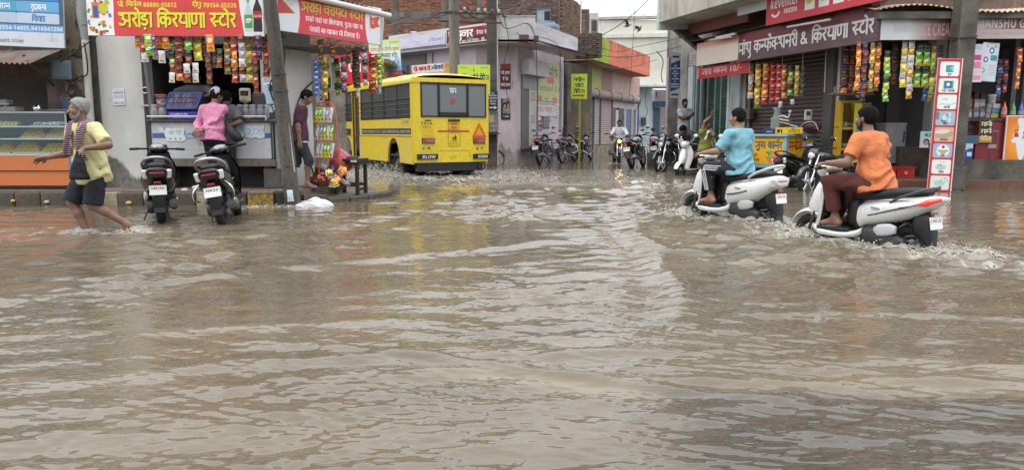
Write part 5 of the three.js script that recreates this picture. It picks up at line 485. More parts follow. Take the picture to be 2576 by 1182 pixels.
// ---------- yellow school bus leaving up the side street ----------
{
const A=V3(-2.59,0,-19.4),hd=V3(-.495,0,-.869),rt=V3(.869,0,-.495),L=6.7,W=2.22,org=ad(A,rt,W/2);// rear centre
const t=thing('school_bus','yellow school bus driving away through the flood up the side street','bus',org.clone().setY(-.12),Math.atan2(-hd.z,hd.x));
const fl=ad(A,hd,L),SFc=new Facade(fl.x,fl.z,A.x,A.z),rr2=ad(A,rt,W),RFc=new Facade(A.x,A.z,rr2.x,rr2.z);
const sx=(vx,vy)=>{const [x,y]=SFc.at(vx,vy);return [L-x,y+.12];},rz=(vx,vy)=>{const [x,y]=RFc.at(vx,vy);return [x-W/2,y+.12];};
const Z=(zx,zy)=>[(1250+zx*.39755)/1.512,(230+zy*.39755)/1.512];// enlargement of the photograph -> its own units
const S=(a,b)=>sx(...Z(a,b)),Q=(a,b)=>rz(...Z(a,b));
const yel=mat([.84,.63,.010],.34,{clearcoat: .5,clearcoatRoughness: .2,map: T.busDirt,metres: 2.2}),dk=mat([.015,.016,.017],.5),wbot=S(700,565)[1]+.02,wtop=2.60,skirt=.50,ty=mat([.85,.88,.87],.06,{transmission: .92,thickness: 0});
const tint=mat([.42,.46,.47],.05,{transmission: .9,thickness: 0}),roofY=2.66,xW0=.14;
const xDoorA=S(305,700)[0],xDoorB=S(243,700)[0],xFw0=S(222,500)[0],xFw1=L-.25,xRw=1.42,xFwh=5.62;
const rect=(x0,x1,y0,y1)=>[[x0,y0],[x1,y0],[x1,y1],[x0,y1]];
const outline=()=>{const s=new THREE.Shape();s.moveTo(.02,skirt-.02);const arch=(xc,r)=>{s.lineTo(xc-r,skirt);s.absellipse(xc,skirt,r,.66,PI,0,true);};arch(xRw,.47);s.lineTo(xFwh-.46,skirt);arch(xFwh,.46);s.lineTo(L-.05,skirt);s.lineTo(L,1.2);s.lineTo(L-.12,roofY);s.lineTo(.05,roofY);s.lineTo(0,1.4);return s;};
for (const side of [-1,1]) {
const holes=[rect(xW0,xDoorA-.03,wbot,wtop),rect(xFw0+.02,xFw1-.1,wbot-.02,wtop)];if (side<0) holes.push(rect(xDoorA+.04,xDoorB-.02,skirt+.06,wtop));const o=M('side_panel',[ext(outline(),.05,0,0,side<0?-W/2:W/2-.05,0,holes)],yel,t,side<0?'side with the open door facing the pavement':undefined);
const n=4,x0=xW0,x1=xDoorA-.03;for (let i=0;i<n;i++) {const a=lerp(x0,x1,i/n),b=lerp(x0,x1,(i+1)/n),zz=side*(W/2-.03),f=M('window',[bx(a,a+.03,wbot,wtop,zz-.02,zz+.012),bx(b-.03,b,wbot,wtop,zz-.02,zz+.012),bx(a,b,wbot,wbot+.05,zz-.02,zz+.012),bx(a,b,wtop-.04,wtop,zz-.02,zz+.012),bx(a,b,2.18,2.21,zz-.02,zz+.006)],dk,t);M('pane',[bx(a+.03,b-.03,wbot+.05,wtop-.04,zz-.006,zz-.002)],tint,f);}
for (let k=0;k<4;k++) M('window_bar',[cyl([x0,wbot+.09+k*.145,side*(W/2+.025)],[x1,wbot+.09+k*.145,side*(W/2+.025)],.013)],darkIron,t);
{const a=xFw0+.02,b=xFw1-.1,zz=side*(W/2-.03),f=M('window',[bx(a,a+.04,wbot-.02,wtop,zz-.02,zz+.012),bx(b-.04,b,wbot-.02,wtop,zz-.02,zz+.012),bx(a,b,wbot-.02,wbot+.03,zz-.02,zz+.012),bx(a,b,wtop-.05,wtop,zz-.02,zz+.012),bx((a+b)/2-.02,(a+b)/2+.02,wbot,wtop,zz-.02,zz+.01)],dk,t);M('pane',[bx(a+.03,b-.03,wbot+.02,wtop-.04,zz-.006,zz-.002)],tint,f);for (let k=0;k<4;k++) M('window_bar',[cyl([a,wbot+.09+k*.145,side*(W/2+.025)],[b,wbot+.09+k*.145,side*(W/2+.025)],.013)],darkIron,t);}
M('moulding',[bx(.05,L-.1,wbot-.47,wbot-.455,side*W/2,side*(W/2+.01))],plain([.45,.12,.01],.5),t);
}
{// text strip on the left side
const [a,y1]=S(310,668),[b]=S(785,690),[,y0]=S(785,700),h=.155,y=1.36-.0;const yy=(S(500,650)[1]+S(500,705)[1])/2;M('name_strip',[bx(b,a-.06,yy-h/2,yy+h/2,-W/2-.006,-W/2)],dk,t);const w=Math.abs(a-.06-b);M('strip_print',[quad(w-.03,h-.03,0,0,0,0,PI,0).translate((a-.06+b)/2,yy,-W/2-.009)],printM(canvas(1024,48,(g,Wd,H)=>{g.fillStyle='#1c1d20';g.fillRect(0,0,Wd,H);latin(g,'HINDUSTAN PUBLIC SR. SEC. SCHOOL DHINGSARA Reg. 98963-43300',8,39,40,'#a9acae',{fit: Wd-16});}),.5),t);
const [c]=S(212,690),[d]=S(112,690);M('name_strip',[bx(c,d,yy-h/2-.03,yy+h/2+.01,-W/2-.006,-W/2)],plain([.06,.03,.02],.4),t);M('strip_print',[quad(Math.abs(d-c)*.55,h-.05,0,0,0,0,PI,0).translate((c*.55+d*.45),yy-.01,-W/2-.009)],printM(canvas(160,48,(g,Wd,H)=>{g.fillStyle='#2a211c';g.fillRect(0,0,Wd,H);latin(g,'SHAKTI',8,40,38,'#9a9a9a',{fit: Wd-16});}),.5),t);
const [e,ey]=S(730,590);M('lettering',[quad(.52,.2,0,0,0,0,PI,0).translate(e,ey,-W/2-.004)],printM(canvas(200,80,(g,Wd,H)=>{g.fillStyle='#daba1c';g.fillRect(0,0,Wd,H);latin(g,'City Ride',4,56,56,'#2a2418',{bold: false,fit: 190});g.fillStyle='#4a3c20';g.fillRect(150,66,26,5);}),.35),t);
}
// door opening with a folded door leaf, step and rail
M('door',[rb(.07,1.75,.05,.01,xDoorB-.06,1.62,-W/2+.1),bx(xDoorB-.30,xDoorB-.06,.62,2.5,-W/2+.1,-W/2+.125)],plain([.16,.09,.075],.5),t,'folded brown door leaf');M('door_rail',[cyl([xDoorA+.10,.62,-W/2+.02],[xDoorA+.10,2.45,-W/2+.02],.018),bx(xDoorA+.06,xDoorA+.14,.55,1.2,-W/2+.0,-W/2+.03)],plain([.66,.68,.68],.3),t);M('door_pillar',[bx(xDoorB-.04,xDoorB+.10,skirt,wtop,-W/2-.012,-W/2-.002)],dk,t);M('door_step',[bx(xDoorA+.03,xDoorB,.52,.56,-W/2+.02,-W/2+.5)],alum,t);
// rear: panel with window opening, panes, markings
{const w0=Q(872,195),w1=Q(1500,550),hole=rect(w0[0]+.0,w1[0],w1[1]+.01,w0[1]-.02),rp=new THREE.Shape();const H2=W/2;rp.moveTo(-H2+.02,.52);rp.lineTo(H2-.02,.52);rp.lineTo(H2,1.4);rp.lineTo(H2-.03,roofY);rp.lineTo(-H2+.03,roofY);rp.lineTo(-H2,1.4);const g=ext(rp,.046,0,0,0,.003,[hole]);g.rotateY(-PI/2);xf(g,.03,0,0);M('rear_panel',[g],yel,t);
const fr=(z0,z1,y0,y1,x=-.03)=>bx(x-.02,x+.02,y0,y1,z0,z1),zs=[w0[0],Q(1040,300)[0],Q(1325,300)[0],w1[0]],y0=w1[1]+.01,y1=w0[1]-.02;
const f=M('rear_window',[fr(zs[0],zs[3],y0,y0+.035),fr(zs[0],zs[3],y1-.06,y1),fr(zs[0],zs[0]+.03,y0,y1),fr(zs[3]-.03,zs[3],y0,y1),fr(zs[1]-.02,zs[1]+.05,y0,y1),fr(zs[2]-.05,zs[2]+.02,y0,y1),fr(zs[1],zs[2],y0,y0+.13)],dk,t);for (const [a,b,yb] of [[zs[0]+.02,zs[1],y0+.03],[zs[1]+.05,zs[2]-.05,y0+.13],[zs[2]+.02,zs[3]-.02,y0+.03]]) M('pane',[bx(-.034,-.03,yb,y1-.05,a,b)],mat([.36,.39,.40],.05,{transmission: .6,thickness: 0}),f);
const onR=(name,a,b,c,d,m,th=.01)=>{const p=Q(a,b),q=Q(c,d);return M(name,[rb(th,Math.abs(p[1]-q[1]),Math.abs(q[0]-p[0]),Math.min(.004,th*.4),-.02-th/2,(p[1]+q[1])/2,(p[0]+q[0])/2)],m,t);};
const prR=(name,a,b,c,d,px,draw,off=.006)=>{const p=Q(a,b),q=Q(c,d),w=q[0]-p[0],h=p[1]-q[1];return M(name,[quad(w,h,0,0,0,0,-PI/2,0).translate(-.02-off,(p[1]+q[1])/2,(p[0]+q[0])/2)],printM(canvas(px,Math.max(8,Math.round(px*h/w)),draw),.4),t);};
const Y='#dbbd17';prR('maker_letters',872,580,992,645,160,(g,W2,H)=>{g.fillStyle=Y;g.fillRect(0,0,W2,H);latin(g,'TATA',W2/2,H*.55,H*.62,'#2a2618',{align: 'center',fit: W2*.9});latin(g,'AMBICA',W2/2,H*.95,H*.34,'#6e5a20',{align: 'center',fit: W2*.7});});onR('badge',915,568,977,580,black);prR('small_print',885,655,1005,722,160,(g,W2,H)=>{g.fillStyle=Y;g.fillRect(0,0,W2,H);scrib(g,6,6,W2-12,10,'#c98f1c',5);});
onR('plate_lamp',1140,563,1247,582,black,.05);onR('number_plate',1138,580,1250,664,plain([.55,.40,.05],.4),.014);prR('plate_print',1141,584,1247,660,160,(g,W2,H)=>{g.fillStyle='#d9a52a';g.fillRect(0,0,W2,H);latin(g,'- HR62 -',W2/2,H*.44,H*.4,'#3a2a10',{align: 'center',fit: W2*.86});latin(g,'8282',W2/2,H*.9,H*.42,'#3a2a10',{align: 'center',fit: W2*.56});},.016);
onR('red_band',1038,668,1345,684,plain([.62,.03,.03],.35),.006);
{const pt=[Q(1433,592),Q(1366,735),Q(1505,733)],c=[0,1].map((k)=>(pt[0][k]+pt[1][k]+pt[2][k])/3),tri=(s)=>pt.map(([z,y])=>[c[0]+(z-c[0])*s,c[1]+(y-c[1])*s]),mk=(s,x,hs)=>{const g=ext(tri(s),.012,0,0,0,0,hs?[tri(hs)]:[]);g.rotateY(-PI/2);return xf(g,x,0,0);};const q=M('warning_triangle',[mk(1,-.02,.80)],paint([.68,.06,.03],.3),t);M('orange_band',[mk(.80,-.018,.52)],plain([.80,.16,.04],.35),q);M('yellow_centre',[mk(.52,-.016)],plain([.8,.5,.02],.4),q);}
for (const [a,c] of [[890,1008],[1380,1488]]) {onR('lamp_housing',a-3,741,c+3,795,dk,.012);const l=onR('tail_lamp',a,745,c,791,mat([.22,.035,.02],.2,{clearcoat: 1}),.05);const p=Q(a+38,752),q=Q(c-8,784);M('lamp_centre',[rb(.012,p[1]-q[1],q[0]-p[0],.004,-.072,(p[1]+q[1])/2,(p[0]+q[0])/2)],mat([.34,.09,.045],.2,{clearcoat: 1}),l);}
for (const [a,b,c] of [[903,838,[.02,.35,.28]],[955,838,[.35,.03,.02]],[1418,842,[.35,.06,.02]],[1463,836,[.02,.38,.30]]]) {const [z,y]=Q(a,b);M('reflector',[cylY(.033,.036,.012,-.026,y,z,16,0,0,PI/2)],mat(c,.25),t);}
prR('school_bus_sign',1137,690,1256,822,160,(g,W2,H)=>{g.fillStyle='#dbbd17';g.fillRect(0,0,W2,H);g.strokeStyle='#2a2410';g.lineWidth=4;g.beginPath();g.roundRect(4,4,W2-8,H-8,14);g.stroke();g.fillStyle='#1c180c';for (const [x,y,s] of [[66,62,.8],[96,50,1.15]]) {g.beginPath();g.arc(x,y-14*s,6*s,0,7);g.fill();g.beginPath();g.moveTo(x-10*s,y-6*s);g.lineTo(x+10*s,y-6*s);g.lineTo(x+14*s,y+16*s);g.lineTo(x+8*s,y+16*s);g.lineTo(x+12*s,y+44*s);g.lineTo(x+4*s,y+44*s);g.lineTo(x,y+22*s);g.lineTo(x-8*s,y+44*s);g.lineTo(x-15*s,y+42*s);g.lineTo(x-8*s,y+16*s);g.lineTo(x-15*s,y+14*s);g.fill();} g.fillRect(32,108,96,4);latin(g,'School Bus',W2/2,H*.86,26,'#3a3010',{align: 'center',bold: false,fit: W2*.76});});
for (const [a,b,c,d,s] of [[842,897,1035,943,'BLOW'],[1378,893,1560,937,'HORN']]) {onR('bumper_corner',a,b,Math.min(c,1532),d,mat([.012,.012,.013],.4),.07);prR('bumper_letters',a+20,b+3,Math.min(c,1530)-12,d-3,200,(g,W2,H)=>{g.fillStyle='#141414';g.fillRect(0,0,W2,H);latin(g,s,W2/2,H*.86,H*.95,'#d2d4d4',{align: 'center',slant: -.15,fit: W2*.8});},.076);}
prR('red_letters',1155,905,1225,935,100,(g,W2,H)=>{g.fillStyle=Y;g.fillRect(0,0,W2,H);latin(g,'STOP',W2/2,H*.85,H*.8,'#cf7a1c',{align: 'center',fit: W2*.85});});M('panel_seam',[bx(-.024,-.018,Q(900,868)[1],Q(900,868)[1]+.008,Q(1040,868)[0],Q(1345,868)[0]),bx(-.024,-.018,.6,Q(900,868)[1],Q(1345,868)[0],Q(1345,868)[0]+.008)],plain([.35,.26,.02]),t);
{const [z,y]=Q(1180,295),c=Q(1180,380);M('window_letters',[quad(.36,.22,0,0,0,0,-PI/2,0).translate(-.045,y,z)],new THREE.MeshStandardMaterial({color: 0xd8dadb,alphaMap: canvas(128,80,(g)=>{g.fillStyle='#000';g.fillRect(0,0,128,80);dev(g,'राम',64,14,46,'#fff',{center: true,lw: 13});}),transparent: true,roughness: .5,side: THREE.DoubleSide}),t);M('window_sticker',[xf(new THREE.ConeGeometry(.05,.11,10),-.04,c[1],c[0],0,0,0,.15,1,1),xf(tor(.06,.006,0,0,0,0,PI/2),-.042,c[1]-.02,c[0])],plain([.7,.06,.04]),t);}
}
M('roof',[(()=>{const g=sheet((u,v)=>{const a=u*PI,c=Math.cos(a),s=Math.sin(a),k=1-.06*Math.pow(Math.abs(v-.5)*2,8),y=roofY-.03+.27*Math.pow(s,.55)*(1-.35*Math.pow(Math.abs(v-.5)*2,12));return [lerp(-.04,L-.1,v),y+.008*Math.sin(v*40)*s,-c*(W/2+.02)*k];},28,30,true);return g;})(),bx(-.03,L-.1,roofY-.07,roofY+.0,-W/2-.03,-W/2+.03),bx(-.03,L-.1,roofY-.07,roofY+.0,W/2-.03,W/2+.03),bx(-.04,.04,roofY-.06,roofY+.06,-W/2,W/2)],yel,t);
M('corner_pillar',[cyl([.02,.56,-W/2+.02],[.02,roofY,-W/2+.02],.045)],yel,t);M('corner_pillar',[cyl([.02,.56,W/2-.02],[.02,roofY,W/2-.02],.045)],yel,t);
M('front_wall',[bx(L-.14,L-.08,skirt,1.5,-W/2+.05,W/2-.05),bx(L-.14,L-.08,2.5,roofY,-W/2+.05,W/2-.05)],yel,t);M('floor',[bx(.05,L-.1,.66,.72,-W/2+.06,W/2-.06)],dk,t);M('inner_roof',[bx(.05,L-.1,roofY-.08,roofY-.06,-W/2+.06,W/2-.06)],plain([.3,.3,.29]),t);
for (let i=0;i<5;i++) for (const z of [-.66,.66]) M('seat',[rb(.12,.75,.85,.04,.62+i*.82,1.38,z,0,0,-.12),rb(.42,.10,.85,.03,.84+i*.82,1.05,z)],plain(i % 2?[.12,.05,.05]:[.05,.06,.08]),t);
M('curtain',[box(.02,.75,.35,xDoorA+.5,1.95,-W/2+.35)],plain([.2,.1,.1]),t);
for (const [x,z] of [[xRw,-1],[xRw,1],[xFwh,-1],[xFwh,1]]) {const w=M('wheel',[tor(.29,.12,x,.40,z*.90,0,0,0,PI*2,28,10)],rubber,t);M('hub',[cylY(.2,.2,.16,x,.40,z*.90,18,PI/2),cylY(.09,.11,.2,x,.40,z*.93,14,PI/2)],plain([.16,.16,.16],.5),w);}
M('wheel_well',[bx(xRw-.5,xRw+.5,.3,1.2,-.7,.7),bx(xFwh-.5,xFwh+.5,.3,1.2,-.7,.7)],dk,t);M('underbody',[bx(.1,L-.2,.34,.66,-.85,.85),bx(.02,.12,.28,.55,-.95,.95)],dk,t);M('tow_hook',[tor(.09,.02,-.02,.40,W/2-.2,0,PI/2)],darkIron,t);M('mud_flap',[bx(.72,.74,.2,.62,-1.05,-.75)],rubber,t);M('mud_flap',[bx(.72,.74,.2,.62,.75,1.05)],rubber,t);
}
// ---------- the corner building, the side street and the houses behind ----------
{
const ang=(a,b)=>new Facade(a[0],a[1],b[0],b[1]);
const C0=[-5.05,-31],C1=[-.54,-27],C2=[.83,-27],C3=[2.75,-31.6],t=thing('corner_building','pale lilac corner shop building with a white parapet canopy, at the fork of the streets','building',V3(0,0,0));
const lil=mat([1,1,1],.85,{map: wallTex(101,[.82,.765,.80],[.66,.62,.62],{edge: .13,amp: .16,holes: .78}),bumpMap: T.bump,bumpScale: .01}),par=mat([1,1,1],.85,{map: wallTex(133,[.82,.81,.82],[.62,.60,.60],{edge: -.02,amp: .12,holes: .82})});
const wallOn=(name,A,B,y0,y1,th,m,z=0)=>{const f=ang(A,B),g=box(f.len,y1-y0,th,f.len/2,(y0+y1)/2,-th/2+z);g.rotateY(f.th);g.translate(f.o.x,0,f.o.z);return M(name,[g],m,t);};
wallOn('parapet',C0,C1,4.4,5.08,.14,par);wallOn('parapet',C1,C2,4.38,5.25,.14,par);wallOn('parapet',C2,C3,4.4,5.07,.14,par);
M('canopy',[slab([C0,C1,C2,C3,[3.4,-32.2],[0.3,-29],[-1.2,-29],[-5.2,-32.3]],4.36,4.46)],plain([.60,.52,.58]),t);
const D1=[-1.35,-28.25],D2=[.2,-28.2],D3=[2.25,-32.8];wallOn('wall',D1,D2,0,4.4,.3,lil);wallOn('wall',D2,D3,0,4.4,.3,lil);wallOn('wall',[-5.3,-32.0],[-1.35,-28.25],0,4.4,.3,plain([.60,.53,.58]));M('back_wall',[slab([[-5.3,-32.2],[-1.2,-28.6],[.1,-28.6],[2.1,-33],[2.6,-38],[-8,-38]],0,4.36)],plain([.3,.28,.27]),t);M('parapet_coping',[(()=>{const f=ang(C1,C2),g=box(f.len,.03,.2,f.len/2,5.265,-.07);g.rotateY(f.th);g.translate(f.o.x,0,f.o.z);return g;})()],plain([.7,.69,.68]),t);
{// flat jeweller's front under the left canopy, its shaded interior painted as a dark panel
const f=ang([-5.3,-32.0],[-1.35,-28.25]);const p=(name,x0,x1,y0,y1,z,m)=>{const g=bx(x0,x1,y0,y1,z,z+.04);g.rotateY(f.th);g.translate(f.o.x,0,f.o.z);return M(name,[g],m,t);};p('painted_front_panel',.1,2.6,.2,4.3,.02,plain([.14,.13,.13]));p('blue_panel',.5,1.5,2.6,3.9,.07,plain([.03,.07,.22]));p('painted_front_panel',2.75,3.0,.2,4.3,.02,plain([.45,.4,.43]));
}
M('bracket_stub',[xf(new THREE.BoxGeometry(.34,.16,.5),P(1318,92,26.9).x,4.5,-26.85)],dirty([.16,.10,.08]),t);M('bracket_stub',[xf(new THREE.BoxGeometry(.16,.2,.3),P(1335,96,26.9).x+.2,4.46,-26.85)],dirty([.10,.07,.06]),t);
// door with half raised shutter
{const f=ang(D2,D3),L=(vx,vy,o=.02)=>f.at(vx,vy,o),put=(name,x0,x1,y0,y1,z0,z1,m,parent=t)=>{const g=bx(x0,x1,y0,y1,z0,z1);g.rotateY(f.th);g.translate(f.o.x,0,f.o.z);return M(name,[g],m,parent);};
const [x0,yt]=L(1313,222),[x1]=L(1351,230),[,yb]=L(1330,368),ysh=L(1330,190)[1],ybx=L(1330,152)[1];put('doorway_shade',x0,x1,yb,yt,-.1,.012,plain([.16,.13,.11]));put('door',lerp(x0,x1,.45),x1-.04,yb+.02,yt,-.0,.03,plain([.55,.53,.50],.4));for (const v of [243,300,358]) {const [,yy]=L(1340,v);put('door_plate',lerp(x0,x1,.62),lerp(x0,x1,.82),yy-.15,yy+.15,.02,.034,plain([.3,.24,.18]));put('door_plate',lerp(x0,x1,.65),lerp(x0,x1,.79),yy-.11,yy+.11,.02,.037,plain([.55,.53,.50]));}  // flat dark panel on the solid wall, painted for the shade of a recess
for (const x of [x0,x1]) put('door_frame',x-.04,x+.04,yb,ybx,0,.06,plain([.22,.20,.19]));const sh=(y0,y1,m,n)=>{for (let k=0;k<n;k++) put('shutter_slat',x0,x1,lerp(y0,y1,k/n)+.006,lerp(y0,y1,(k+1)/n)-.006,.02,.05,m);};sh(yt,ysh,plain([.42,.40,.41],.5),8);put('shutter_box',x0-.06,L(1385,190)[0]*0+x1+.5,ysh,ybx,.01,.34,plain([.58,.56,.56]));
put('threshold',x0-.1,x1+.1,yb-.08,yb,0,.25,concrete([.42,.38,.38]));put('drain_pipe',L(1410,200)[0],L(1410,200)[0]+.12,1.4,4.36,.02,.12,plain([.66,.65,.64],.4));put('plaster_band',L(1355,300)[0],L(1405,300)[0],-.05,.55,0,.02,mat([1,1,1],.9,{map: wallTex(151,[.55,.46,.46],[.68,.64,.66],{edge: .5,amp: .5,holes: .7})}));
globalThis.CDR=f;
}
globalThis.CB={left: ang(C0,C1),mid: ang(C1,C2),right: ang(C2,C3),dmid: ang(D1,D2)};
{const k=thing('water_tank','blue grey water tank on the roof of the lilac corner building','water tank',P(1386,84,31).setY(5.0));M('tank',[lathe([[.001,0],[.36,0],[.36,.1],[.34,.12],[.36,.14],[.36,.32],[.34,.34],[.36,.36],[.34,.5],[.16,.58],[.15,.62],[.001,.62]],22)],plain([.13,.19,.25],.45),k);M('lid',[cylY(.14,.15,.05,0,.64,0,18)],plain([.10,.15,.2],.5),k);M('inlet_pipe',[tube([[.36,.1,0],[.5,.1,0],[.5,-.1,0]],.02,10,6)],plain([.5,.5,.5]),k);}
}
const boardText=(bg,fn)=>(g,w,h)=>{g.fillStyle=bg;g.fillRect(0,0,w,h);fn(g,w,h);grime(g,w,h,24);};
sign({fac: CB.left,v: [1006,98,1121,124],off: .06,label: 'faded pale board with washed out blue lettering on the left parapet',px: 420,draw: boardText('#c7c4d4',(g,w,h)=>{for (let i=0;i<14;i++) {g.fillStyle=`rgba(110,130,190,${rr(.1, .4)})`;g.fillRect(w*(.04+i*.066),h*rr(.3,.45),rr(6,20),h*rr(.1,.3));} scrib(g,w*.05,h*.8,w*.9,8,'#9a96b4');dev(g,'वेलर्स',w*.66,h*.36,h*.3,'rgba(80,110,180,.6)',{lw: 7,fit: w*.3});})});
sign({fac: CB.left,v: [1122,74,1249,114],off: .10,label: 'maroon hair salon board with big white letters behind the two poles',px: 520,draw: boardText('#7a1626',(g,w,h)=>{g.fillStyle='#451018';g.fillRect(0,h*.62,w,h*.38);g.strokeStyle='#d6cfc8';g.lineWidth=6;g.strokeRect(3,3,w-6,h-6);dev(g,'पॉपुलर',w*.05,h*.22,h*.42,'#e6e2df',{fit: w*.5,lw: 14});dev(g,'हेयर स्टाइल',w*.62,h*.34,h*.22,'#e6e2df',{fit: w*.36,lw: 12});g.fillStyle='#b62a30';g.fillRect(w*.74,4,w*.25,h*.13);dev(g,'दर्शन सिंह वाले',w*.42,h*.68,h*.09,'#c9b53a',{lw: 10});latin(g,'M. 9896',w*.98,h*.94,h*.27,'#e6e2df',{align: 'right',fit: w*.27});dev(g,'ए. दर्शन की ग्राम मार्ग शिविर',w*.05,h*.82,h*.13,'#d9d4d0',{fit: w*.62,lw: 11});})});
{const mk=(o)=>sign({th: .012,cat: 'banner',name: 'banner',...o});
const FB=new Facade(-6,-26,0,-26),FJ=new Facade(-5,-28.6,-1,-27.4);
mk({fac: FB,v: [928,100,1009,193],off: 0,roll: .06,label: 'light green and blue farm store banner hanging behind the variety stall',px: 420,draw: boardText('#a9c98a',(g,w,h)=>{const k=g.createLinearGradient(0,0,0,h);k.addColorStop(0,'#c3d68a');k.addColorStop(.45,'#cfe0e2');k.addColorStop(.86,'#5a9fd0');k.addColorStop(.87,'#c23a5a');k.addColorStop(1,'#c2486a');g.fillStyle=k;g.fillRect(0,0,w,h);scrib(g,w*.66,h*.05,w*.3,10,'#3a4a2a',2);dev(g,'राजेश कुमार मितेश कुमार',w*.04,h*.22,h*.08,'#b5472a',{fit: w*.92,lw: 10});dev(g,'एग्रीकल्चर स्टोर',w*.28,h*.38,h*.11,'#1c3a5a',{fit: w*.62,lw: 11});for (let i=0;i<5;i++) {g.fillStyle=pick(['#2a4a6a','#7db0d8','#d9e4ea']);g.beginPath();g.ellipse(w*(.3+i*.12),h*.6,10,14,i,0,7);g.fill();} g.strokeStyle='#20303f';g.lineWidth=5;g.beginPath();g.ellipse(w*.88,h*.57,w*.055,h*.08,0,0,7);g.moveTo(w*.85,h*.5);g.lineTo(w*.93,h*.66);g.stroke();scrib(g,w*.28,h*.72,w*.65,12,'#3a5a7a',2);scrib(g,w*.1,h*.91,w*.8,12,'#e6ccd4');})});
mk({fac: FJ,v: [1033,162,1134,184],off: 0,roll: .055,label: 'white jewellers banner with red and blue letters just above the bus roof',px: 520,draw: boardText('#d8d4cf',(g,w,h)=>{g.fillStyle='#c9852a';g.fillRect(0,0,w*.03,h);g.fillStyle='#c9a03a';g.fillRect(w*.84,0,w*.16,h);dev(g,'श्री बालाजी',w*.06,h*.28,h*.44,'#b5202a',{fit: w*.43,lw: 15});dev(g,'ज्वैलर्स',w*.51,h*.28,h*.44,'#1c2f6a',{fit: w*.31,lw: 15});scrib(g,w*.85,h*.25,w*.13,12,'#5a3a1a',2);})});
{const o=thing('red_board','big red board with white letters glimpsed between the hanging packets','sign',P(889,172,24.25));const w=70/F*24.25,h=78/F*24.25;M('board',[rb(w*1.25,h,.05,.01,0,0,0)],plain([.55,.03,.04]),o);M('print',[quad(w*1.24,h*.98,0,0,.028)],printM(canvas(180,150,(g,W,H)=>{g.fillStyle='#c8202c';g.fillRect(0,0,W,H);latin(g,'oil',62,92,92,'#e6e0e0',{fit: 70});latin(g,'A',4,100,70,'#e6e0e0');}),.4),o);M('bracket',[bx(-.4,.4,-.05,.05,-.1,-.03)],darkIron,o);}
{const o=thing('dark_shack','dark low shop behind the hanging packets at the side street','shop',P(850,200,24.5).setY(0));M('wall',[box(4.6,3.4,.3,-.9,1.7,0),box(.3,3.4,4,1.3,1.7,-2)],dirty([.26,.24,.22]),o);M('roof',[box(5.0,.12,4.6,-.8,3.46,-2)],dirty([.2,.18,.16]),o);}
{const o=sign({fac: new Facade(-2,-23.6,0,-23.6),v: [1151,163,1233,238],off: 0,label: 'lime green garage board partly hidden behind the bus roof',px: 360,edge: paint([.35,.5,.05]),draw: boardText('#b3d03a',(g,w,h)=>{scrib(g,w*.07,h*.06,w*.22,8,'#2a4a2a',2);scrib(g,w*.7,h*.06,w*.24,8,'#2a4a2a',2);g.fillStyle='#c2303a';g.beginPath();g.moveTo(w*.5,h*.06);g.lineTo(w*.53,h*.22);g.lineTo(w*.47,h*.22);g.fill();dev(g,'नवीन ऑटो गैरिज',w*.04,h*.36,h*.2,'#1c2f5a',{fit: w*.92,lw: 11});latin(g,'94667-12233',w*.2,h*.74,h*.1,'#b53030');g.fillStyle='#c93a34';g.fillRect(w*.55,h*.84,w*.3,h*.05);g.beginPath();g.moveTo(w*.97,h*.865);g.lineTo(w*.84,h*.79);g.lineTo(w*.84,h*.94);g.fill();})});}
}
sign({name: 'poster',cat: 'poster',fac: CB.dmid,v: [1258,160,1285,224],off: .03,label: 'narrow maroon hair style board on the lilac corner wall',px: 130,draw: boardText('#5a1420',(g,w,h)=>{g.fillStyle='#a8401c';g.fillRect(0,0,w,h*.2);scrib(g,12,14,w-24,12,'#3a1410',3);['पॉपुलर','हेयर','स्टाइल'].forEach((s,i)=>dev(g,s,w/2,h*(.30+i*.24),h*.12,'#e6e0dc',{fit: w*(i === 1?.55:.85),center: true,lw: 13}));})});
sign({name: 'poster',cat: 'poster',fac: CB.dmid,v: [1260,247,1284,301],off: .02,th: .01,label: 'dark salon poster showing two heads, below the maroon board',px: 120,draw: boardText('#8a8486',(g,w,h)=>{g.fillStyle='#1c1a1c';g.fillRect(0,0,w*.2,h);g.fillRect(0,h*.72,w,h*.28);for (const [x,y,r] of [[.42,.32,.2],[.74,.28,.2]]) {g.fillStyle='#17120f';g.beginPath();g.ellipse(w*x,h*y,w*r,h*.14,0,0,7);g.fill();g.fillStyle='#b59a88';g.beginPath();g.ellipse(w*x,h*(y+.04),w*r*.55,h*.085,0,0,7);g.fill();} g.fillStyle='#c9a03a';g.beginPath();g.ellipse(w*.6,h*.55,w*.16,h*.06,0,0,7);g.fill();latin(g,'COU',w*.55,h*.9,h*.14,'#d9d6d2',{align: 'center'});})});
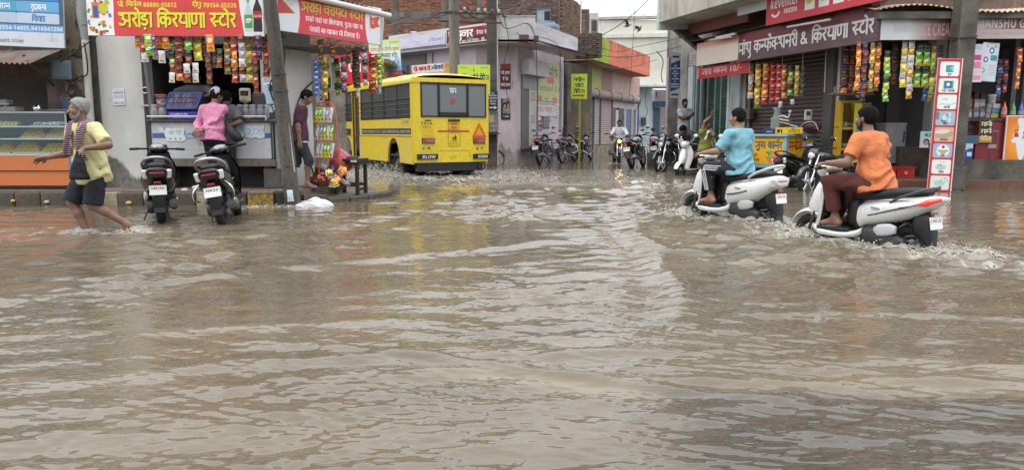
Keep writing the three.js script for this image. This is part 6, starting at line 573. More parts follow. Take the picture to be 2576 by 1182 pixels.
sign({name: 'wall_sign',fac: CDR,v: [1346,149,1404,252],off: .03,label: 'pale green boutique board with arrows and big English lettering beside the shutter door',px: 360,draw: boardText('#b9bf7c',(g,w,h)=>{g.fillStyle='#b0b27a';g.fillRect(0,0,w,h*.22);dev(g,'सेंटी फैन्सी ड्रेस',w*.30,h*.16,h*.22,'#33382a',{fit: w*.66,lw: 10});scrib(g,w*.03,h*.40,w*.36,12,'#3a3a2a',1);const ar=(x,y,s)=>{g.fillStyle='#c9604a';g.fillRect(x,y-s*.22,s,s*.44);g.beginPath();g.moveTo(x+s,y-s*.5);g.lineTo(x+s*1.5,y);g.lineTo(x+s,y+s*.5);g.fill();};ar(w*.48,h*.45,w*.24);latin(g,'Fashion 9',w*.08,h*.74,h*.2,'#2f3d26',{fit: w*.85,bold: false});latin(g,'Women\'s wear',w*.6,h*.82,h*.05,'#5a5f40',{bold: false});ar(w*.05,h*.93,w*.16);ar(w*.74,h*.93,w*.14);latin(g,'M. 98965',w*.38,h*.96,h*.07,'#3f4430');})});
sign({name: 'wall_sign',fac: CDR,v: [1346,254,1406,291],off: .02,th: .012,label: 'white paper sign with red Hindi lettering below the boutique board',px: 300,draw: boardText('#cdcac6',(g,w,h)=>{scrib(g,w*.06,h*.08,w*.8,10,'#5a5a5a');dev(g,'ओंकार एडवाइजर'.replace('ओ','आ'),w*.04,h*.38,h*.36,'#b5504a',{fit: w*.8,lw: 8});scrib(g,w*.86,h*.2,w*.12,8,'#555',4);})});
for (const [v,c,l,s] of [[[1346,288,1364,327],'#5a1a20','small maroon handbill left of the dark one on the lilac wall',1],[[1366,287,1382,323],'#1c1a1c','small black handbill on the lilac wall near the drain pipe',2]]) sign({name: 'handbill',cat: 'poster',fac: CDR,v,off: .02,th: .008,label: l,px: 110,draw: boardText(c,(g,w,h)=>{if (s === 1) {g.fillStyle='#9a2a2a';g.fillRect(0,0,w,h*.45);g.fillStyle='#d9d0cc';g.beginPath();g.ellipse(w/2,h*.24,w*.3,h*.13,0,0,7);g.fill();scrib(g,8,h*.5,w-16,16,'#c9c2be',3);} else {for (let i=0;i<4;i++) scrib(g,rr(4,20),h*(.1+i*.22),w*.8,rr(16,24),'#a89f9a',1);}})});
// poles, cross arm, arrow sign
{const a=P(1144,250,24),t=thing('utility_pole','round pale concrete pole rising behind the yellow bus','pole',V3(a.x,-.15,a.z));M('shaft',[cylY(.145,.18,9.5,0,4.75,0,18)],mat([.42,.41,.385],.9,{map: T.conc,bumpMap: T.bump,bumpScale: .012}),t);M('band',[cylY(.17,.17,.08,0,5.05,0,18)],darkIron,t);
const b=G(1238,419),u=thing('utility_pole','square darker concrete pole to the right of the bus carrying an arrow sign','pole',V3(b.x,-.15,b.z));M('shaft',[rb(.34,9.5,.30,.03,0,4.75,0)],mat([.26,.25,.235],.92,{map: T.conc,metres: 1.5,bumpMap: T.bump,bumpScale: .02}),u);for (const y of [1.0,2.0,3.1,5.2]) M('band',[rb(.36,.03,.32,.01,0,y,0)],darkIron,u);M('conduit',[cyl([.2,.2,.16],[.2,9,.16],.022)],plain([.55,.54,.52]),u);
const c=thing('cross_arm','rusty steel cross arm with insulators fixed between the two concrete poles','bracket',P(1140,30,24.6));const e=P(1262,36,25.6).sub(P(1140,30,24.6));for (const dy of [0,-.28]) M('angle_iron',[cyl([-.5,dy,0],[e.x,e.y+dy,e.z],.04,.04,4)],dirty([.15,.10,.08]),c);for (let i=0;i<8;i++) {const k=i/7,p=e.clone().multiplyScalar(k);M('insulator',[lathe([[.001,0],[.05,0],[.055,.04],[.03,.05],[.05,.07],[.045,.11],[.001,.14]],12,p.x-.1,p.y+.04,p.z)],plain(i % 3?[.5,.47,.42]:[.2,.1,.07],.3),c);}
const d=thing('meter_cabinet','grey steel meter cabinet strapped to the square pole below the arrow sign','cabinet',P(1238,306,25.75));M('cabinet',[rb(.42,.72,.16,.02,0,0,0)],dirty([.33,.32,.30]),d);M('door',[rb(.34,.5,.02,.008,0,.05,.085)],dirty([.38,.37,.34]),d);M('sticker',[bx(-.1,.06,-.02,.22,.097,.1)],plain([.5,.5,.3]),d);M('shelf_plate',[box(.56,.04,.3,0,-.4,.02)],dirty([.12,.1,.09]),d);
sign({name: 'arrow_sign',fac: new Facade(-2,-25.5,2,-25.5),v: [1228,229,1252,277],off: 0,label: 'navy printer repair arrow sign fixed on the square pole',px: 130,edge: plain([.03,.05,.12]),draw: boardText('#1a2440',(g,w,h)=>{['ALL','PRINTERS/','PHOTOSTAT','REFILL &','REPAIR'].forEach((s,i)=>latin(g,s,w/2,h*(.13+i*.145),h*.115,'#cfd3da',{align: 'center',fit: [.3,.86,.9,.7,.6][i]*w}));g.fillStyle='#d6d9de';g.fillRect(w*.08,h*.84,w*.6,h*.06);g.beginPath();g.moveTo(w*.95,h*.87);g.lineTo(w*.64,h*.78);g.lineTo(w*.64,h*.96);g.fill();})});
}
// brick houses: real bricks laid as one mass per wall (each only a few pixels), framed in concrete
function brickWall(par,w,h,m0,seed,holes=[],bw=.24,bh=.085) {// in the x-y plane, front at z = 0
M('mortar',[box(w,h,.2,w/2,h/2,-.12)],concrete([.26,.24,.215]),par);const r=rng(seed),nx=Math.floor(w/bw),ny=Math.floor(h/bh),g=new RoundedBoxGeometry(bw*.94,bh*.84,.1,1,.008),list=[];for (let j=0;j<ny;j++) for (let i=0;i<nx;i++) {const x=(i+.5+(j % 2?.25:-.0))*bw,y=(j+.5)*bh;if (x>w-bw*.4 || holes.some((q)=>x>q[0]-bw*.5 && x<q[1]+bw*.5 && y>q[2] && y<q[3])) continue;list.push([x,y]);}
const im=new THREE.InstancedMesh(g,mat([1,1,1],.9,{map: T.grain}),list.length),o=new THREE.Object3D(),c=new THREE.Color();list.forEach(([x,y],k)=>{o.position.set(x+(r()-.5)*.012,y+(r()-.5)*.008,-.045+r()*.016);o.rotation.set(0,0,(r()-.5)*.03);o.updateMatrix();im.setMatrixAt(k,o.matrix);const q=r(),d=q<.14?.55:q>.92?1.5:.8+r()*.5;c.setRGB(m0[0]*d,m0[1]*d*(.9+r()*.2),m0[2]*d);im.setColorAt(k,c);});im.name='bricks';im.userData.kind='stuff';im.castShadow=im.receiveShadow=true;par.add(im);return im;
}
{const t=thing('brick_building','tall unplastered red brick building with concrete bands behind the jeweller banner','building',V3(-13.2,0,-40.4),0),cm=concrete([.30,.29,.265]);brickWall(t,13.0,10.4,[.27,.125,.075],5);const X=(vx)=>P(vx,40,40.4).x+13.2,Y=(vy)=>P(1000,vy,40.4).y;for (const vx of [993,830,1122,1205]) M('column',[bx(X(vx)-.14,X(vx)+.14,0,10.5,-.16,.03)],cm,t);M('beam',[bx(0,13,Y(44),Y(30),-.16,.022)],cm,t);M('beam',[bx(0,13,Y(-60),Y(-74),-.16,.022)],cm,t);M('plaster_patch',[bx(X(1110),X(1136),Y(84),Y(-10),-.1,.012)],concrete([.34,.33,.31]),t);M('side_wall',[bx(0,.2,0,10.4,-6,-.2),bx(12.8,13,0,10.4,-6,-.2)],dirty([.28,.17,.12]),t);M('roof',[bx(0,13,10.4,10.52,-6,.05)],cm,t);M('pipe',[cyl([X(1040),Y(106),.1],[X(1040),Y(82),.1],.05),cyl([X(1040)-.16,Y(82),.1],[X(1040)+.16,Y(82),.1],.05)],plain([.6,.58,.56]),t);}
{const f=new Facade(P(1246,40,35.5).x,-35.5,P(1410,40,35).x,-35),t=front('brick_house','dark brick house with a pale blue shuttered window above the lilac roof','house',f),H=8.0;const A=f.at(1351,23),B=f.at(1384,67);brickWall(t,f.len,H,[.155,.105,.085],9,[[A[0],B[0],B[1],A[1]]]);const w=M('window',[bx(A[0]-.05,B[0]+.05,B[1]-.05,B[1],-.05,.05),bx(A[0]-.05,B[0]+.05,A[1],A[1]+.06,-.05,.05),bx(A[0]-.05,A[0],B[1],A[1],-.05,.04),bx(B[0],B[0]+.05,B[1],A[1],-.05,.04)],plain([.14,.12,.11]),t);for (let i=0;i<7;i++) M('shutter_board',[bx(lerp(A[0],B[0],i/7)+.006,lerp(A[0],B[0],(i+1)/7)-.006,B[1],A[1],-.03,.0)],plain([.36,.46,.52],.6),w);
M('coping',[bx(-.1,f.len+.05,H,H+.1,-.25,.06)],concrete([.25,.24,.22]),t);M('painted_vent_hole',[bx(2.3,2.6,6.3,6.7,-.05,.012)],black,t);M('painted_vent_hole',[bx(.9,1.15,6.0,6.35,-.05,.012)],black,t);  // both vents are black blocks, painting the dark inside of a hole
const s=new Facade(f.w(f.len,0).x,f.w(f.len,0).z,P(1457,40,38.2).x,-38.2),u=front('brick_side','x','x',s);scene.remove(u);u.name='side_wing';u.userData={};t.add(u);u.position.set(f.len,0,0);u.rotation.y=s.th-f.th;const g=new THREE.Group();M('side_wall',[box(s.len,7.6,.2,s.len/2,3.8,-.14)],dirty([.22,.15,.11]),t).applyMatrix4(new THREE.Matrix4().compose(V3(f.len,0,0),new THREE.Quaternion().setFromEuler(new THREE.Euler(0,s.th-f.th,0)),V3(1,1,1)));t.remove(u);
{const bwl=new THREE.Group();brickWall(bwl,s.len,7.55,[.20,.125,.085],13);const im=bwl.children.find((c)=>c.isInstancedMesh);im.applyMatrix4(new THREE.Matrix4().compose(V3(f.len,0,0),new THREE.Quaternion().setFromEuler(new THREE.Euler(0,s.th-f.th,0)),V3(1,1,1)));im.position.add(V3(.0,0,0).addScaledVector(V3(Math.sin(s.th-f.th),0,Math.cos(s.th-f.th)),.07));t.add(im);}
M('pipe',[cyl([f.len+.9,5.0,-.55],[f.len+.9,7.7,-.55],.03)],plain([.5,.48,.46]),t);for (const x of [f.len-.1,f.len+.5,f.len+1.3]) M('rebar',[cyl([x,H-.2,-.4],[x+.04,H+.6,-.4],.012)],dirty([.16,.09,.06]),t);}
{const t=thing('brick_house','narrow brick house with a white edged side, right of the dark one','house',V3(P(1440,30,42).x,0,-42));brickWall(t,.95,7.9,[.22,.14,.10],21);M('side_wall',[box(.5,7.7,3,1.2,3.85,-1.5)],plain([.58,.57,.53]),t);M('balcony_slab',[box(1.5,.3,.6,.7,5.2,.2)],dirty([.09,.08,.075]),t);M('white_rubble',[rb(.5,.35,.4,.1,.6,5.5,.3)],plain([.66,.66,.65]),t);const w=M('window',[box(.34,.7,.05,1.22,7.0,.02)],plain([.22,.2,.18]),t);M('pane',[box(.24,.55,.03,1.22,7.0,.04)],plain([.05,.05,.05],.2),w);}
// rough brown wall and the green and orange shop row
{const f=new Facade(2.35,-32.9,3.55,-34.2),t=front('mud_wall','rough brown unplastered wall between the lilac building and the shutters','wall',f);M('wall',[box(f.len+.3,4.2,.4,f.len/2,2.1,-.2)],mat([1,1,1],.95,{map: wallTex(171,[.40,.36,.32],[.47,.40,.34],{edge: .5,amp: .6,holes: .62}),bumpMap: T.bump,bumpScale: .05}),t);M('gap_shade',[box(.24,4.2,.2,.0,2.1,.1)],dirty([.17,.145,.125]),t);}  // narrow dark box painted as the shade of a gap
{const a=[3.15,-32.4],b=[4.72,-35.6],c=[8.35,-44.4],f=new Facade(a[0],a[1],c[0],c[1]),t=front('shop_row','row of shuttered shops under a lime green and orange parapet','building',f),X=(vx,vy,o)=>f.at(vx,vy,o),Lx=(vx,o=.9)=>f.at(vx,150,o)[0];
const g0=Lx(1492,0),g1=Lx(1533,0),g2=Lx(1636,0),yb=4.38,yt=5.5;M('parapet',[bx(g0,g1,yb,yt,-.15,0)],dirty([.42,.52,.045],.8,2.5),t,'lime green length of the parapet');const op=mat([1,1,1],.85,{map: tex(256,128,(u,v)=>{const n=fbm(u*6,v*4,4,6,201),s=Math.pow(fbm(u*40,v*1.2,3,40,207),3)*smooth(.2,1,v)*1.6;return [.82*(1-.5*s)*(.9+.2*n),.46*(1-.55*s)*(.85+.3*n),.34*(1-.4*s)];})});M('parapet',[bx(g1+.02,g2,yb,yt,-.15,0)],op,t,'salmon orange length of the parapet with dark runs');M('soffit',[bx(g0,g2,yb-.02,yb+.08,-1.3,-.15)],dirty([.45,.26,.22]),t);
for (const [v0,v1,col] of [[1462,1513,[.42,.5,.06]],[1513,1541,[.36,.15,.13]],[1541,1610,[.58,.36,.30]]]) {const x0=X(v0,200,-1)[0],x1=X(v1,200,-1)[0];M('upper_wall',[bx(x0,x1,2.9,4.4,-1.3,-1)],plain(col),t);}
M('lower_wall',[bx(X(1455,300,-1)[0],X(1600,300,-1)[0],0,3.0,-1.5,-1.12)],plain([.34,.28,.27]),t);M('plinth',[bx(X(1462,360,-.9)[0],X(1602,360,-.9)[0],0,.52,-1.3,-.7)],dirty([.30,.26,.18]),t);
const shut=(v0,v1,m)=>{const x0=X(v0,300,-1)[0]+.03,x1=X(v1,300,-1)[0]-.03;slats(t,'shutter_slat',x0,x1,.55,2.95,-1.06,m,.10);M('shutter_rail',[bx(x0-.05,x0,.5,3,-1.1,-.98)],plain([.2,.17,.17]),t);M('shutter_rail',[bx(x1,x1+.05,.5,3,-1.1,-.98)],plain([.2,.17,.17]),t);};
shut(1464,1494,plain([.17,.24,.28],.5));shut(1495,1511,plain([.40,.36,.35],.5));shut(1512,1541,plain([.42,.30,.29],.5));
for (const [v0,v1] of [[1463,1504],[1505,1536],[1537,1562],[1563,1590],[1591,1609]]) {const x0=X(v0,230,-.75)[0],x1=X(v1,230,-.75)[0];M('roller_box',[xf(cylY(.21,.21,x1-x0-.06,0,0,0,14,0,0,PI/2),(x0+x1)/2,3.08,-.86)],dirty([.42,.38,.36]),t);M('roller_end',[xf(cylY(.235,.235,.05,0,0,0,14,0,0,PI/2),x1-.02,3.08,-.86)],dirty([.12,.10,.09]),t);}
const dr=(v0,v1,m,n,y0=.5,y1=2.5)=>M(n,[bx(X(v0,320,-1)[0],X(v1,320,-1)[0],y0,y1,-1.12,-1.0)],m,t);dr(1541,1548,plain([.10,.05,.045]),'door_frame');dr(1549,1556,plain([.55,.55,.53]),'door_leaf',.9,2.4);dr(1557,1570,plain([.04,.04,.045]),'doorway_shade');dr(1566,1573,plain([.38,.36,.35]),'door_leaf');dr(1575,1586,plain([.05,.11,.26],.5),'door_leaf');dr(1588,1594,plain([.34,.32,.31]),'door_leaf');dr(1573,1575,plain([.5,.46,.45]),'door_frame',.4,3.1);dr(1600,1603,plain([.52,.48,.47]),'door_frame',.3,3.2);dr(1541,1602,plain([.46,.38,.37]),'header',2.5,2.9);  // the near-black panel paints the shade of an open door
M('roof',[bx(g0,g2,4.4,4.5,-8,-.15)],kerbM,t);M('end_wall',[bx(g2-1.2,g2-.9,0,4.4,-8,-1.1)],plain([.5,.38,.34]),t);M('back_wall',[bx(g0,g2,0,4.4,-8,-7.8)],kerbM,t);
}
{const p=P(1474,160,32.2),t=thing('brick_parapet','broken dark brick parapet above the brown wall','parapet',V3(P(1449,125,32.4).x,4.25,-32.4),-.7);M('core',[box(1.15,1.0,.3,.55,.55,-.16)],dirty([.09,.075,.065]),t);const ms=[dirty([.12,.085,.07]),dirty([.17,.11,.085]),dirty([.08,.07,.065])],g=new RoundedBoxGeometry(.215,.07,.16,1,.01);for (let j=0;j<13;j++) for (let i=0;i<5;i++) {if (j>10 && i>2) continue;const o=Mg('brick',g,ms[(i*3+j*5) % 3],t);o.position.set(.12+i*.225+(j % 2)*.06,.08+j*.08,.02+HS(i,j)*.05);o.rotation.y=(HS(j,i)-.5)*.15;}}
{const f=new Facade(0,-30.6,4,-30.6),s=sign({fac: f,v: [1437,186,1477,249],off: 0,label: 'lime green garage board with a red arrow on a lime green post',px: 220,edge: paint([.35,.5,.05]),draw: boardText('#b9d432',(g,w,h)=>{['नवीन','ऑटो','गैरिज'].forEach((q,i)=>dev(g,q,w/2,h*(.16+i*.235),h*.135,'#1f2f4a',{center: true,fit: w*[.68,.55,.7][i],lw: 12}));g.fillStyle='#c8322c';g.fillRect(w*.1,h*.83,w*.58,h*.065);g.beginPath();g.moveTo(w*.9,h*.86);g.lineTo(w*.66,h*.79);g.lineTo(w*.66,h*.94);g.fill();})});M('post',[bx(.0,.09,-s.position.y-.1,.5,-.12,-.04)],plain([.36,.42,.05],.6),s);}
// the white building closing the street
{const z=50,X=(vx)=>P(vx,200,z).x,Y=(vy)=>P(1640,vy,z).y,t=thing('white_building','large white building with a rounded ground floor closing the lane','building',V3(0,0,-z)),w=mat([1,1,1],.8,{map: wallTex(211,[.86,.86,.80],[.80,.80,.75],{edge: .1,amp: .2,holes: .86})}),lo=mat([1,1,1],.8,{map: wallTex(223,[.78,.83,.84],[.72,.76,.76],{edge: .1,amp: .2,holes: .84})});
const x0=X(1440),x1=X(1760);M('upper_wall',[bx(x0,x1,Y(219),Y(50),-.3,0)],w,t);M('cornice',[xf(bx(x0,x1,-.12,.12,-.2,.16),0,Y(95),0,0,0,.016)],plain([.74,.74,.68]),t);M('coping',[xf(bx(x0,x1,-.08,.10,-.3,.12),0,Y(51),0,0,0,.02)],plain([.5,.48,.42]),t);M('pilaster',[bx(X(1512),X(1516),Y(95),Y(52),0,.05)],plain([.78,.78,.72]),t);M('pilaster',[bx(X(1465),X(1467),Y(100),Y(62),0,.05)],plain([.62,.6,.55]),t);
M('overhang',[bx(x0,x1,Y(219),Y(219)+.12,-1.5,.5)],plain([.66,.67,.65]),t);M('lower_wall',[sheet((u,v)=>{const x=lerp(X(1560),X(1672),u),e=Math.max(0,(u-.55)/.45);return [x,v*Y(219),-.6-e*e*2.6];},30,2)],lo,t);M('side_wall',[bx(X(1672),X(1760),0,Y(219),-3.4,-3.2)],plain([.60,.50,.52]),t);M('roof',[bx(x0,x1,Y(50)-.3,Y(50)-.2,-9,-.3)],kerbM,t);
M('door',[bx(X(1597),X(1613),.6,Y(258),-.62,-.5)],plain([.05,.14,.36],.5),t,'blue door at the left');M('door_canopy',[bx(X(1594),X(1615),Y(262),Y(252),-.6,-.3)],plain([.05,.12,.28],.5),t);M('door',[bx(X(1660),X(1681),.4,Y(268),-2.7,-2.3)],plain([.12,.19,.26],.5),t,'grey blue door at the right');M('door_canopy',[bx(X(1656),X(1694),Y(266),Y(252),-2.6,-1.8)],plain([.09,.2,.36],.5),t);M('meter',[rb(.34,.55,.2,.06,X(1625),Y(305),-.45)],plain([.06,.07,.07],.5),t);M('vent',[bx(X(1669),X(1671),Y(240),Y(222)-.1,-2.45,-2.3)],black,t);M('cable',[tube([[X(1632),Y(221),-.5],[X(1628),Y(255),-.45],[X(1634),Y(280),-.45],[X(1626),Y(300),-.42]],.02,20,5)],black,t);M('pillar',[bx(X(1690),X(1706),0,Y(230),-1.0,-.6)],plain([.56,.47,.48]),t);
}
// ---------- right: glass shop, confectionery, corner shops ----------
{
const t=front('confectionery_building','two storey building with a grey overhang above the maroon shop signs','building',RW),A=(vx,vy,o=0)=>RW.at(vx,vy,o),X=(vx,o=0)=>A(vx,300,o)[0],Y=(vx,vy,o=0)=>A(vx,vy,o)[1];
const gw=plain([.46,.46,.45],.7),end=X(2113),H=8.2;
M('upper_wall',[bx(-1.2,end+.3,3.75,H,-.3,0)],dirty([.42,.41,.38],.8,3),t);
// grey overhang: a solid balcony front over the lane
const ox=X(1652,1.9),oz=1.9;const b0=Y(1655,57,oz);M('balcony_front',[bx(ox,end+1,b0,b0+2.6,oz-.18,oz)],dirty([.46,.445,.41],.8,3),t);M('balcony_soffit',[bx(ox,end+1,b0-.03,b0+.14,0,oz-.18)],dirty([.46,.445,.41],.8,3),t);M('balcony_end',[bx(ox-.14,ox,b0-.2,b0+2.6,0,oz)],plain([.55,.62,.64],.5),t,'pale blue white end face');M('roof',[bx(-1.2,end+1,H,H+.15,-6,2)],kerbM,t);M('upper_storey',[bx(ox,end+.5,b0+2.6,H,1.2,1.35)],dirty([.42,.40,.37]),t);M('back_wall',[bx(-1.2,end,0,H,-6,-5.8)],gw,t);M('end_wall',[bx(-1.2,-1.05,0,H,-6,0)],dirty([.40,.36,.36]),t);
for (let i=0;i<7;i++) M('broken_edge',[box(.34,.10,.5,ox-.1+i*.22,b0-.16-i*.20,1.1-i*.12,.2,.2,-.7)],dirty([.10,.09,.085]),t);
M('maroon_fascia',[bx(X(1700,.9),X(1856,.9)+.3,Y(1700,97,.9),Y(1700,97,.9)+.75,.6,.9)],plain([.235,.075,.06],.6),t);
// glass shop
const x0=X(1729),x1=X(1752),xg1=X(1832),xd1=X(1862),top=3.3,fl=.46;M('pier',[bx(X(1708),x0,0,3.75,-.3,.05)],dirty([.34,.335,.33]),t);M('lintel',[bx(x0,end,3.3,3.75,-.3,0)],plain([.40,.385,.34]),t);
for (let k=0;k<5;k++) M('lintel_strip',[bx(x0,xd1,3.33+k*.085,3.395+k*.085,0,.02)],plain([.46,.45,.40]),t);
M('glass_frame',[bx(x0,x0+.32,fl,top,-.12,.02)],plain([.62,.68,.68],.3),t);for (const x of [x0+.36,x0+.50,x1+.2]) M('glass_frame',[bx(x,x+.06,fl,top,-.1,.01)],plain([.34,.40,.40],.3),t);M('glass_frame',[bx(xg1-.05,xg1+.04,fl,top,-.1,.03)],plain([.62,.66,.65],.3),t);M('glass_pane',[bx(x0+.3,xg1,fl,top,-.06,-.05)],mat([.86,.93,.90],.04,{transmission: 1,thickness: 0,ior: 1.2}),t);for (const q of [.18,.42,.60,.80]) M('light_strip',[bx(lerp(x1,xg1,q),lerp(x1,xg1,q)+.035,fl,top,-.2,-.17)],plain([.58,.66,.64],.3),t);
const sh=plain([.14,.17,.15],.5);slats(t,'inner_slat',x1,xg1,fl,3.2,-.36,sh,.075);M('door',[bx(xg1+.05,xd1,fl,top,-.05,.015)],mat([.40,.47,.46],.15),t,'frosted glass door');for (const x of [xg1+.14,xg1+.26]) M('door_handle',[cyl([x,1.55,.08],[x,2.35,.08],.016)],plain([.7,.72,.72],.2),t);M('shop_back',[bx(x0,xd1,0,3.4,-1.2,-1.1)],plain([.2,.2,.19]),t);M('sill',[bx(x0,xd1,0,fl,-.3,.1)],concrete([.25,.24,.23]),t);
M('column',[bx(xd1,X(1888),0,3.75,-.3,.04)],dirty([.22,.215,.21]),t);M('conduit',[cyl([X(1873,.1),1.2,.1],[X(1873,.1),3.3,.1],.05)],plain([.46,.44,.40],.5),t);M('meter',[rb(.3,.3,.18,.03,X(1885,.12),1.45+.25,.12)],dirty([.16,.13,.10]),t);
// brown shutter of the confectionery
const s0=X(1888),s1=X(2090);slats(t,'shutter_slat',s0+.03,s1-.03,.2,3.28,-.05,plain([.085,.062,.055],.5),.105);M('shutter_rail',[bx(s0-.03,s0+.03,.2,3.3,-.1,.03)],plain([.10,.08,.075]),t);M('pillar',[bx(s1,end,0,3.75,-.4,.06)],plain([.60,.585,.55]),t,'white painted pillar');M('gap_shade',[bx(end,end+.16,0,3.7,-.4,.0)],plain([.03,.028,.025]),t);for (const vx of [1962,2013,2070]) M('hanging_rope',[cyl([X(vx,.5),Y(vx,130,.5),.5],[X(vx,.5)+.02,Y(vx,vx>2040?232:210,.5),.5],.012)],plain([.5,.48,.46]),t);  // near-black strip by the pillar stands for a shaded gap
// dark stepped base under the glass shop
M('plinth_face',[bx(-.6,X(2100),-.2,.46,-.3,.25)],concrete([.20,.19,.18]),t);
}
{// awning sheet above the maroon sign
const o=1.15,a=RW.at(1732,99,o),b=RW.at(2188,17,o),t=front('awning','long corrugated tin awning edge above the maroon confectionery sign','awning',RW),w=b[0]-a[0],g=corrugated(w,1.35,.085,.018);g.rotateY(PI);g.rotateX(.16);g.translate((a[0]+b[0])/2,(a[1]+b[1])/2,o);M('sheet',[g],mat([.55,.53,.50],.7,{map: T.rust,metres: 2.2,metalness: .2}),t);for (const [v0,v1,y0,y1] of [[1787,1841,100,92],[1982,2090,68,49]]) {const p=RW.at(v0,y0,o+.05),q=RW.at(v1,y1,o+.05);M('tube_lamp',[cyl([p[0],p[1],o+.05],[q[0],q[1],o+.05],.025)],plain([.72,.70,.66],.3),t);} for (const vx of [1760,1860,1960,2080,2170]) {const x=RW.at(vx,80,o)[0];M('bracket',[cyl([x,lerp(a[1],b[1],(x-a[0])/w)-.02,o-.05],[x,3.5,.02],.018)],darkIron,t);} M('white_flashing',[box(.9,.05,.08,RW.at(1830,92,o)[0],RW.at(1830,90,o)[1],o+.04)],plain([.7,.7,.68]),t);
}
sign({fac: RW,v: [1856,88,2206,157],off: 1.0,h: .745,label: 'long dark maroon confectionery sign with white Hindi letters',px: 1150,edge: plain([.2,.1,.1]),draw: (g,w,h)=>{const k=g.createLinearGradient(0,0,0,h);g.fillStyle='#54393f';g.fillRect(0,0,w,h);g.fillStyle='#6b2126';g.beginPath();g.moveTo(0,0);g.lineTo(w,0);g.lineTo(w,h*.30);g.bezierCurveTo(w*.6,h*.26,w*.3,h*.50,0,h*.44);g.fill();dev(g,'मांशु कन्फैक्शनरी & किरयाणा स्टोर',w*.012,h*.37,h*.40,'#cfc8c4',{fit: w*.965,lw: 12,shadow: '#2a1a1e'});grime(g,w,h,40,'rgba(200,180,170,');}});
sign({fac: RW,v: [1755,109,1857,167],off: 1.02,h: .66,label: 'cream blank cloth covering the left end of the maroon sign',cat: 'cover sheet',name: 'cover_sheet',px: 240,edge: plain([.5,.45,.4]),draw: (g,w,h)=>{g.fillStyle='#cdbfae';g.fillRect(0,0,w,h);for (let y=0;y<30;y++) {g.fillStyle=`rgba(185,95,60,${.5 * (1 - y / 30)})`;g.fillRect(0,y/100*h,w,h/100+1);} for (let i=0;i<160;i++) {g.fillStyle=`rgba(110,100,90,${rr(.03, .16)})`;g.fillRect(rr(0,w),rr(h*.3,h),rr(1,6),rr(1,5));}}});
sign({fac: RW,v: [1757,170,1885,199],off: .88,h: .33,label: 'small bright red sign about lemon drink at 10 rupees below the cream sheet',px: 420,edge: plain([.6,.5,.5]),draw: (g,w,h)=>{g.fillStyle='#a8181e';g.fillRect(0,0,w,h);g.fillStyle='#c8c0bc';g.fillRect(0,0,w*.012,h);dev(g,'जारा लमन',w*.09,h*.22,h*.5,'#b9aca4',{fit: w*.5,lw: 11});dev(g,'10/-',w*.64,h*.22,h*.5,'#b9aca4',{fit: w*.24,lw: 11,bare: true});}});
sign({fac: RW,v: [1860,-60,1932,40],off: 1.25,h: 1.15,label: 'white weathered board with dark flaking marks left of the frozen food sign',px: 220,draw: (g,w,h)=>{g.fillStyle='#c4c8c6';g.fillRect(0,0,w,h);for (let i=0;i<40;i++) {g.fillStyle='#4a4e50';g.fillRect(rr(w*.1,w*.9),h*rr(.45,.72),rr(3,14),rr(2,9));}}});
sign({fac: RW,v: [1933,-40,2260,59],off: 1.3,h: .95,dy: -.05,label: 'red frozen food sign with smiling white logo and packet pictures',px: 1000,edge: plain([.5,.1,.1]),draw: (g,w,h)=>{g.fillStyle='#b82a33';g.fillRect(0,0,w,h);latin(g,'keventer',w*.035,h*.62,h*.36,'#e4dfdc',{fit: w*.25,slant: -.05});latin(g,'FROZEN',w*.16,h*.80,h*.16,'#e4dfdc',{fit: w*.115});g.strokeStyle='#e4dfdc';g.lineWidth=h*.055;g.beginPath();g.arc(w*.085,h*.66,h*.16,.3,2.6);g.stroke();const c=[['#c9c39a','#b4a83a'],['#1e6a3a','#3f9a4a'],['#d0a03a','#7fc0c0'],['#26301f','#c9c4a0'],['#a8342a','#88c0b8'],['#c9b03a','#9aa83a']];for (let i=0;i<6;i++) {const x=w*(.34+i*.11);g.fillStyle='#7a1a20';g.fillRect(x-w*.012,h*.3,w*.02,h*.52);g.fillStyle='#d5d2cc';g.fillRect(x,h*.12,w*.08,h*.72);g.fillStyle=c[i][0];g.fillRect(x+3,h*.15,w*.08-6,h*.42);g.fillStyle=c[i][1];g.beginPath();g.ellipse(x+w*.04,h*.55,w*.03,h*.16,.3,0,7);g.fill();}}});
{const f=new Facade(0,-24.2,12,-24.2);sign({name: 'hanging_sign',fac: f,v: [1689,132,1710,247],off: 0,label: 'tall narrow navy printer repair sign on the corner pier',px: 90,edge: plain([.1,.12,.2]),draw: (g,w,h)=>{g.fillStyle='#9aa0aa';g.fillRect(0,0,w,h);g.fillStyle='#20305a';g.beginPath();g.moveTo(0,h*.24);g.lineTo(w,h*.16);g.lineTo(w,h*.78);g.lineTo(0,h*.86);g.fill();g.fillStyle='#22262c';g.fillRect(w*.15,h*.07,w*.7,h*.04);g.fillRect(w*.12,h*.90,w*.75,h*.045);['WE','REPAIR','ALL','KINDS','OF','LASER','&','INKJET','PRINTERS'].forEach((s,i)=>latin(g,s,w/2,h*(.30+i*.058),h*.042,'#cdd2dc',{align: 'center',fit: Math.min(.9,s.length*.15)*w}));}});}
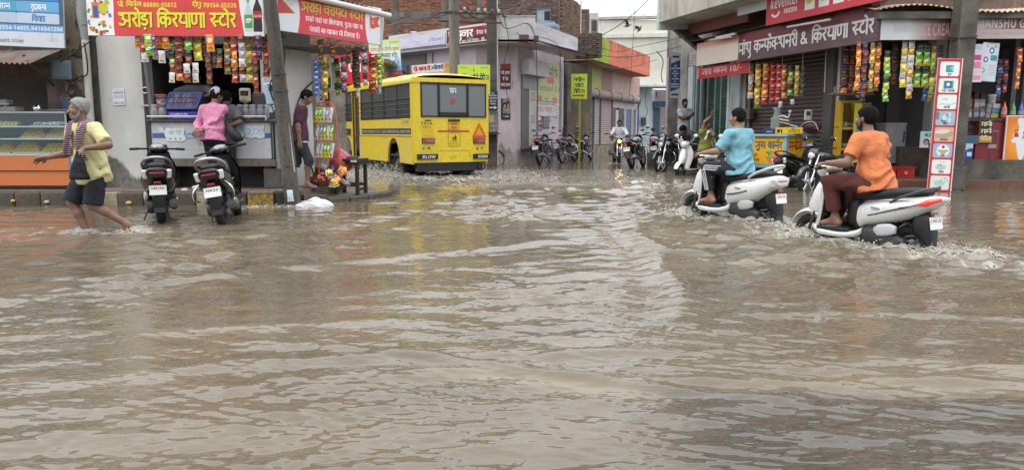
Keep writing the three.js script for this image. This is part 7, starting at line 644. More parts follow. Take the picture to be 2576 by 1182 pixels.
{// corner shops facing the main road
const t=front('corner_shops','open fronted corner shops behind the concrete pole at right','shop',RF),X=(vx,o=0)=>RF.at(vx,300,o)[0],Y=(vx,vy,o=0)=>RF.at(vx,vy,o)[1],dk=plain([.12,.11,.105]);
M('upper_wall',[bx(-.3,12,3.5,8.6,-.3,0)],plain([.62,.61,.58]),t);M('added_balcony_wall',[bx(-.3,12,3.65,4.75,1.4,1.55)],dirty([.22,.16,.13],.8,2),t);for (const x of [1.2,3.6,6.0]) {const w=M('window',[bx(x,x+1.1,5.2,6.6,0,.06)],plain([.20,.18,.17]),t);M('pane',[bx(x+.1,x+1.0,5.3,6.5,.05,.065)],plain([.05,.06,.07],.1),w);} M('canopy_slab',[bx(-.3,12,3.5,3.64,0,1.9)],concrete([.33,.32,.3]),t);M('roof',[bx(-.3,12,8.6,8.75,-6,.1)],kerbM,t);M('back_wall',[bx(-.3,12,0,3.6,-3.2,-3.1)],dk,t);M('side_wall',[bx(-.2,-.05,0,3.6,-3.2,-.6)],dk,t);M('side_wall',[bx(11.9,12,0,8,-6,0)],dk,t);M('ceiling',[bx(-.3,12,3.4,3.5,-3.2,0)],dk,t);  // balcony front added out of view, dark brown to darken its water reflection
M('pillar',[bx(X(2343),X(2371),.1,3.5,-.35,0)],plain([.56,.55,.53]),t,'white pillar behind the pole');M('pillar',[bx(X(2540),X(2552),.6,3.5,-.2,0)],plain([.16,.15,.145]),t);
M('interior_panel',[bx(X(2285),X(2318),.6,2.6,-1.2,-1.1)],plain([.12,.10,.085]),t);M('brown_counter',[bx(X(2272,.1),X(2345,.1),.16,Y(2300,368,.1),-.9,.1)],dirty([.11,.075,.065],.6),t);
for (let r=0;r<3;r++) {const s=M('shelf',[bx(X(2410),X(2570),1.2+r*.6,1.23+r*.6,-1.6,-1.2)],dk,t);for (let i=0;i<9;i++) M('goods',[rb(.13,rr(.2,.4),.13,.02,X(2415)+i*.16,1.4+r*.6,-1.4)],plain(pick([[.16,.05,.05],[.06,.08,.16],[.12,.1,.04],[.07,.10,.07]])),s);}
}
const RS=new Facade(7.86,-15.75,14,-15.55);
sign({fac: RS,v: [2219,34,2448,101],off: 0,label: 'faded ice cream parlour board, mostly white, left of the concrete pole',px: 640,edge: plain([.6,.6,.58]),draw: (g,w,h)=>{g.fillStyle='#ccd0d0';g.fillRect(0,0,w,h);for (let x=0;x<100;x++) {const k=clamp((x-30)/45);g.fillStyle=`rgba(110,50,52,${(.9 * k).toFixed(3)})`;g.fillRect(w*x/100,0,w/100+1,h);} for (let i=0;i<50;i++) {g.fillStyle=`rgba(205,205,205,${rr(.03, .16)})`;g.fillRect(rr(w*.3,w),0,rr(1,4),h);} latin(g,'MANSHU',w*.14,h*.72,h*.36,'#b7b9ba',{fit: w*.26});latin(g,'ICE CREAM',w*.43,h*.84,h*.66,'#c7a9a6',{fit: w*.38});latin(g,'PARL',w*.86,h*.74,h*.42,'#93686a',{fit: w*.13});}});
sign({fac: RS,v: [2451,29,2660,98],off: .02,label: 'faded maroon board with pale English shop name, rightmost at the top',px: 620,edge: plain([.6,.6,.58]),draw: (g,w,h)=>{g.fillStyle='#7a4844';g.fillRect(0,0,w,h);for (let x=0;x<60;x++) {g.fillStyle=`rgba(205,203,200,${(.85 * (1 - x / 45)).toFixed(3)})`;if (x<45) g.fillRect(w*x/100,0,w/100+1,h);} g.fillStyle='#b9aaa6';g.fillRect(0,h*.64,w,h*.36);latin(g,'MANSHU GENERAL',w*.04,h*.60,h*.46,'#c9c3bf',{fit: w*1.0});latin(g,'Ice Cream · Cold Drinks',w*.12,h*.86,h*.15,'#9a8480',{bold: false});}});
{const t=front('awning','wavy beige corrugated awning above the two faded boards on the right','awning',RS),p=RS.at(2207,32,.25),q=RS.at(2640,30,.25),w=q[0]-p[0];const g=sheet((u,v)=>[(u-.5)*w,.016*Math.sin(u*w/.11*2*PI)+.10*Math.sin(u*6.5)*(1-v)*(u<.5?1:.5)+v*.32,-v*1.5],420,6,true);g.translate((p[0]+q[0])/2,p[1]+.06,.25);M('sheet',[g],mat([.74,.60,.44],.75,{map: T.grain,metres: 1}),t);M('beam',[bx(p[0],q[0],p[1]+.1,p[1]+.16,-.4,-.3)],darkIron,t);}
{const p=P(2398,440,15.35),t=thing('utility_pole','thick grey concrete pole standing behind the red picture banner','pole',V3(p.x,-.15,p.z));M('shaft',[rb(.37,9,.34,.04,0,4.5,0,0,0,-.012)],mat([.30,.285,.26],.92,{map: T.conc,metres: 1.2,bumpMap: T.bump,bumpScale: .02}),t);M('tie_wire',[tor(.24,.01,0,3.25,0,PI/2+.12,.1),tor(.24,.008,0,3.18,0,PI/2-.1,.05)],black,t);M('ledge_mark',[rb(.39,.5,.36,.05,0,.4,0)],concrete([.25,.24,.22]),t);}
{// tall red banner of pictures
const a=P(2350,152,15.0),b=P(2410,474,15.0),w=P(2411,300,15).x-P(2352,300,15).x,h=a.y-b.y+.1,t=thing('picture_banner','tall red standing banner of framed food pictures leaning on the pole','banner',V3((P(2350,300,15).x+P(2411,300,15).x)/2,b.y+h/2-.06,-15.0));t.rotation.set(-.02,-.12,-.020);
M('board',[rb(w,h,.03,.006,0,0,-.018)],plain([.62,.62,.6]),t);const names=['दूध','दही / लस्सी','लस्सी','क्रीम','मक्खन','पनीर','खोया','खीर'],bg=['#dfe8e4','#dce6e0','#dfe9e4','#9ab6bd','#c2b096','#8fb0cc','#dfe4dc','#cfdcd4'];
M('print',[quad(w-.01,h-.01,0,0,.002)],printM(canvas(150,860,(g,W,H)=>{g.fillStyle='#c42c36';g.fillRect(0,0,W,H);g.fillStyle='#d9d5d2';g.fillRect(W*.955,0,W*.045,H);for (let i=0;i<8;i++) {const y=H*(.022+i*.1225),hh=H*.108;g.fillStyle=bg[i];g.beginPath();g.roundRect(W*.1,y,W*.78,hh,12);g.fill();g.save();g.clip();if (i === 0) {g.fillStyle='#3f9a90';g.fillRect(50,y+22,46,46);g.fillStyle='#8fc4bc';g.beginPath();g.moveTo(73,y+40);g.lineTo(98,y+22);g.lineTo(98,y+66);g.fill();} else if (i === 1) {g.fillStyle='#5aa08a';g.fillRect(44,y+16,60,52);g.fillStyle='#3a5aa0';g.fillRect(50,y+20,44,42);g.fillStyle='#cfe0d8';g.beginPath();g.arc(72,y+40,12,0,7);g.fill();} else if (i === 2) {g.strokeStyle='#6ab0a0';g.lineWidth=4;g.beginPath();g.moveTo(20,y+66);g.bezierCurveTo(60,y+50,90,y+76,130,y+52);g.stroke();g.fillStyle='#c98a80';g.fillRect(44,y+26,34,6);} else if (i === 3) {for (let k=0;k<8;k++) {g.fillStyle=pick(['#7fa0aa','#c3d4d8','#5a7f8c']);g.beginPath();g.ellipse(rr(20,130),y+rr(20,70),rr(8,18),rr(10,22),0,0,7);g.fill();}} else if (i === 4) {g.fillStyle='#b09a78';g.beginPath();g.ellipse(76,y+46,56,24,-.15,0,7);g.fill();g.fillStyle='#d6cdbb';g.beginPath();g.ellipse(62,y+28,46,14,-.1,0,7);g.fill();} else if (i === 5) {g.fillStyle='#e2e0d6';g.beginPath();g.arc(76,y+46,40,0,7);g.fill();g.fillStyle='#b5a078';g.beginPath();g.moveTo(38,y+42);g.lineTo(114,y+42);g.lineTo(76,y+76);g.fill();g.fillStyle='#5a3a6a';g.beginPath();g.arc(76,y+22,9,0,7);g.fill();} else {g.fillStyle='#b3c4bc';g.beginPath();g.ellipse(70,y+50,34,18,0,0,7);g.fill();g.fillStyle='#4a4a4a';for (let k=0;k<6;k++) g.fillRect(rr(40,120),y+rr(8,40),7,4);} g.restore();dev(g,names[i],W*.5,y+hh*.80,hh*.15,'#2a2a44',{center: true,lw: 12});}}),.45),t);M('leg',[bx(-w/2+.04,-w/2+.07,-h/2-.2,h/2,-.06,-.034)],darkIron,t);
}
for (const [x0,y0,x1,y1,k,l] of [[2425,113,2474,205,0,'pink and blue price poster hanging right of the concrete pole'],[2470,109,2513,203,1,'pale blue poster with round pictures, right of the pink one']]) {const p=P((x0+x1)/2,(y0+y1)/2,15.6+k*.1),w=(x1-x0)/F*15.6,h=(y1-y0)/F*15.6,o=thing('poster',l,'poster',p);o.rotation.z=k?-.05:.02;M('sheet',[sheet((u,v)=>[(u-.5)*w,(v-.5)*h,.02*Math.sin(u*4+v*2)-.02*v*v],10,14)],printM(canvas(150,280,(g,W,H)=>{g.fillStyle=k?'#c6ccd2':'#d0cbd4';g.fillRect(0,0,W,H);if (!k) {for (const [a,b,c,d,e] of [[.05,.03,.9,.12,'#a9c0d6'],[.06,.2,.42,.16,'#d98aa4'],[.54,.28,.4,.14,'#c23a7a'],[.06,.38,.4,.2,'#d0486a'],[.54,.46,.4,.18,'#dc7a92'],[.08,.62,.38,.3,'#4a84c4'],[.52,.68,.42,.1,'#c9c4bc'],[.52,.82,.42,.12,'#d98a8a']]) {g.fillStyle=e;g.fillRect(a*W,b*H,c*W,d*H);} scrib(g,14,66,50,9,'#eee',2);scrib(g,16,186,44,12,'#dfe8f0',5);} else {for (const [x,y,r,e] of [[.6,.2,.16,'#2f6aa4'],[.25,.44,.14,'#2a5a94'],[.3,.1,.05,'#333'],[.8,.1,.05,'#333'],[.14,.72,.12,'#4a9ab0']]) {g.fillStyle=e;g.beginPath();g.arc(x*W,y*H,r*W,0,7);g.fill();g.fillStyle='#dfe4e8';g.beginPath();g.arc(x*W,y*H,r*W*.5,0,7);g.fill();} g.fillStyle='#3f8a94';g.fillRect(W*.55,H*.32,W*.4,H*.14);scrib(g,70,160,66,10,'#8a929a',5);}}),.5),o);M('string',[cyl([0,h/2,0],[.03,h/2+.4,.02],.004)],black,o);}
{const o=1.05,top=RF.at(2470,298,o)[1],X=(vx)=>RF.at(vx,300,o)[0],Y=(vy)=>RF.at(2500,vy,o)[1],t=front('shop_counter','dark red counter under the rows of jars at the right','counter',RF),z=o;const red=plain([.27,.025,.03],.4);M('front_panel',[bx(X(2462),X(2536),Y(408),Y(306),z-.5,z)],red,t);M('seam',[bx(X(2497),X(2498),Y(408),Y(306),z,z+.004)],plain([.12,.01,.015]),t);M('base_trim',[bx(X(2440),X(2536),Y(411),Y(407),z-.5,z+.02)],plain([.35,.2,.18]),t);M('counter_top',[bx(X(2405),X(2560),Y(304),Y(298),z-.6,z+.03)],dirty([.12,.085,.07]),t);M('dark_case',[bx(X(2405),X(2462),Y(372),Y(306),z-.5,z-.1)],plain([.06,.045,.035]),t);for (const [v,c] of [[318,[.18,.11,.05]],[336,[.2,.12,.05]]]) M('case_shelf',[bx(X(2407),X(2460),Y(v+2),Y(v),z-.4,z-.06)],plain(c),t);M('blue_tray',[rb(X(2462)-X(2408),.2,.4,.02,(X(2408)+X(2462))/2,Y(352),z-.1)],plain([.06,.13,.20]),t);M('leg_post',[bx(X(2448),X(2452),Y(410),Y(345),z-.02,z+.03)],dirty([.20,.07,.05]),t);M('frame_print',[bx(X(2490),X(2517),Y(374),Y(328),z+.001,z+.012)],plain([.34,.16,.2],.3),t);M('frame_inner',[bx(X(2491.5),X(2515.5),Y(371),Y(331),z+.01,z+.016)],plain([.20,.025,.03],.3),t);M('frame_label',[bx(X(2493),X(2513),Y(372),Y(363),z+.014,z+.02)],plain([.45,.35,.36],.3),t);
const g='jars and tubs standing on the red counter';const tub=(vx,row,c,lid,lab)=>{const k=thing('tub',lab,'tub',RF.w(X(vx),Y(298)+row*.21+.005,z-.15-row*.12),RF.th,g);M('tub',[rb(.125,.19,.12,.02,0,.095,0)],plain(c,.3),k);M('lid',[rb(.13,.025,.125,.01,0,.2,0)],plain(lid,.4),k);M('label_band',[bx(-.05,.05,.05,.13,.06,.064)],plain(c.map((v)=>Math.min(.6,v*1.8+.08)),.4),k);};
[[2415,[.16,.08,.11],'dark plum'],[2430,[.22,.10,.09],'red brown'],[2446,[.34,.26,.25],'pale brown'],[2463,[.20,.17,.25],'dusty blue'],[2479,[.24,.20,.30],'mauve']].forEach(([v,c,n],i)=>tub(v,0,c,[.42,.20,.08],`${n} tub in the lower row on the red counter`));[[2436,[.36,.10,.14],'crimson'],[2452,[.40,.06,.08],'bright red'],[2471,[.38,.33,.31],'cream'],[2485,[.35,.28,.25],'tan']].forEach(([v,c,n])=>tub(v,1,c,[.3,.28,.28],`${n} tub stacked in the upper row above the red counter`));
for (let i=0;i<2;i++) {const k=thing('packet_pile',['stacked silvery pouches at the end of the tubs','yellow and blue cartons beside the soft drink bottles'][i],'packets',RF.w(X(i?2509:2492),Y(298)+.005,z-.1),RF.th);for (let j=0;j<3;j++) {const m=M('carton',[rb(i?.16:.10,.10,.10,.012,(j-1)*.012,.055+j*.105,0,0,0,rr(-.06,.06))],plain(i?[[.62,.48,.04],[.12,.30,.55],[.6,.58,.54]][j]:[.36,.32,.30],.35),k);}}
{const k=thing('jar','clear jar with a wide white lid behind the yellow cartons','jar',RF.w(X(2510),Y(298)+.33,z-.25),RF.th);M('jar_body',[cylY(.08,.08,.16,0,.08,0,16)],plain([.5,.5,.48],.2),k);M('lid',[cylY(.085,.085,.04,0,.18,0,16)],plain([.68,.68,.66],.4),k);}
[[2525,[.62,.10,.02],'orange'],[2547,[.04,.30,.06],'green'],[2567,[.05,.12,.45],'blue capped']].forEach(([v,c,n])=>{const k=thing('drink_bottle',`${n} soft drink bottle standing above the orange poster`,'bottle',RF.w(X(v),Y(298)+.01,z+.02),RF.th,'soft drink bottles on the counter end');M('bottle',[lathe([[.001,0],[.05,0],[.055,.02],[.05,.10],[.055,.17],[.05,.22],[.02,.29],[.018,.33],[.001,.33]],18)],mat(c,.12,{clearcoat: 1}),k);M('cap',[cylY(.021,.021,.03,0,.335,0,12)],plain(c,.4),k);M('label_band',[cylY(.057,.057,.08,0,.12,0,18)],plain([.62,.6,.58].map((q,i)=>q*.6+c[i]*.5),.3),k);});
}
sign({fac: RF,v: [2468,300,2497,359],off: 1.12,th: .015,label: 'black sign with cream Hindi letters hanging on the red counter',px: 150,edge: plain([.4,.3,.05]),draw: (g,w,h)=>{g.fillStyle='#26211e';g.fillRect(0,0,w,h);g.fillStyle='#b58a1a';g.fillRect(0,h*.72,w,h*.28);['गर्मा','गर्म','पेटीज'].forEach((s,i)=>dev(g,s,w/2,h*(.12+i*.31),h*.17,'#dccfa8',{center: true,fit: w*.82,lw: 14}));}});
sign({name: 'map_poster',cat: 'poster',fac: RF,v: [2535,290,2640,413],off: 1.14,th: .03,label: 'orange poster with a white map of India at the right edge',px: 420,edge: plain([.7,.68,.66]),draw: (g,w,h)=>{g.fillStyle='#dd7f2e';g.fillRect(0,0,w,h);for (let i=0;i<40;i++) {g.fillStyle=`rgba(240,190,70,${.035})`;g.beginPath();g.ellipse(w*.42,h*.5,w*(.45-i*.01),h*(.46-i*.01),0,0,7);g.fill();} g.fillStyle='#dfe2e6';g.beginPath();[[.30,.04],[.40,.07],[.42,.17],[.38,.24],[.44,.32],[.52,.36],[.66,.40],[.74,.34],[.82,.38],[.78,.48],[.72,.50],[.70,.44],[.62,.46],[.58,.54],[.50,.62],[.46,.74],[.42,.88],[.36,.94],[.31,.84],[.27,.68],[.24,.56],[.16,.56],[.13,.50],[.20,.46],[.15,.42],[.24,.34],[.30,.26],[.26,.16],[.24,.08]].forEach(([x,y],i)=>i?g.lineTo(w*x,h*y):g.moveTo(w*x,h*y));g.fill();const per=(x,y,s,c)=>{g.fillStyle='#2a1c18';g.beginPath();g.ellipse(x,y-s*.1,s*.62,s*.62,0,0,7);g.fill();g.fillStyle='#b98a70';g.beginPath();g.ellipse(x,y,s*.45,s*.55,0,0,7);g.fill();g.fillStyle=c;g.beginPath();g.moveTo(x-s,y+s*2.2);g.lineTo(x-s*.5,y+s*.6);g.lineTo(x+s*.5,y+s*.6);g.lineTo(x+s,y+s*2.2);g.fill();};per(w*.24,h*.32,h*.055,'#a8303a');per(w*.42,h*.36,h*.055,'#b9a23a');per(w*.6,h*.42,h*.05,'#7a3a2a');g.strokeStyle='#e3dccf';g.lineWidth=8;g.strokeRect(4,4,w-8,h-8);}});
{// fridge, cabinet, crates and cartons
const f=thing('fridge','grey chest fridge standing in the dark shop behind the orange shirted rider','fridge',P(2249,390,17.6).setY(.46));M('body',[rb(.50,.92,.5,.03,0,.46,-.2)],plain([.40,.41,.41],.4),f);M('lid',[rb(.52,.05,.52,.02,0,.93,-.2)],plain([.46,.46,.46],.4),f);M('handle',[bx(.18,.2,.5,.75,.05,.07)],darkIron,f);
const c=thing('glass_cabinet','yellow painted glass cabinet with shelves by the white pillar','cabinet',P(2134,384,17.3).setY(.30)),cw=.40,ch=1.62,ye=plain([.55,.33,.015],.5);for (const x of [-cw/2,cw/2]) M('post',[bx(x-.025,x+.025,0,ch,-.02,.03)],ye,c);for (const y of [.02,.5,.98,ch-.03]) M('rail',[bx(-cw/2,cw/2,y-.025,y+.025,-.02,.028)],ye,c);M('back',[bx(-cw/2,cw/2,0,ch,-.4,-.36)],plain([.38,.20,.03]),c);M('side',[bx(cw/2-.02,cw/2,0,ch,-.4,0)],ye,c);M('side',[bx(-cw/2,-cw/2+.02,0,ch,-.4,0)],ye,c);for (let k=0;k<3;k++) {const y=[.04,.52,1.0][k],s=M('shelf',[bx(-cw/2,cw/2,y,y+.02,-.36,-.02)],ye,c);for (let i=0;i<4;i++) M('cup',[rb(.07,rr(.05,.16),.07,.015,-.13+i*.09,y+.08,-.12)],plain(k === 0?[.30,.38,.10]:[.55,.52,.46],.4),s);} M('pane',[bx(-cw/2,cw/2,0,ch,.0,.006)],glassM,c);
const d=thing('picture_display','tall yellow and green picture panel beside the glass cabinet','poster',P(2168,330,17.1).setY(.3));d.rotation.y=-.3;M('board',[rb(.34,1.55,.03,.006,0,.78,0)],plain([.45,.35,.04]),d);M('print',[quad(.33,1.53,0,.78,.018)],printM(canvas(110,500,(g,W,H)=>{g.fillStyle='#b8a81c';g.fillRect(0,0,W,H);g.fillStyle='#7a3a1c';g.fillRect(W*.45,0,W*.55,H*.42);for (let i=0;i<9;i++) {g.fillStyle=pick(['#d8d2c8','#4a9aa0','#2a2420','#c8c23a','#8ab0a8']);g.beginPath();g.ellipse(W*rr(.2,.8),H*(.08+i*.1),rr(12,34),rr(12,32),0,0,7);g.fill();}}),.5),d);
const heap=thing('snack_heap','heap of colourful packets and a blue bag on top of the yellow cabinet','packets',P(2142,232,17.2));for (let i=0;i<22;i++) {const m=Mg('packet',packG[i % 3],PK[pick(['orange','green','maroon','brown','gold','plum'])],heap);m.position.set(rr(-.42,.35),rr(-.02,.12),rr(-.12,.12));m.scale.set(.09,.14,.08);m.rotation.set(rr(-1,1),rr(-1,1),rr(-2,2));} M('blue_bag',[xf(new THREE.IcosahedronGeometry(.17,2),.30,.15,0,0,0,.4,1,.62,.6)],plain([.34,.48,.62],.3),heap);M('board',[rb(.95,.05,.3,.01,.0,-.05,0)],plain([.13,.08,.06]),heap);
const crate=(p,ry,lab,logo)=>{const k=thing('crate',lab,'crate',p,ry,'red plastic bottle crates');const m=plain([.42,.025,.02],.4),w=.42,h=.26,d2=.32;M('crate_wall',[bx(-w/2,w/2,0,h,d2/2-.015,d2/2)],m,k);M('crate_wall',[bx(-w/2,w/2,0,h,-d2/2,-d2/2+.015)],m,k);M('crate_wall',[bx(-w/2,-w/2+.015,0,h,-d2/2,d2/2)],m,k);M('crate_wall',[bx(w/2-.015,w/2,0,h,-d2/2,d2/2)],m,k);M('base',[bx(-w/2,w/2,0,.02,-d2/2,d2/2)],m,k);M('rim',[bx(-w/2-.012,w/2+.012,h-.03,h,d2/2,d2/2+.012),bx(-w/2-.012,w/2+.012,.0,.03,d2/2,d2/2+.012)],m,k);M('crate_print',[quad(.26,.12,0,h/2,d2/2+.004)],printM(canvas(128,64,(g,W,H)=>{g.fillStyle='#a81e1e';g.fillRect(0,0,W,H);if (logo) {latin(g,'Coca-Cola',64,42,34,'#d9c9c4',{align: 'center',font: 'serif',fit: 116,slant: -.12});} else {g.fillStyle='#cfc4c0';g.beginPath();g.arc(64,32,16,0,7);g.fill();g.fillStyle='#a81e1e';g.beginPath();g.arc(64,32,9,0,7);g.fill();}}),.4),k);};
crate(P(2150,438,16.6).setY(.13),-.1,'red crate with white script lettering behind the front rider\'s arm',true);crate(P(2271,440,16.6).setY(.175),0,'red crate with a round mark beside the brown counter',false);
const m=thing('milk_poster','white milk poster with a child and a green mark on the brown counter','poster',P(2334,351,16.4));m.rotation.y=-.1;M('board',[rb(.30,.36,.02,.006,0,0,0)],plain([.6,.64,.66]),m);M('print',[quad(.29,.35,0,0,.012)],printM(canvas(110,130,(g,W,H)=>{g.fillStyle='#c3d6de';g.fillRect(0,0,W,H);g.fillStyle='#2a7a4a';g.beginPath();g.ellipse(66,28,36,14,0,0,7);g.fill();dev(g,'वीटा',66,22,14,'#e6eee8',{center: true,lw: 12});g.fillStyle='#4a2a24';g.beginPath();g.arc(48,84,26,0,7);g.fill();g.fillStyle='#c08a68';g.beginPath();g.arc(46,90,20,0,7);g.fill();g.fillStyle='#4a3a7a';g.fillRect(66,92,40,34);}),.4),m);
const bxn=thing('carton','navy and white carton standing on the plinth beside the banner','carton',P(2424,407,15.9).setY(.60));M('carton',[rb(.26,.36,.22,.01,0,.18,0)],plain([.40,.44,.47],.5),bxn);M('print',[quad(.25,.35,0,.18,.113)],printM(canvas(100,140,(g,W,H)=>{g.fillStyle='#b9c6cc';g.fillRect(0,0,W,H);g.fillStyle='#1f3f94';g.beginPath();g.moveTo(0,90);g.bezierCurveTo(40,70,50,30,100,40);g.lineTo(100,140);g.lineTo(0,140);g.fill();g.fillStyle='#c9d2dc';g.fillRect(52,70,40,36);}),.4),bxn);
}
{// packet strips of the confectionery
const g='packet strips hanging under the maroon confectionery sign',o=.72,S=(L)=>L.forEach(([x,a,b,w,n,c,l])=>{const p=RW.at(x,a,o),d=-RW.w(p[0],p[1],o).z,k=d/F;strip(RW.w(p[0],p[1],o),RW.th+1.0,w*k*1.0,n,(b-a)*k,c,l,g,.15);});
S([[1891,160,245,13,6,['silver','orange','white'],'silver and orange strip at the left end under the maroon sign'],[1910,158,268,15,7,['olive','yellow','gold'],'yellow strip hanging lowest at the left under the maroon sign'],[1929,158,258,16,6,['orange','orange','red'],'bright orange strip beside the crimson one'],[1948,160,257,16,6,['crimson'],'crimson strip, left one of the pair'],[1962,160,256,15,6,['crimson','red'],'crimson strip, right one of the pair'],[1976,160,245,13,6,['brown','orange'],'orange brown strip right of the crimson pair'],[1992,165,238,15,5,['dark','green','olive'],'dark green strip between two hanging ropes'],[2008,165,240,11,5,['olive','gold'],'narrow gold strip between two hanging ropes'],[2022,170,240,12,5,['dark'],'dark strip right of the hanging rope'],[1966,255,275,10,1,['white'],'white packet hanging low below the crimson pair'],[1995,250,262,9,1,['white'],'small white packet hanging below the dark green strip']]);
const h='packet strips hanging in the corner shop',z=15.9,L=[[2131,112,220,15,7,['plum','dark','brown'],'dim plum strip above the blue bag',17.2],[2148,112,222,13,7,['brown','maroon'],'dim brown strip above the blue bag',17.2],[2164,105,223,12,6,['brown','orange','orange'],'orange strip left of the dark plum one in the corner shop',z],[2180,108,250,17,7,['plum','maroon'],'long dark plum strip between orange strips',z],[2199,104,227,12,7,['olive','gold','gold'],'gold strip next to the orange strip in the corner shop',z],[2213,102,224,13,7,['brown','orange'],'orange strip left of the lime one in the corner shop',z],[2236,128,252,15,8,['dark','lime','lime','green'],'lime green strip hanging lowest by the faded board',z],[2255,105,208,16,5,['maroon','dark'],'short maroon strip right of the lime one',16.3],[2279,102,216,14,6,['white','yellow'],'white and yellow strip under the faded ice cream board',z],[2297,102,244,16,8,['white','gold','white'],'white and gold strip ending with a stick',z-.05],[2316,110,216,17,6,['dark','green','lime'],'green strip, left one of two alike',z],[2335,110,216,17,6,['dark','green','lime'],'green strip, right one of two alike',z],[2353,112,252,13,7,['olive','yellow','lime'],'yellow green strip beside the brown one',z],[2369,114,230,14,8,['dark','plum','white'],'dark brown strip with pale glints beside the banner',z],[2330,214,252,13,2,['blue'],'blue packets hanging below the green strips',z+.1],[2344,214,250,10,3,['silver'],'silver packets hanging beside the blue ones',z+.1],[2364,230,266,13,2,['olive','gold'],'gold packets lowest beside the banner',z],[2378,178,266,15,4,['red','brown'],'red brown strip nearest the banner',z+.15],[2418,112,158,10,4,['lime','yellow','green'],'short lime strip right of the concrete pole',15.6],[2520,150,250,14,6,['plum','blue','plum'],'dim blue strip in the far right shop',16.6],[2535,150,230,12,5,['crimson','plum'],'dim crimson strip in the far right shop',16.6],[2570,120,220,14,6,['red','orange'],'red strip cut by the right edge',15.9]];
for (const [x,a,b,w,n,c,l,d] of L) {const k=d/F;strip(P(x,a,d),-.15,w*k*1.0,n,(b-a)*k,c,l,h,.2);}
}
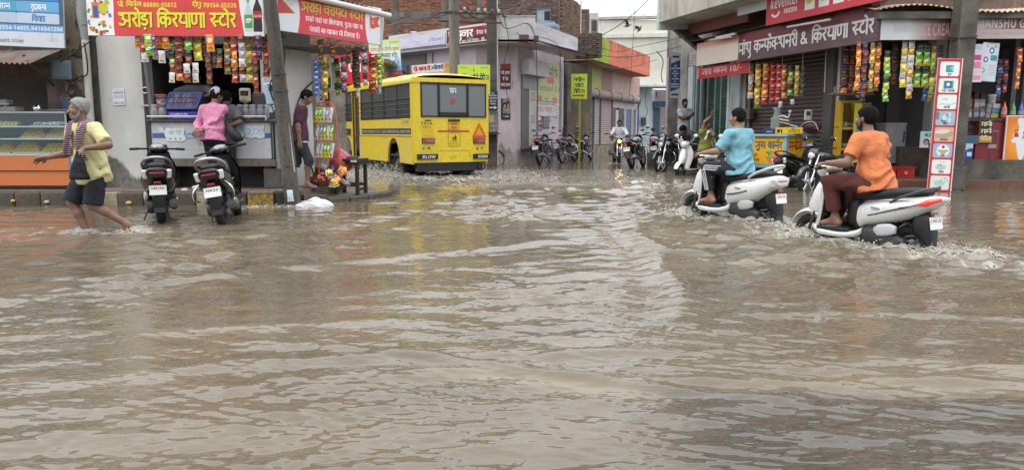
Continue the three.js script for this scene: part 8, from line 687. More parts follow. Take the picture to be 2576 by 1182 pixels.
// ---------- juice cart ----------
{
const K=[6.55,-17.75],Lc=[5.98,-18.58],f=new Facade(Lc[0],Lc[1],K[0],K[1]),t=front('juice_cart','yellow and sky blue juice cart with painted fruit basket before the brown shutter','cart',f),w=f.len,d=1.12,b=.37,e=1.09,bl=paint([.20,.42,.52],.45),yl=plain([.66,.44,.02],.5);
M('body',[bx(.02,w-.02,b,e,-d+.02,-.02)],yl,t);for (const [x,z] of [[.03,-.03],[w-.03,-.03],[.03,-d+.03],[w-.03,-d+.03]]) M('post',[bx(x-.04,x+.04,b-.03,e+.02,z-.04,z+.04)],bl,t);M('lower_rail',[bx(-.01,w+.01,b-.04,b+.04,-d-.01,.012)],bl,t);M('top_board',[rb(w+.12,.06,d+.12,.012,w/2,e+.03,-d/2)],bl,t);for (const z of [-.25,-d+.25]) for (const x of [.2,w-.2]) M('wheel',[tor(.19,.03,x,.10,z,0,PI/2),cylY(.04,.04,.06,x,.10,z,10,0,0,PI/2),cyl([x,.10,z-.17],[x,.10,z+.17],.012),cyl([x,-.07,z],[x,.27,z],.012)],rubber,t);M('under_frame',[bx(.1,w-.1,.2,b-.04,-d+.1,-.1)],dirty([.10,.08,.07]),t);
M('front_print',[quad(w-.13,e-b-.1,w/2,(e+b)/2,.004)],printM(canvas(330,220,(g,W,H)=>{g.fillStyle='#dba516';g.fillRect(0,0,W,H);dev(g,'जूस कार्नर',W*.06,H*.13,H*.26,'#3a5566',{fit: W*.88,lw: 11,shadow: '#8a6a20'});dev(g,'जूस',W*.03,H*.60,H*.10,'#3a3020',{lw: 13});dev(g,'व दाना',W*.03,H*.80,H*.10,'#3a3020',{lw: 13});g.fillStyle='#b9802a';g.beginPath();g.moveTo(W*.42,H*.68);g.lineTo(W*.92,H*.68);g.lineTo(W*.80,H*.97);g.lineTo(W*.54,H*.97);g.fill();for (const [x,y,r,c] of [[.52,.58,.09,'#2f8a4a'],[.62,.56,.10,'#4aa060'],[.76,.60,.10,'#b5382a'],[.68,.62,.08,'#d08a2a'],[.85,.62,.06,'#a83a3a'],[.47,.63,.05,'#c9b43a']]) {g.fillStyle=c;g.beginPath();g.ellipse(W*x,H*y,W*r,H*r*.9,.3,0,7);g.fill();}}),.5),t);
{const g=quad(d-.12,e-b-.1,0,0,0,0,PI/2);g.translate(w+.004-.016,(e+b)/2,-d/2);M('side_print',[g],printM(canvas(330,220,(g2,W,H)=>{g2.fillStyle='#dba516';g2.fillRect(0,0,W,H);dev(g2,'मनोज',W*.06,H*.14,H*.30,'#b52a22',{fit: W*.5,lw: 13});dev(g2,'शेक कार्नर',W*.06,H*.62,H*.12,'#4a3a20',{lw: 12});dev(g2,'बनाना',W*.06,H*.82,H*.11,'#4a3a20',{lw: 12});g2.fillStyle='#c3c6bc';g2.fillRect(W*.62,H*.1,W*.36,H*.85);scrib(g2,W*.65,H*.3,W*.28,14,'#555',4);}),.5),t);}
const on=(x,z)=>f.w(x,e+.062,z);
{const k=thing('carton','navy blue carton lying on the juice cart top','carton',on(.5,-.12),f.th);M('carton',[rb(.34,.13,.2,.01,0,.065,0)],plain([.025,.035,.12],.4),k);M('print',[quad(.2,.06,.0,.06,.102)],printM(canvas(80,26,(g,W,H)=>{g.fillStyle='#242c58';g.fillRect(0,0,W,H);latin(g,'mixed',6,20,18,'#cdd0dc',{fit: 44});g.fillStyle='#c87a94';g.beginPath();g.arc(66,13,8,0,7);g.fill();}),.4),k);}
{const k=thing('carton','bright yellow carton with black print on the juice cart corner','carton',on(w-.1,-.22),f.th+.6);M('carton',[rb(.62,.15,.22,.01,0,.075,0)],plain([.68,.48,.015],.4),k);M('print',[quad(.58,.12,0,.075,.112)],printM(canvas(200,42,(g,W,H)=>{g.fillStyle='#dfb41c';g.fillRect(0,0,W,H);g.fillStyle='#2a2416';g.fillRect(8,8,22,28);g.fillRect(36,8,12,28);latin(g,'GOEZI',92,35,34,'#5a4a1c',{fit: 96});}),.4),k);}
{const k=thing('juicer','grey steel hand juicer with a big crank on the juice cart','juicer',on(.28,-.62),f.th);M('body',[rb(.26,.42,.24,.04,0,.21,0),cylY(.09,.11,.16,.0,.48,0,16)],plain([.22,.25,.22],.5),k);M('hopper',[lathe([[.04,.5],[.14,.66],[.15,.66],[.06,.5]],20)],steel,k);M('crank',[tube([[.1,.42,.1],[.26,.44,.14],[.42,.40,.16],[.46,.52,.16]],.022,16,7),sph(.04,.46,.54,.16)],plain([.6,.6,.6],.3),k);M('spout',[rb(.3,.05,.12,.02,.26,.34,.05,0,0,-.15)],steel,k);}
{const k=thing('weighing_display','white weighing machine display on a pole behind the juice cart','scale',on(w-.1,-.95),f.th+.9);M('pole',[cyl([0,0,0],[0,.34,0],.014)],steel,k);M('head',[rb(.18,.26,.06,.02,0,.46,0)],plain([.62,.62,.57],.4),k);M('screen',[bx(-.05,.05,.45,.55,.03,.036)],mat([.05,.05,.05],.2),k);M('pan',[rb(.3,.03,.28,.01,-.1,.04,.05)],steel,k);}
{const k=thing('cloth_bundle','maroon cloth bundle on the far corner of the juice cart','cloth',on(w+.10,-.80),f.th);const g=new THREE.IcosahedronGeometry(.22,3),p=g.attributes.position;for (let i=0;i<p.count;i++) {const n=1+.3*(fbm(p.getX(i)*6+4,p.getY(i)*6+p.getZ(i)*5,3)-.5);p.setXYZ(i,p.getX(i)*n*1.2,p.getY(i)*n*.7+.18,p.getZ(i)*n*.7);} g.computeVertexNormals();M('cloth',[g],plain([.085,.02,.03]),k);M('hem',[tube([[-.25,.1,.12],[-.08,.26,.16],[.15,.28,.12],[.26,.1,.1]],.014,16,6)],plain([.5,.46,.44]),k);}
{const k=thing('knife','orange handled knife lying on the juice cart','knife',on(.72,-.3).add(V3(0,.20,0)),f.th);M('handle',[rb(.30,.03,.04,.012,0,.06,0,0,0,-.2)],plain([.7,.34,.03],.4),k);M('blade',[rb(.22,.03,.005,.002,.25,.0,0,0,0,-.2)],steel,k);M('board',[rb(.5,.03,.3,.01,.1,-.06,0),rb(.3,.14,.2,.02,.1,-.13,0)],plain([.45,.42,.40]),k);}
for (const [i,v] of [[0,.62],[1,.76]]) {const k=thing('tumbler',['steel tumbler left on the juice cart','steel tumbler right of the other on the juice cart'][i],'tumbler',on(v,-.10),f.th);M('tumbler',[lathe([[.001,0],[.032,0],[.04,.11],[.037,.11],[.03,.006],[.001,.006]],16)],chrome,k);}
}
// ---------- houses across the road, behind the viewer (added to cut low front light; seen only in panes and wet surfaces) ----------
for (const [x,w,h,z,c,l] of [[-15,9,6.4,13,[.42,.38,.33],'added two storey cream house across the road, leftmost behind the viewer'],[-5.2,9,7.2,13.6,[.36,.30,.27],'added brownish two storey house across the road behind the viewer'],[5.0,10,6.6,13.2,[.44,.42,.40],'added grey two storey house across the road behind the viewer'],[15.5,9.5,7.4,13.8,[.38,.34,.28],'added ochre two storey house across the road, rightmost behind the viewer']]) {
const t=thing('house',l,'house',V3(x,0,z),PI);M('wall',[bx(-w/2,w/2,0,h,-5,0)],dirty(c,.85,2.5),t);M('parapet',[bx(-w/2-.05,w/2+.05,h,h+.7,-.2,.06)],dirty(c.map((v)=>v*1.1),.85,2.5),t);M('canopy',[bx(-w/2,w/2,3.1,3.25,0,1.2)],concrete([.34,.33,.31]),t);
for (let i=0;i<3;i++) {const wx=(i-1)*w*.3;M('shutter',[bx(wx-1.1,wx+1.1,.1,2.7,0,.05)],plain([.20,.22,.24],.5),t);const f=M('window',[bx(wx-.6,wx+.6,4.2,5.5,0,.08)],plain([.30,.25,.2]),t);M('pane',[bx(wx-.5,wx+.5,4.3,5.4,.07,.09)],plain([.06,.07,.08],.1),f);}
}
// ---------- two-wheelers and people ----------
const RY=(hx,hz)=>Math.atan2(-hz,hx),at=(vx,z,y=-.12)=>V3((vx-CX)/F*z,y,-z),WH=[.74,.74,.725];
const lean=(t,a,piv=0)=>{t.rotateX(a);return t;};
const s1=scooter({label: 'black scooter with grey grab rail parked at the kerb, nearest the walking man',main: [.006,.006,.007],pos: at(403,10.45,-.04),ry: RY(-.40,-.92),trim: alum,plate: ['HR51AH','4322'],steer: -.12,stand: 1});lean(s1,-.02);
const s2=scooter({label: 'black scooter with chrome rear guards leaning in front of the men at the counter',main: [.006,.006,.007],pos: at(574,10.25,-.04),ry: RY(-.22,-.98),trim: mat([.5,.5,.51],.4,{metalness: .5}),plate: ['HR22','W0505'],steer: .35,guard: 1,stand: 1});lean(s2,-.16);
const SA={pos: V3(3.06,-.15,-10.35),ry: RY(-.55,-.83)},SB={pos: V3(3.87,-.20,-8.15),ry: RY(-.50,-.865)};
scooter({label: 'white scooter ridden by the man in the sky blue shirt',main: WH,...SA,plate: ['HR 22','K 8110'],cover: plain([.52,.53,.53],.35),trim: plain([.66,.66,.65],.35),mirrors: 0});
scooter({label: 'white scooter with pointed tail ridden by the man in orange',main: WH,style: 'sharp',...SB,plate: ['HR 22','0314'],cover: mat([.48,.49,.5],.3),trim: mat([.05,.05,.055],.4),mirrors: 0});
scooter({label: 'white scooter parked facing the street beside the woman in green',main: WH,pos: at(1742,21.2),ry: RY(-.72,.70),mirrors: 1,mirrorBody: paint(WH)});
scooter({label: 'white scooter parked behind the rider in sky blue, carrying a pale cloth',main: WH,pos: at(1856,18.6),ry: RY(-.62,.78),mirrors: 1,mirrorBody: paint(WH)});
lean(scooter({label: 'black scooter with silver side stand parked against the juice cart',main: [.007,.007,.008],pos: at(2022,16.6),ry: RY(.82,-.57),stand: 1}),-.12);
motorbike({label: 'black motorcycle parked between the juice cart and the rider in orange',pos: at(2084,15.6),ry: RY(-.86,.50),guard: 1});
lean(motorbike({label: 'black motorcycle with red tail light parked below the boutique board',pos: at(1371,28.2,-.02),ry: RY(.30,-.95),plate: ['HR 22','7781']}),-.14);
lean(motorbike({label: 'black motorcycle parked beside the drain pipe of the lilac building',pos: at(1430,30.2,-.02),ry: RY(.42,-.9),guard: 1}),-.14);
lean(motorbike({label: 'black motorcycle parked by the lime green sign post',pos: at(1474,32,-.02),ry: RY(.4,-.92),mirrorSides: []}),-.16);
lean(motorbike({label: 'black motorcycle with raised mirror parked in mid lane near the blue doors',pos: at(1604,25.6,-.02),ry: RY(.42,-.90),guard: 1,guardM: darkIron,mirrorSides: [1]}),-.14);
lean(motorbike({label: 'motorcycle with white alloy wheels parked facing left below the standing man',pos: V3(5.05,-.05,-22.9),ry: RY(-.78,.62),rim: plain([.68,.68,.68],.4),guard: 1,mirrorSides: []}),.10);
lean(motorbike({label: 'dark motorcycle wedged behind the white scooter near the woman',pos: V3(5.50,-.03,-23.4),ry: RY(-.35,.94),mirrorSides: []}),.1);
lean(motorbike({label: 'black motorcycle just left of the standing man, facing the street',pos: V3(5.30,-.02,-24.4),ry: RY(-.6,.8),mirrorSides: [1]}),.1);
lean(motorbike({label: 'black motorcycle beyond the mid lane one, near the white wall',pos: at(1648,27.5,-.02),ry: RY(.2,-.98),mirrorSides: [1,-1]}),-.1);
motorbike({label: 'black motorcycle half hidden behind the rider in white',pos: at(1545,31.5,-.02),ry: RY(-.1,.99),mirrorSides: []});
const MB={pos: at(1556,29.2,-.04),ry: RY(-.12,.99)};
motorbike({label: 'motorcycle with lit headlamp ridden by the man in white',...MB,mirrorSides: [],stand: false,lamp: mat([.9,.6,.25],.2,{emissive: C('#ffb050'),emissiveIntensity: 1.1})});
for (const o of scene.children) if (/^motorcycle|^bicycle/.test(o.name) && o.position.z<-21) o.scale.setScalar(/headlamp|alloy/.test(o.userData.label)?1.05:1.15);
{const l=new THREE.PointLight(0xffc070,.15);l.position.copy(MB.pos).add(V3(-.09,.84,.78));l.shadow.radius=3.5;l.castShadow=true;l.name='headlight';scene.add(l);}
lean(bicycle({label: 'black bicycle leaning by the motorcycle below the boutique board',pos: at(1400,28.6,-.02),ry: RY(.62,-.78)}),-.1);
lean(bicycle({label: 'old bicycle whose front wheel shows behind the square pole',pos: V3(-1.12,-.12,-27),ry: RY(1,.04)}),.08);
// people, poses given along the world's axes from the feet point
function pw(o) {const c=Math.cos(-(o.ry ?? 0)),s=Math.sin(-(o.ry ?? 0)),q=(v)=>v && [v[0]*c+v[2]*s,v[1],-v[0]*s+v[2]*c],m=(a)=>a?.map(q);return person({...o,hands: m(o.hands),feet: m(o.feet),elbows: m(o.elbows),knees: m(o.knees),toes: m(o.toes),fdir: m(o.fdir),hand: o.hand?.map((h)=>h && {...h,d: q(h.d),n: q(h.n)})});}
const cloth=(par,name,fn,m,nu=14,nv=20)=>M(name,[sheet(fn,nu,nv)],m,par);
{// the wading man
const pos=at(232,9.0,-.12),p=pw({label: 'grey bearded man in yellow shirt and dark shorts wading with a black bag',pos,ry: -.42,H: 1.76,w: .98,gut: .03,cell: .011,skin: 'brown',pelvis: [0,.89,0],lean: .14,yaw: -.45,pitch: -.03,twist: .05,hairC: [.26,.255,.25],beard: [.22,.215,.21],hands: [[.10,1.13,.30],[-.44,1.02,.14]],elbows: [[.9,-.35,.1],[-.1,-.8,-.2]],hand: [{d: [-.55,-.55,.35],n: [-.2,-.9,-.3],curl: 1.0,thumb: 1},{d: [-.9,-.22,.15],n: [.1,-.8,.5],curl: .3,thumb: -1,spread: 1.3}],feet: [[.37,.20,-.02],[-.08,.07,.05]],knees: [[-.6,-.4,.3],[-1,.1,.4]],toes: [[-.8,-.5,.1],[-1,0,.35]],fdir: [[-.55,-.83,.05],null],shirt: {c: [.68,.63,.32],sleeve: .82,hem: .17,t: .022,fold: .016},pants: {c: [.011,.013,.02],len: .97,flare: .022,t: .022},sandals: [.50,.10,.05],strap: [.02,.03,.09]});
const sc=new THREE.MeshStandardMaterial({roughness: .9,side: THREE.DoubleSide,map: tex(64,256,(u,v)=>{const k=Math.sin(v*150)>.35?1:0,e=fbm(u*8,v*30,2,0,3);return k?[.60+.2*e,.50+.2*e,.56+.2*e]:[.22+.15*e,.10+.1*e,.16+.12*e];})});
const n=p.n0,[l,u,f]=p.B2;const pth=(q)=>new THREE.CatmullRomCurve3([ad(ad(ad(n,u,.05),f,-.085),l,q*.01),ad(ad(ad(n,u,.055),f,-.03),l,q*.075),ad(ad(ad(n,u,.02),f,.07),l,q*.095),ad(ad(ad(n,u,-.10),f,.155),l,q*.085),ad(ad(ad(n,u,-.24),f,.185),l,q*.095),ad(ad(ad(n,u,q>0?-.40:-.34),f,.19),l,q*.115)]);
for (const q of [1,-1]) {const c=pth(q);cloth(p.root,'scarf',(a,b)=>{const pt=c.getPointAt(b),w=(a-.5)*lerp(.10,.15,b);return ad(ad(pt,l,w),f,.022*Math.sin(a*9+b*7)+.012-Math.abs(w)*.25).toArray();},sc,16,30);}
const h=p.arms[0],hp=p.root.localToWorld?(p.root.updateMatrixWorld(true),p.root.localToWorld(ad(h.wr,h.hd,.08).clone())):0;const b=thing('carrier_bag','black plastic carrier bag hanging from the wading man\'s hand','bag',hp.clone().add(V3(0,0,.02)));const g=sheet((a,v)=>{const t=a*2*PI,k=v<.28?lerp(.012,.05,v/.28):lerp(.05,.115,Math.pow((v-.28)/.72,.7)),e=v>.96?.86:1;return [Math.cos(t)*k*e*(1+.12*Math.sin(t*5+v*9)),.02-v*.33,Math.sin(t)*k*.62*e*(1+.1*Math.sin(t*7+v*5))];},30,22);M('bag',[g,sph(.098,0,-.30,0,1.02,.14,.62)],mat([.009,.010,.012],.6,{specularIntensity: .5,bumpMap: T.folds,bumpScale: .01}),b);
}
const pink=pw({label: 'man in pink shirt and black striped track trousers, hands clasped behind his back',pos: at(541,12.5,.225),ry: PI-.02,H: 1.74,w: .93,gut: .02,cell: .012,pelvis: [0,.90,0],lean: .20,yaw: -.55,pitch: -.35,hairC: [.012,.01,.009],hands: [[-.20,1.0,.15],[-.14,.96,.20]],elbows: [[-.25,-.9,.35],[.25,-.9,.45]],hand: [{d: [.5,-.5,.3],n: [0,0,1],curl: .6},{d: [-.85,-.35,.15],n: [0,0,1],curl: .6}],feet: [[-.10,.08,-.02],[.12,.08,.05]],shirt: {c: [.72,.27,.43],sleeve: 1.82,hem: .08,t: .022,collar: 1,fold: .017},pants: {c: [.012,.012,.014],len: 1.93,t: .02}});
{pink.root.updateMatrixWorld(true);const c=pink.root.localToWorld(pink.H(0,.055,-.048).clone()),k=thing('cap','white cap on the back of the head of the man in pink','cap',c,PI-.02-.55);M('cap',[xf(new THREE.SphereGeometry(.096,18,10,0,PI*2,0,PI*.52),0,0,0,-.95,0,.15,1,.72,1.02)],plain([.62,.64,.66],.8),k);}
pw({label: 'man in grey shirt leaning on the counter, mostly behind the man in pink',pos: at(566,12.72,.225),ry: PI,H: 1.66,w: 1.05,cell: .014,skin: 'dark',pelvis: [0,.90,.08],lean: .2,pitch: -.3,yaw: -.2,hands: [[-.36,1.0,-.02],[.10,1.06,.10]],elbows: [[-.8,-.5,.2],[.9,-.4,.2]],hand: [{d: [.3,-.2,-.8],n: [0,-1,0]},{d: [-.4,.1,-.7],n: [0,-1,0]}],feet: [[-.12,.08,.1],[.12,.08,.1]],shirt: {c: [.13,.115,.12],sleeve: .8,hem: .16,t: .022},pants: {c: [.02,.02,.022],len: 1.9}});
{const b=thing('shoulder_bag','black cloth bag hanging at the side of the man in grey','bag',P(587,334,12.5));M('bag',[loft([[-.12,.06,0,.03,.05,.05],[-.06,.01,0,.06,.12,.11],[.03,-.04,0,.07,.11,.11],[.11,-.08,0,.05,.06,.06],[.15,-.10,0,.015,.02,.02]],16)],mat([.012,.013,.016],.6,{bumpMap: T.folds,bumpScale: .01}),b);M('strap',[tube([[-.1,.08,0],[-.13,.16,.02],[-.14,.24,.0]],.012,14,6)],black,b);}
pw({label: 'shopkeeper in grey shirt leaning over the counter inside the dark shop',pos: at(516,13.75,.64),ry: .1,H: 1.66,cell: .014,skin: 'dark',pelvis: [0,.90,0],lean: .28,pitch: -.4,hands: [[.16,1.16,.42],[-.22,1.22,.32]],elbows: [[.8,.1,-.2],[-.9,-.1,-.2]],feet: [[.1,.08,0],[-.1,.08,0]],shirt: {c: [.14,.14,.15],sleeve: .85,hem: .1,t: .022},pants: {c: [.03,.03,.03],len: 1.9}});
pw({label: 'boy in plum T-shirt and rolled dark trousers looking down beside the leaning pole',pos: at(757,12.95,.225),ry: 1.66,H: 1.70,w: .90,cell: .012,pelvis: [0,.91,0],lean: .06,hunch: .16,yaw: 0,pitch: -.5,skin: 'brown',hands: [[.02,.86,-.22],[.06,.80,.22]],elbows: [[-.6,-.2,-.4],[-.6,-.2,.3]],hand: [{curl: .6},{d: [.15,-1,.05],n: [.1,0,-1],curl: .5,thumb: -1}],feet: [[-.24,.085,-.06],[.13,.085,.08]],knees: [[1,0,-.1],[1,0,.1]],toes: [[1,0,0],[1,0,.12]],shirt: {c: [.085,.026,.052],sleeve: .8,hem: .10,t: .016},pants: {c: [.030,.033,.045],len: 1.22,t: .022,flare: .014},sandals: [.06,.09,.20],strap: [.03,.05,.14]});
{const k=thing('bracelet','pale bracelet on the wrist of the boy in plum','bracelet',P(767,357,12.75));M('band',[tor(.036,.011,0,0,0,PI/2+.1,0)],plain([.66,.62,.55],.4),k);}
const rider=(S,o)=>{const ry=S.ry+PI/2;return person({pos: S.pos.clone(),ry,pelvis: [0,.865,-.16],hands: [[.31,1.06,.235],[-.31,1.06,.235]],elbows: [[.5,-.8,-.3],[-.5,-.8,-.3]],hand: [{d: [.12,-.12,1],n: [0,-1,.1],curl: 1.15,thumb: -1},{d: [-.12,-.12,1],n: [0,-1,.1],curl: 1.15,thumb: 1}].map((h)=>({...h,thumb: -h.thumb})),feet: [[.145,.445,.21],[-.145,.445,.21]],knees: [[.35,.6,1],[-.35,.6,1]],...o});};
const rA=rider(SA,{label: 'man in sky blue T-shirt and striped track trousers riding a white scooter',H: 1.70,w: 1.0,cell: .011,skin: 'light',lean: .10,yaw: .25,hands: [[.31,1.06,.235],[-.31,1.06,.235]],shirt: {c: [.20,.45,.54],sleeve: .85,hem: .10,t: .022,fold: .017},pants: {c: [.022,.024,.032],len: 1.78,t: .022},sandals: [.20,.06,.04]});
const rB=rider(SB,{label: 'bearded man in orange T-shirt and maroon trousers riding a white scooter',H: 1.74,w: 1.01,cell: .011,skin: 'brown',lean: .20,hunch: .08,yaw: .05,pitch: -.02,hairR: 1.02,beard: [.014,.012,.011],shirt: {c: [.70,.215,.075],sleeve: .72,hem: .10,t: .022,fold: .017},pants: {c: [.115,.028,.022],len: 1.80,t: .026,fold: .007},sandals: [.16,.15,.14],strap: [.05,.05,.055]});
for (const [r,side] of [[rA,0],[rA,1]]) {const g=r.legs[side],q=g.q,x=V3(q,0,0),w=mat([.62,.63,.66],.8);for (let i=0;i<3;i++) {const up=V3(0,.030*(1-i),0),a=ad(ad(ad(g.hp,x,.112),up,1),V3(0,.01,.1)),k0=ad(ad(g.kn,x,.082),up,.8).add(V3(0,0,-.02)),k1=ad(ad(g.kn,x,.080),V3(0,-.04,-.030*(1-i)),1),an=ad(ad(mixv(g.kn,g.an,.76),x,.068),V3(0,0,-.024*(1-i)),1);M('trouser_stripe',[tube([a,mixv(a,k0,.5).addScaledVector(x,.004),k0,k1,mixv(k1,an,.5),an].map((v)=>v.toArray()),.0085,30,5)],w,r.root);}}
pw({label: 'woman in olive green dress with white scarf raising her arm',pos: at(1771,20.4,-.1),ry: .75,H: 1.60,cell: .016,hcell: .0075,skin: 'brown',pelvis: [0,.87,0],yaw: .45,pitch: .05,hands: [[.28,.92,.15],[.10,1.72,.12]],elbows: [[.6,-.5,-.2],[-.8,.2,.1]],hand: [{},{d: [.35,.75,.1],n: [.3,0,1],curl: .1,spread: 1.6}],feet: [[.1,.08,0],[-.1,.08,0]],hairLong: .05,shirt: {c: [.22,.23,.035],sleeve: .7,hem: .55,t: .03,fold: .01},pants: {c: [.24,.25,.05],len: 1.9,t: .03},noEyes: false});
{const b=at(1771,20.4,-.1),t=thing('scarf','white scarf draped over the shoulders of the woman in green','scarf',b.clone(),.75),w=plain([.68,.67,.68],.8);M('cloth',[sheet((a,v)=>{const t2=lerp(-1.15,1.15,v),k=Math.cos(t2*1.2);return [Math.sin(t2)*.19+(a-.5)*.03,1.37-Math.pow(Math.abs(t2),2)*.17+(a-.5)*.16*(1-.2*k)-.03,.10+.07*Math.cos(t2*1.4)+.02*Math.sin(a*8+v*14)];},12,28)],w,t);M('cloth_tail',[sheet((a,v)=>[.20+(a-.5)*.16+.02*Math.sin(v*7),1.28-v*.38,.10+.03*Math.sin(a*9+v*5)],10,14)],w,t);}
pw({label: 'young bearded man in pale grey T-shirt standing with folded arms on the shop step',pos: at(1717,23.7,.46),ry: .35,H: 1.76,w: .95,cell: .016,hcell: .0075,skin: 'dark',pelvis: [0,.93,0],yaw: -.1,beard: [.014,.012,.011],hands: [[-.10,1.20,.22],[.13,1.26,.24]],elbows: [[.5,-1,.3],[-.5,-1,.3]],hand: [{d: [-1,.1,0],n: [0,0,-1]},{d: [.8,.45,0],n: [0,0,-1]}],feet: [[.12,.08,0],[-.1,.08,.05]],shirt: {c: [.42,.43,.45],sleeve: .85,hem: .22,t: .024},pants: {c: [.03,.035,.05],len: 1.9}});
pw({label: 'person in dark striped shirt bending over behind the parked motorcycles',pos: at(1752,22.7,-.06),ry: -1.2,H: 1.66,cell: .016,hcell: .008,skin: 'dark',pelvis: [0,.92,.0],lean: .75,hunch: .25,pitch: -.9,hairR: 1.15,hairLong: .06,hands: [[-.42,.92,.35],[-.55,1.12,-.1]],elbows: [[.2,-.6,.6],[0,.3,-1]],feet: [[.05,.08,.1],[0,.08,-.12]],shirt: {c: [.045,.048,.06],sleeve: 1.7,hem: .2,t: .03},pants: {c: [.012,.012,.014],len: 1.95,t: .03}});
rider(MB,{label: 'man in loose white shirt riding the motorcycle with the lit headlamp',H: 1.70,w: 1.05,cell: .016,hcell: .0075,skin: 'dark',pelvis: [0,.90,-.26],lean: .02,hands: [[.33,1.05,.28],[-.33,1.05,.28]],elbows: [[.9,-.6,-.2],[-.9,-.6,-.2]],feet: [[.24,.38,.04],[-.24,.38,.04]],knees: [[.5,.4,1],[-.5,.4,1]],shirt: {c: [.66,.67,.70],sleeve: 1.8,hem: .16,t: .035,fold: .017},pants: {c: [.36,.35,.34],len: 1.9,t: .03}});
{const k=thing('cloth_bundle','pale grey cloth hung over the white scooter behind the rider in sky blue','cloth',at(1850,18.4,.62));k.rotation.y=.6;M('cloth',[sheet((a,v)=>[(a-.5)*.62,.18*Math.cos((v-.5)*2.4)+.03*Math.sin(a*9+v*4),(v-.5)*.44+.03*Math.sin(a*12)],18,14)],plain([.36,.36,.38],.7),k);M('fold',[tube([[-.28,.18,.05],[0,.23,.02],[.28,.17,.06]],.03,14,6)],plain([.46,.46,.47],.7),k);}
// birds and wires
for (const [x,y,r,l] of [[2388,98,.15,'pigeon flying level before the white building, left one'],[2434,111,.9,'pigeon climbing steeply before the white building, right one']]) {const b=thing('pigeon',l,'bird',P(x/1.512 ,y/1.512,34),0);b.rotation.z=r;M('body',[loft([[.17,.02,0,.012,.012,.012],[.14,.03,0,.03,.03,.03],[.09,.01,0,.03,.035,.03],[0,0,0,.055,.055,.06],[-.12,.0,0,.03,.03,.03],[-.22,.0,0,.035,.008,.008]],12)],plain([.07,.07,.075]),b);for (const q of [1,-1]) M('wing',[sheet((u,v)=>[.06-u*.12-v*v*.10,.03+v*(q>0?.22:.14)+.0,q*v*.22],5,8)],plain([.09,.09,.095]),b);}
const W=(name,l,pts,r)=>wire(name,l,pts.map((p)=>P(...p)),r);
W('wire','thick wire sweeping up across the sky gap',[[1475,108,40],[1560,62,38],[1630,0,36],[1660,-40,35]],.02);
W('wire','thin wire crossing the top of the sky gap',[[1440,-12,40],[1530,12,44],[1640,44,48]],.012);
W('wire','service wire sagging before the white building, upper one',[[1440,92,36],[1540,128,34],[1600,118,30],[1730,92,24]],.011);
W('wire','service wire sagging before the white building, lower one',[[1456,128,33],[1530,142,32],[1610,140,29],[1716,116,24]],.011);
W('wire','vertical wire drop before the white building',[[1598,20,34],[1590,150,36],[1582,260,40]],.01);
W('wire','wire bundle from the square pole to the lilac corner, upper',[[1250,34,25.6],[1270,70,26],[1330,60,27],[1345,90,26.8],[1352,240,26.6]],.014);
W('wire','wire dropping in a curve in front of the lilac corner wall',[[1262,20,25.7],[1280,110,26.2],[1268,160,26.3],[1276,260,26.4],[1266,300,26.4]],.012);
W('wire','long wire crossing the brick building from the round pole',[[1140,30,24],[1000,75,22],[880,116,19],[800,130,17]],.012);
W('wire','upper wire crossing the brick building from the round pole',[[1140,26,24],[1040,44,22],[985,62,20],[930,70,18]],.010);
W('wire','wire from the lilac corner towards the dark brick house',[[1252,30,25.7],[1300,20,30],[1360,12,34],[1410,-10,35]],.016);
W('wire','looped wire hanging from the bracket stub of the corner building',[[1300,82,26.7],[1330,112,26.7],[1345,96,26.7],[1400,110,28],[1410,180,31]],.011);
W('wire','loose cable end hanging by the overhang corner',[[1652,128,24],[1668,150,24],[1664,190,24],[1668,208,24]],.014);
const rw=rng(321),tangle=(n,a,b,z,l)=>{for (let i=0;i<n;i++) {const p=[a[0]+(rw()-.5)*30,a[1]+(rw()-.5)*26,z[0]],q=[b[0]+(rw()-.5)*60,b[1]+(rw()-.5)*40,z[1]],m=[lerp(p[0],q[0],.5)+(rw()-.5)*50,lerp(p[1],q[1],.5)+14+rw()*26,(z[0]+z[1])/2];W('wire',l(i),[p,m,q],.008+rw()*.006);}},nth=['topmost','second','third','fourth','fifth','lowest'];
tangle(5,[1250,26],[1350,6],[25.6,34],(i)=>`${nth[i]} of the tangled wires from the square pole to the dark brick house`);
tangle(5,[1140,24],[900,20],[24,36],(i)=>`${nth[i]} of the wires from the round pole across the red brick building`);
tangle(4,[1240,30],[1150,34],[25.5,24],(i)=>`${nth[i]} of the short wires slung between the two concrete poles`);
tangle(4,[1420,120],[1640,150],[31,40],(i)=>`${nth[i]} of the slack wires over the orange parapet`);
tangle(3,[690,40],[700,200],[12.2,12.4],(i)=>`${nth[i]} of the loose wires hanging down the leaning pole`);
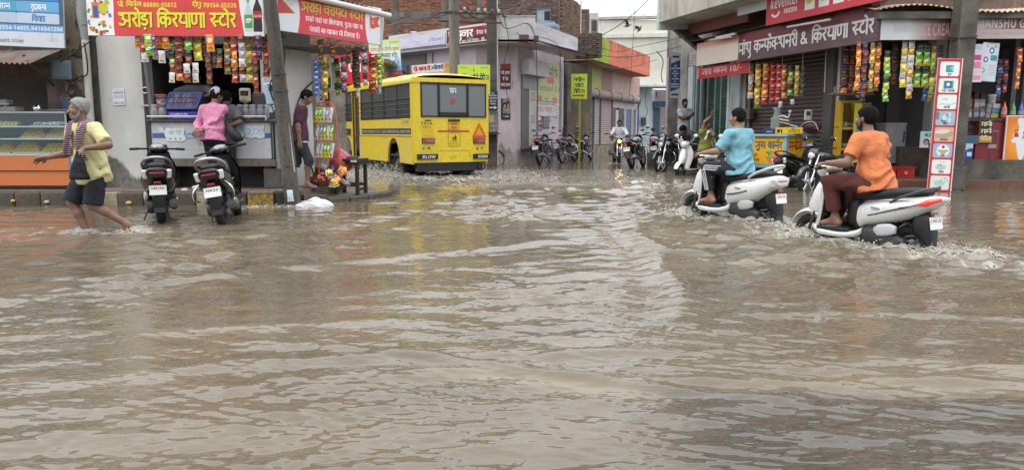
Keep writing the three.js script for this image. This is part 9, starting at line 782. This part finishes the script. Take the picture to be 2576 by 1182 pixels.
// ---------- flood water: one rippled sheet, with froth where wheels and legs churn it ----------
{
const r=rng(99),waves=[];for (let i=0;i<44;i++) {const lam=.075*Math.pow(1.25/.075,Math.pow(r(),1.05)),an=(r()-.5)*(i % 5 === 0?2.2:1.0)+.07,k=2*PI/lam;waves.push([Math.sin(an)*k,Math.cos(an)*k,lam*(.0062+.0050*r())*lerp(1.15,.36,smooth(.25,.9,lam)),r()*7,r()*900]);}
const ridges=[[[[1.1,-4.2],[1.25,-5.4],[1.45,-6.8],[1.5,-8.2],[1.6,-10.2]].map((p)=>p),.030,.13],[[[2.5,-4.6],[2.3,-6],[2.5,-8],[2.7,-9.6]],.018,.16],[[[-2.6,-5],[-2.2,-7],[-1.4,-9.5],[-1.0,-12]],.020,.18],[[[-4.2,-6.2],[-4.6,-7.4],[-4.7,-8.6]],.022,.16],[[[.2,-6],[.3,-8],[.1,-11]],.014,.2],[[[5.2,-5.4],[4.6,-6.4],[4.3,-7.6]],.026,.14]];
const fine=[];for (let i=0;i<12;i++) {const lam=.035+.06*r(),an=(r()-.5)*1.3+.1,k=2*PI/lam;fine.push([Math.sin(an)*k,Math.cos(an)*k,lam*.0075,r()*7]);}
const bus={o: V3(-2.59+.869*1.11,0,-19.4-.495*1.11),h: V3(-.495,0,-.869),r: V3(.869,0,-.495)},bp=(x,z)=>V3(bus.o.x+bus.h.x*x+bus.r.x*z,0,bus.o.z+bus.h.z*x+bus.r.z*z);
const spots=[[bp(1.2,-1.0),1.5,1.1],[bp(.2,-.6),1.5,.9],[bp(.9,1.1),1.7,1],[bp(-1,0),2.0,.8],[bp(5.2,-1.2),1.4,.8],[bp(3.2,-1.5),1.6,.7]].map(([p,a,b])=>[p.x,p.z,a,b]);
const wheelPt=(S,x)=>{const c=Math.cos(S.ry),s=Math.sin(S.ry);return [S.pos.x+x*c,S.pos.z-x*s];};
for (const [S,k] of [[SA,.85],[SB,1]]) {spots.push([...wheelPt(S,.72),.42*k,1.0],[...wheelPt(S,.3),.45,.75],[...wheelPt(S,-.25),.42,.7],[...wheelPt(S,-.62),.5*k,1],[...wheelPt(S,-1.15),.5,.6],[...wheelPt(S,-1.8),.5,.4]);}
const mp=at(232,9);spots.push([mp.x-.14,mp.z+.05,.26,.8],[mp.x+.5,mp.z,.32,.8],[mp.x-.9,mp.z+.35,.9,.35],[-4.2,-12.05,.5,.6],[-3.55,-12.1,.6,.55],[MB.pos.x,MB.pos.z+.6,.9,.6],[5.0,-22.3,1.0,.4]);
const dirB=[Math.cos(SB.ry),-Math.sin(SB.ry)];
function foamAt(x,z) {// how churned the water is
let m=0,sp0=0;for (const [sx,sz,rad,a] of spots) {const dx=x-sx,dz=(z-sz),d2=(dx*dx+dz*dz)/rad/rad;if (d2<5) m=Math.max(m,a*Math.exp(-d2*.9));} sp0=m;
const d=-z,n=fbm(x*.7+3,z*.5,3,0,71);// broad churned band where the bus has passed
const far=smooth(24.2+n*1.2-.05*x,23.0+n*.8-.05*x,d),near=smooth(13.2+(n-.5)*5,17.5+(n-.5)*5,d),sideL=smooth(-4.2,-2.9,x+(d-14)*.12),sideR=smooth(6.6,3.6,x);m=Math.max(m,far*near*sideL*sideR*.62);
const tx=x-SB.pos.x,tz=z-SB.pos.z,back=-(tx*dirB[0]+tz*dirB[1]),lat=tx*-dirB[1]+tz*dirB[0];if (back>.4) m=Math.max(m,.42*Math.exp(-Math.pow((Math.abs(lat)-back*.22)/(.22+back*.09),2))*Math.exp(-back*.20));// spreading wake
foamAt.spot=Math.max(sp0,back>.4?m*.35:0,m*.30);return m;
}
const H=(x,z,foam)=>{
const d=-z,wx=x+.22*(fbm(x*.8,z*.8,2,0,5)-.5),wz=z+.30*(fbm(x*.6+9,z*.7,2,0,6)-.5);let h=0;const near=smooth(2.6,7,d),reach=d*d/(CAMH*F)*2.2;
for (const [kx,kz,a,ph] of waves) {const fade=smooth(3.2,1.2,reach*Math.abs(kz)/PI+.4)*(kz<14?lerp(.45,1,near):1);if (fade>0) h += a*fade*Math.sin(kx*wx+kz*wz+ph);}
if (d<6.5) {const f=smooth(6.5,4,d);for (const [kx,kz,a,ph] of fine) h += a*f*Math.sin(kx*wx+kz*wz+ph);}
const patch=.18+1.32*smooth(.30,.68,fbm(x*.33+5,z*.26,3,0,15));h *= patch*smooth(60,26,d)*(d>22.5 && foam<.2?.55:1);
const px=x-SA.pos.x+.9,pz=z-SA.pos.z-1.2,ln=px*.55+pz*.83;if (Math.abs(ln)<.5 && d<12 && d>4) h += .030*Math.exp(-ln*ln*40)*smooth(12,10,d)*smooth(3.5,6,d);// bow wave
for (const [sx,sz,amp,w,k] of [[2.0,-3.75,.022,.22,.13],[.1,-3.9,.016,.16,-.12],[4.6,-5.6,.018,.2,.04],[.1,-3.62,.014,.10,.34],[1.9,-3.42,.020,.09,.09],[3.2,-4.7,.018,.14,.05],[-2.4,-4.4,.016,.2,-.1],[-3.2,-6.6,.02,.2,.1]]) {const q=(z-sz)-k*(x-sx)-.05*Math.sin(x*2.1);h += amp*Math.exp(-q*q/w/w*3)*smooth(2.6,.5,Math.abs(x-sx));} // broad low surges
for (const [pts,amp,w] of ridges) {if (z>pts[0][1] || z<pts[pts.length-1][1]) continue;let i=0;while (i<pts.length-2 && z<pts[i+1][1]) i++;const t=(z-pts[i][1])/(pts[i+1][1]-pts[i][1]),q=x-lerp(pts[i][0],pts[i+1][0],t)-.06*Math.sin(z*3.1),e=smooth(pts[0][1],pts[0][1]-.8,z)*smooth(pts[pts.length-1][1],pts[pts.length-1][1]+.8,z);h += amp*e*(Math.exp(-q*q/w/w)-.5*Math.exp(-Math.pow((q+w*2.2)/w/1.2,2)));}
if (foam>.12) {const f=smooth(.12,.9,foam);h += f*.62*(.11*(fbm(x*4.6,z*3.0,4,0,25)-.42)+.07*(fbm(x*9,z*5,3,0,28)-.5)+.05*Math.pow(fbm(x*16,z*9,3,0,26),2))+Math.max(0,foam-.6)*.16*fbm(x*7,z*6,3,0,27);}
return h;
};
const silt=(x,z)=>Math.max(Math.exp(-Math.pow((z+3.62-.34*(x+.4))/.10,2))*smooth(-.6,-.1,x)*smooth(.95,.5,x),.8*Math.exp(-Math.pow((z+9.2-1.5*(x-1.5))/.35,2))*smooth(1.2,1.5,x)*smooth(2.2,1.7,x),.5*Math.exp(-Math.pow((z+4.75+.05*x)/.12,2))*smooth(1.6,2.2,x)),reflDark=(x,z)=>smooth(.45,.95,x+.25*fbm(x*2,z*2,2,0,61))*smooth(-3.50+.09*x,-3.34+.09*x,z);  // near right water coloured darker, standing in for the dark building reflection
const NZ=640,NX=840,pos=new Float32Array((NZ+1)*(NX+1)*3),col=new Float32Array(pos.length),fm=new Float32Array((NZ+1)*(NX+1)),idx=new Uint32Array(NZ*NX*6);
for (let j=0;j <= NZ;j++) {const t=j/NZ,v=lerp(1260,356,t),d=1.2*F/(v-HOR)*1.0,half=.74*d+1.6;for (let i=0;i <= NX;i++) {const x=(i/NX*2-1)*half,k=j*(NX+1)+i,z=-d,f=foamAt(x,z);fm[k]=foamAt.spot;pos[k*3]=x;pos[k*3+1]=H(x,z,f);pos[k*3+2]=z;const m=fbm(x*.5+2,z*.9,4,0,33),s=fbm(x*.9,z*3.2+x*.4,3,0,35),fo=smooth(-.12,.30,fm[k]*.95-.34-.9*(fbm(x*5.5,z*3.2,3,0,41)-.40)-1.5*(fbm(x*19,z*8,3,0,43)-.5))*smooth(.08,.2,fm[k]),sl=silt(x,z),dp=reflDark(x,z),wf=clamp(.85*fo+.62*smooth(.1,.7,f)*(.55+1.1*(fbm(x*3,z*6,3,0,37)-.3))),c=.86+.36*(m-.5)+.3*(s-.5);col[k*3]=lerp(lerp(.142*c,.088*c,dp),.37,wf)+.045*sl;col[k*3+1]=lerp(lerp(.117*c,.075*c,dp),.345,wf)+.036*sl;col[k*3+2]=lerp(lerp(.079*c,.059*c,dp),.292,wf)+.018*sl;}}
let q=0;for (let j=0;j<NZ;j++) for (let i=0;i<NX;i++) {const a=j*(NX+1)+i,b=a+NX+1;idx[q++]=a;idx[q++]=a+1;idx[q++]=b;idx[q++]=b;idx[q++]=a+1;idx[q++]=b+1;}
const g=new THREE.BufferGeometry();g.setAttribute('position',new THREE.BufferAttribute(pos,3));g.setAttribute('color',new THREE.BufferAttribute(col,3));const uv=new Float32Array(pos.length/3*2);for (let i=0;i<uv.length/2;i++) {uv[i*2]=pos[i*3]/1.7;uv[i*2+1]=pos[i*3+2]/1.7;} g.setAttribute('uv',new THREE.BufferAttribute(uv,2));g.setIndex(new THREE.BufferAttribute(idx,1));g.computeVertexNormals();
const rip=tex(1024,1024,(u,v)=>{let h=0;for (const [a,b,c,ph] of [[3,40,.3,0],[-5,34,.3,2],[9,46,.22,4],[-12,58,.2,1],[16,71,.16,5],[7,26,.35,3],[-19,64,.14,2.5]]) h += c*Math.sin(2*PI*(a*u+b*v)+ph+3.2*fbm(u*6,v*9,3,6,81));return .5+.17*h+.22*(fbm(u*22,v*46,3,22,91)-.5);},false);
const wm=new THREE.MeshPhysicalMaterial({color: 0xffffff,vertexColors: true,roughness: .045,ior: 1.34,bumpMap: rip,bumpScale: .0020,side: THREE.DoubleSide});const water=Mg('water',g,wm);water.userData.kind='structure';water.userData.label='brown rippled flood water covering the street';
// far water beyond and beside the fine sheet
const wf=new THREE.MeshPhysicalMaterial({color: new THREE.Color().setRGB(.105,.09,.066),roughness: .12,ior: 1.34,side: THREE.DoubleSide});const far=Mg('water',xf(new THREE.PlaneGeometry(500,300),0,-.07,-60,-PI/2),wf);far.userData.kind='structure';
// froth: ragged light sheets just above the churned water
const fp=[],fc=[],fi=[],map=new Int32Array(fm.length).fill(-1);const fr=(k)=>{const x=pos[k*3],z=pos[k*3+2],n=fbm(x*5.5,z*3.2,3,0,41),n2=fbm(x*19,z*8,3,0,43);return fm[k]*.95-.50-.9*(n-.40)-1.5*(n2-.5);};
const add=(k)=>{if (map[k]<0) {map[k]=fp.length/3;const x=pos[k*3],z=pos[k*3+2],n=fbm(x*30,z*18,3,0,47),c=.80+.5*(n-.5);fp.push(x,pos[k*3+1]+.006+.022*n*clamp(fr(k)*3),z);fc.push(.36*c,.335*c,.285*c);} return map[k];};
const ok=new Uint8Array(fm.length);for (let k=0;k<fm.length;k++) if (fm[k]>.1 && fr(k)>0) ok[k]=1;
for (let j=0;j<NZ;j++) for (let i=0;i<NX;i++) {const a=j*(NX+1)+i,b=a+NX+1;if (ok[a] && ok[a+1] && ok[b]) fi.push(add(a),add(a+1),add(b));if (ok[b] && ok[a+1] && ok[b+1]) fi.push(add(b),add(a+1),add(b+1));}
const fg=geo(fp,fi),cA=new THREE.Float32BufferAttribute(fc,3);fg.setAttribute('color',cA);const foam=Mg('foam',fg,new THREE.MeshStandardMaterial({color: 0xffffff,vertexColors: true,roughness: .55,side: THREE.DoubleSide}));foam.userData.kind='stuff';foam.userData.label='pale muddy froth on the churned flood water';
// splashes thrown up by wheels
const sp=[],rs=rng(5);const burst=(x,z,n,rad,up,dx=0,dz=0)=>{for (let i=0;i<n;i++) {const a=rs()*2*PI,q2=Math.sqrt(rs())*rad,t=rs(),y=up*t*t*(1-q2/rad*.6)+.01;sp.push([x+Math.cos(a)*q2+dx*t,y,z+Math.sin(a)*q2+dz*t,(.004+.016*rs()*rs())*(1.2-t*.6)*(n>600?1.35:n>280?1.1:.85)]);}};
const b1=bp(1.3,-1.25),b2=bp(.4,1.2),b3=bp(2.6,-1.4),b4=bp(-.3,-.4);burst(b1.x,b1.z,1500,.75,.55,-.35,.3);burst(b3.x,b3.z,900,1.1,.36,-.35,.2);burst(b1.x-.5,b1.z+.5,700,1.0,.22,-.3,.3);burst(b2.x+.5,b2.z,420,1.2,.36,.4,.1);burst(b4.x,b4.z,260,1.2,.14);const ff=wheelPt(SA,.80),fr2=wheelPt(SB,.78),re=wheelPt(SB,-.75),ra=wheelPt(SA,-.7);burst(ff[0]-.05,ff[1]+.1,260,.30,.22,-.15,.05);burst(fr2[0],fr2[1]+.12,220,.30,.16,-.12,.08);burst(re[0]+.1,re[1]+.2,220,.38,.14,.1,.1);burst(ra[0],ra[1]+.15,140,.32,.12);burst(wheelPt(SB,-.2)[0],wheelPt(SB,-.2)[1]+.25,160,.4,.10);burst(mp.x-.14,mp.z+.1,50,.16,.05);burst(mp.x+.5,mp.z+.05,60,.2,.07);burst(MB.pos.x,MB.pos.z+.7,90,.5,.12);burst(-3.9,-12.0,60,.35,.05);
const im=new THREE.InstancedMesh(new THREE.IcosahedronGeometry(1,1),mat([.46,.43,.375],.25),sp.length),o=new THREE.Object3D();sp.forEach(([x,y,z,s],i)=>{o.position.set(x,y,z);o.rotation.set(rs()*6,rs()*6,rs()*6);o.scale.set(s*(1+rs()),s*(.8+rs()*.6),s);o.updateMatrix();im.setMatrixAt(i,o.matrix);});im.name='splash';im.userData.kind='stuff';im.userData.label='muddy drops thrown up around wheels and legs';im.castShadow=im.receiveShadow=true;scene.add(im);
}
renderer.render(scene,camera);
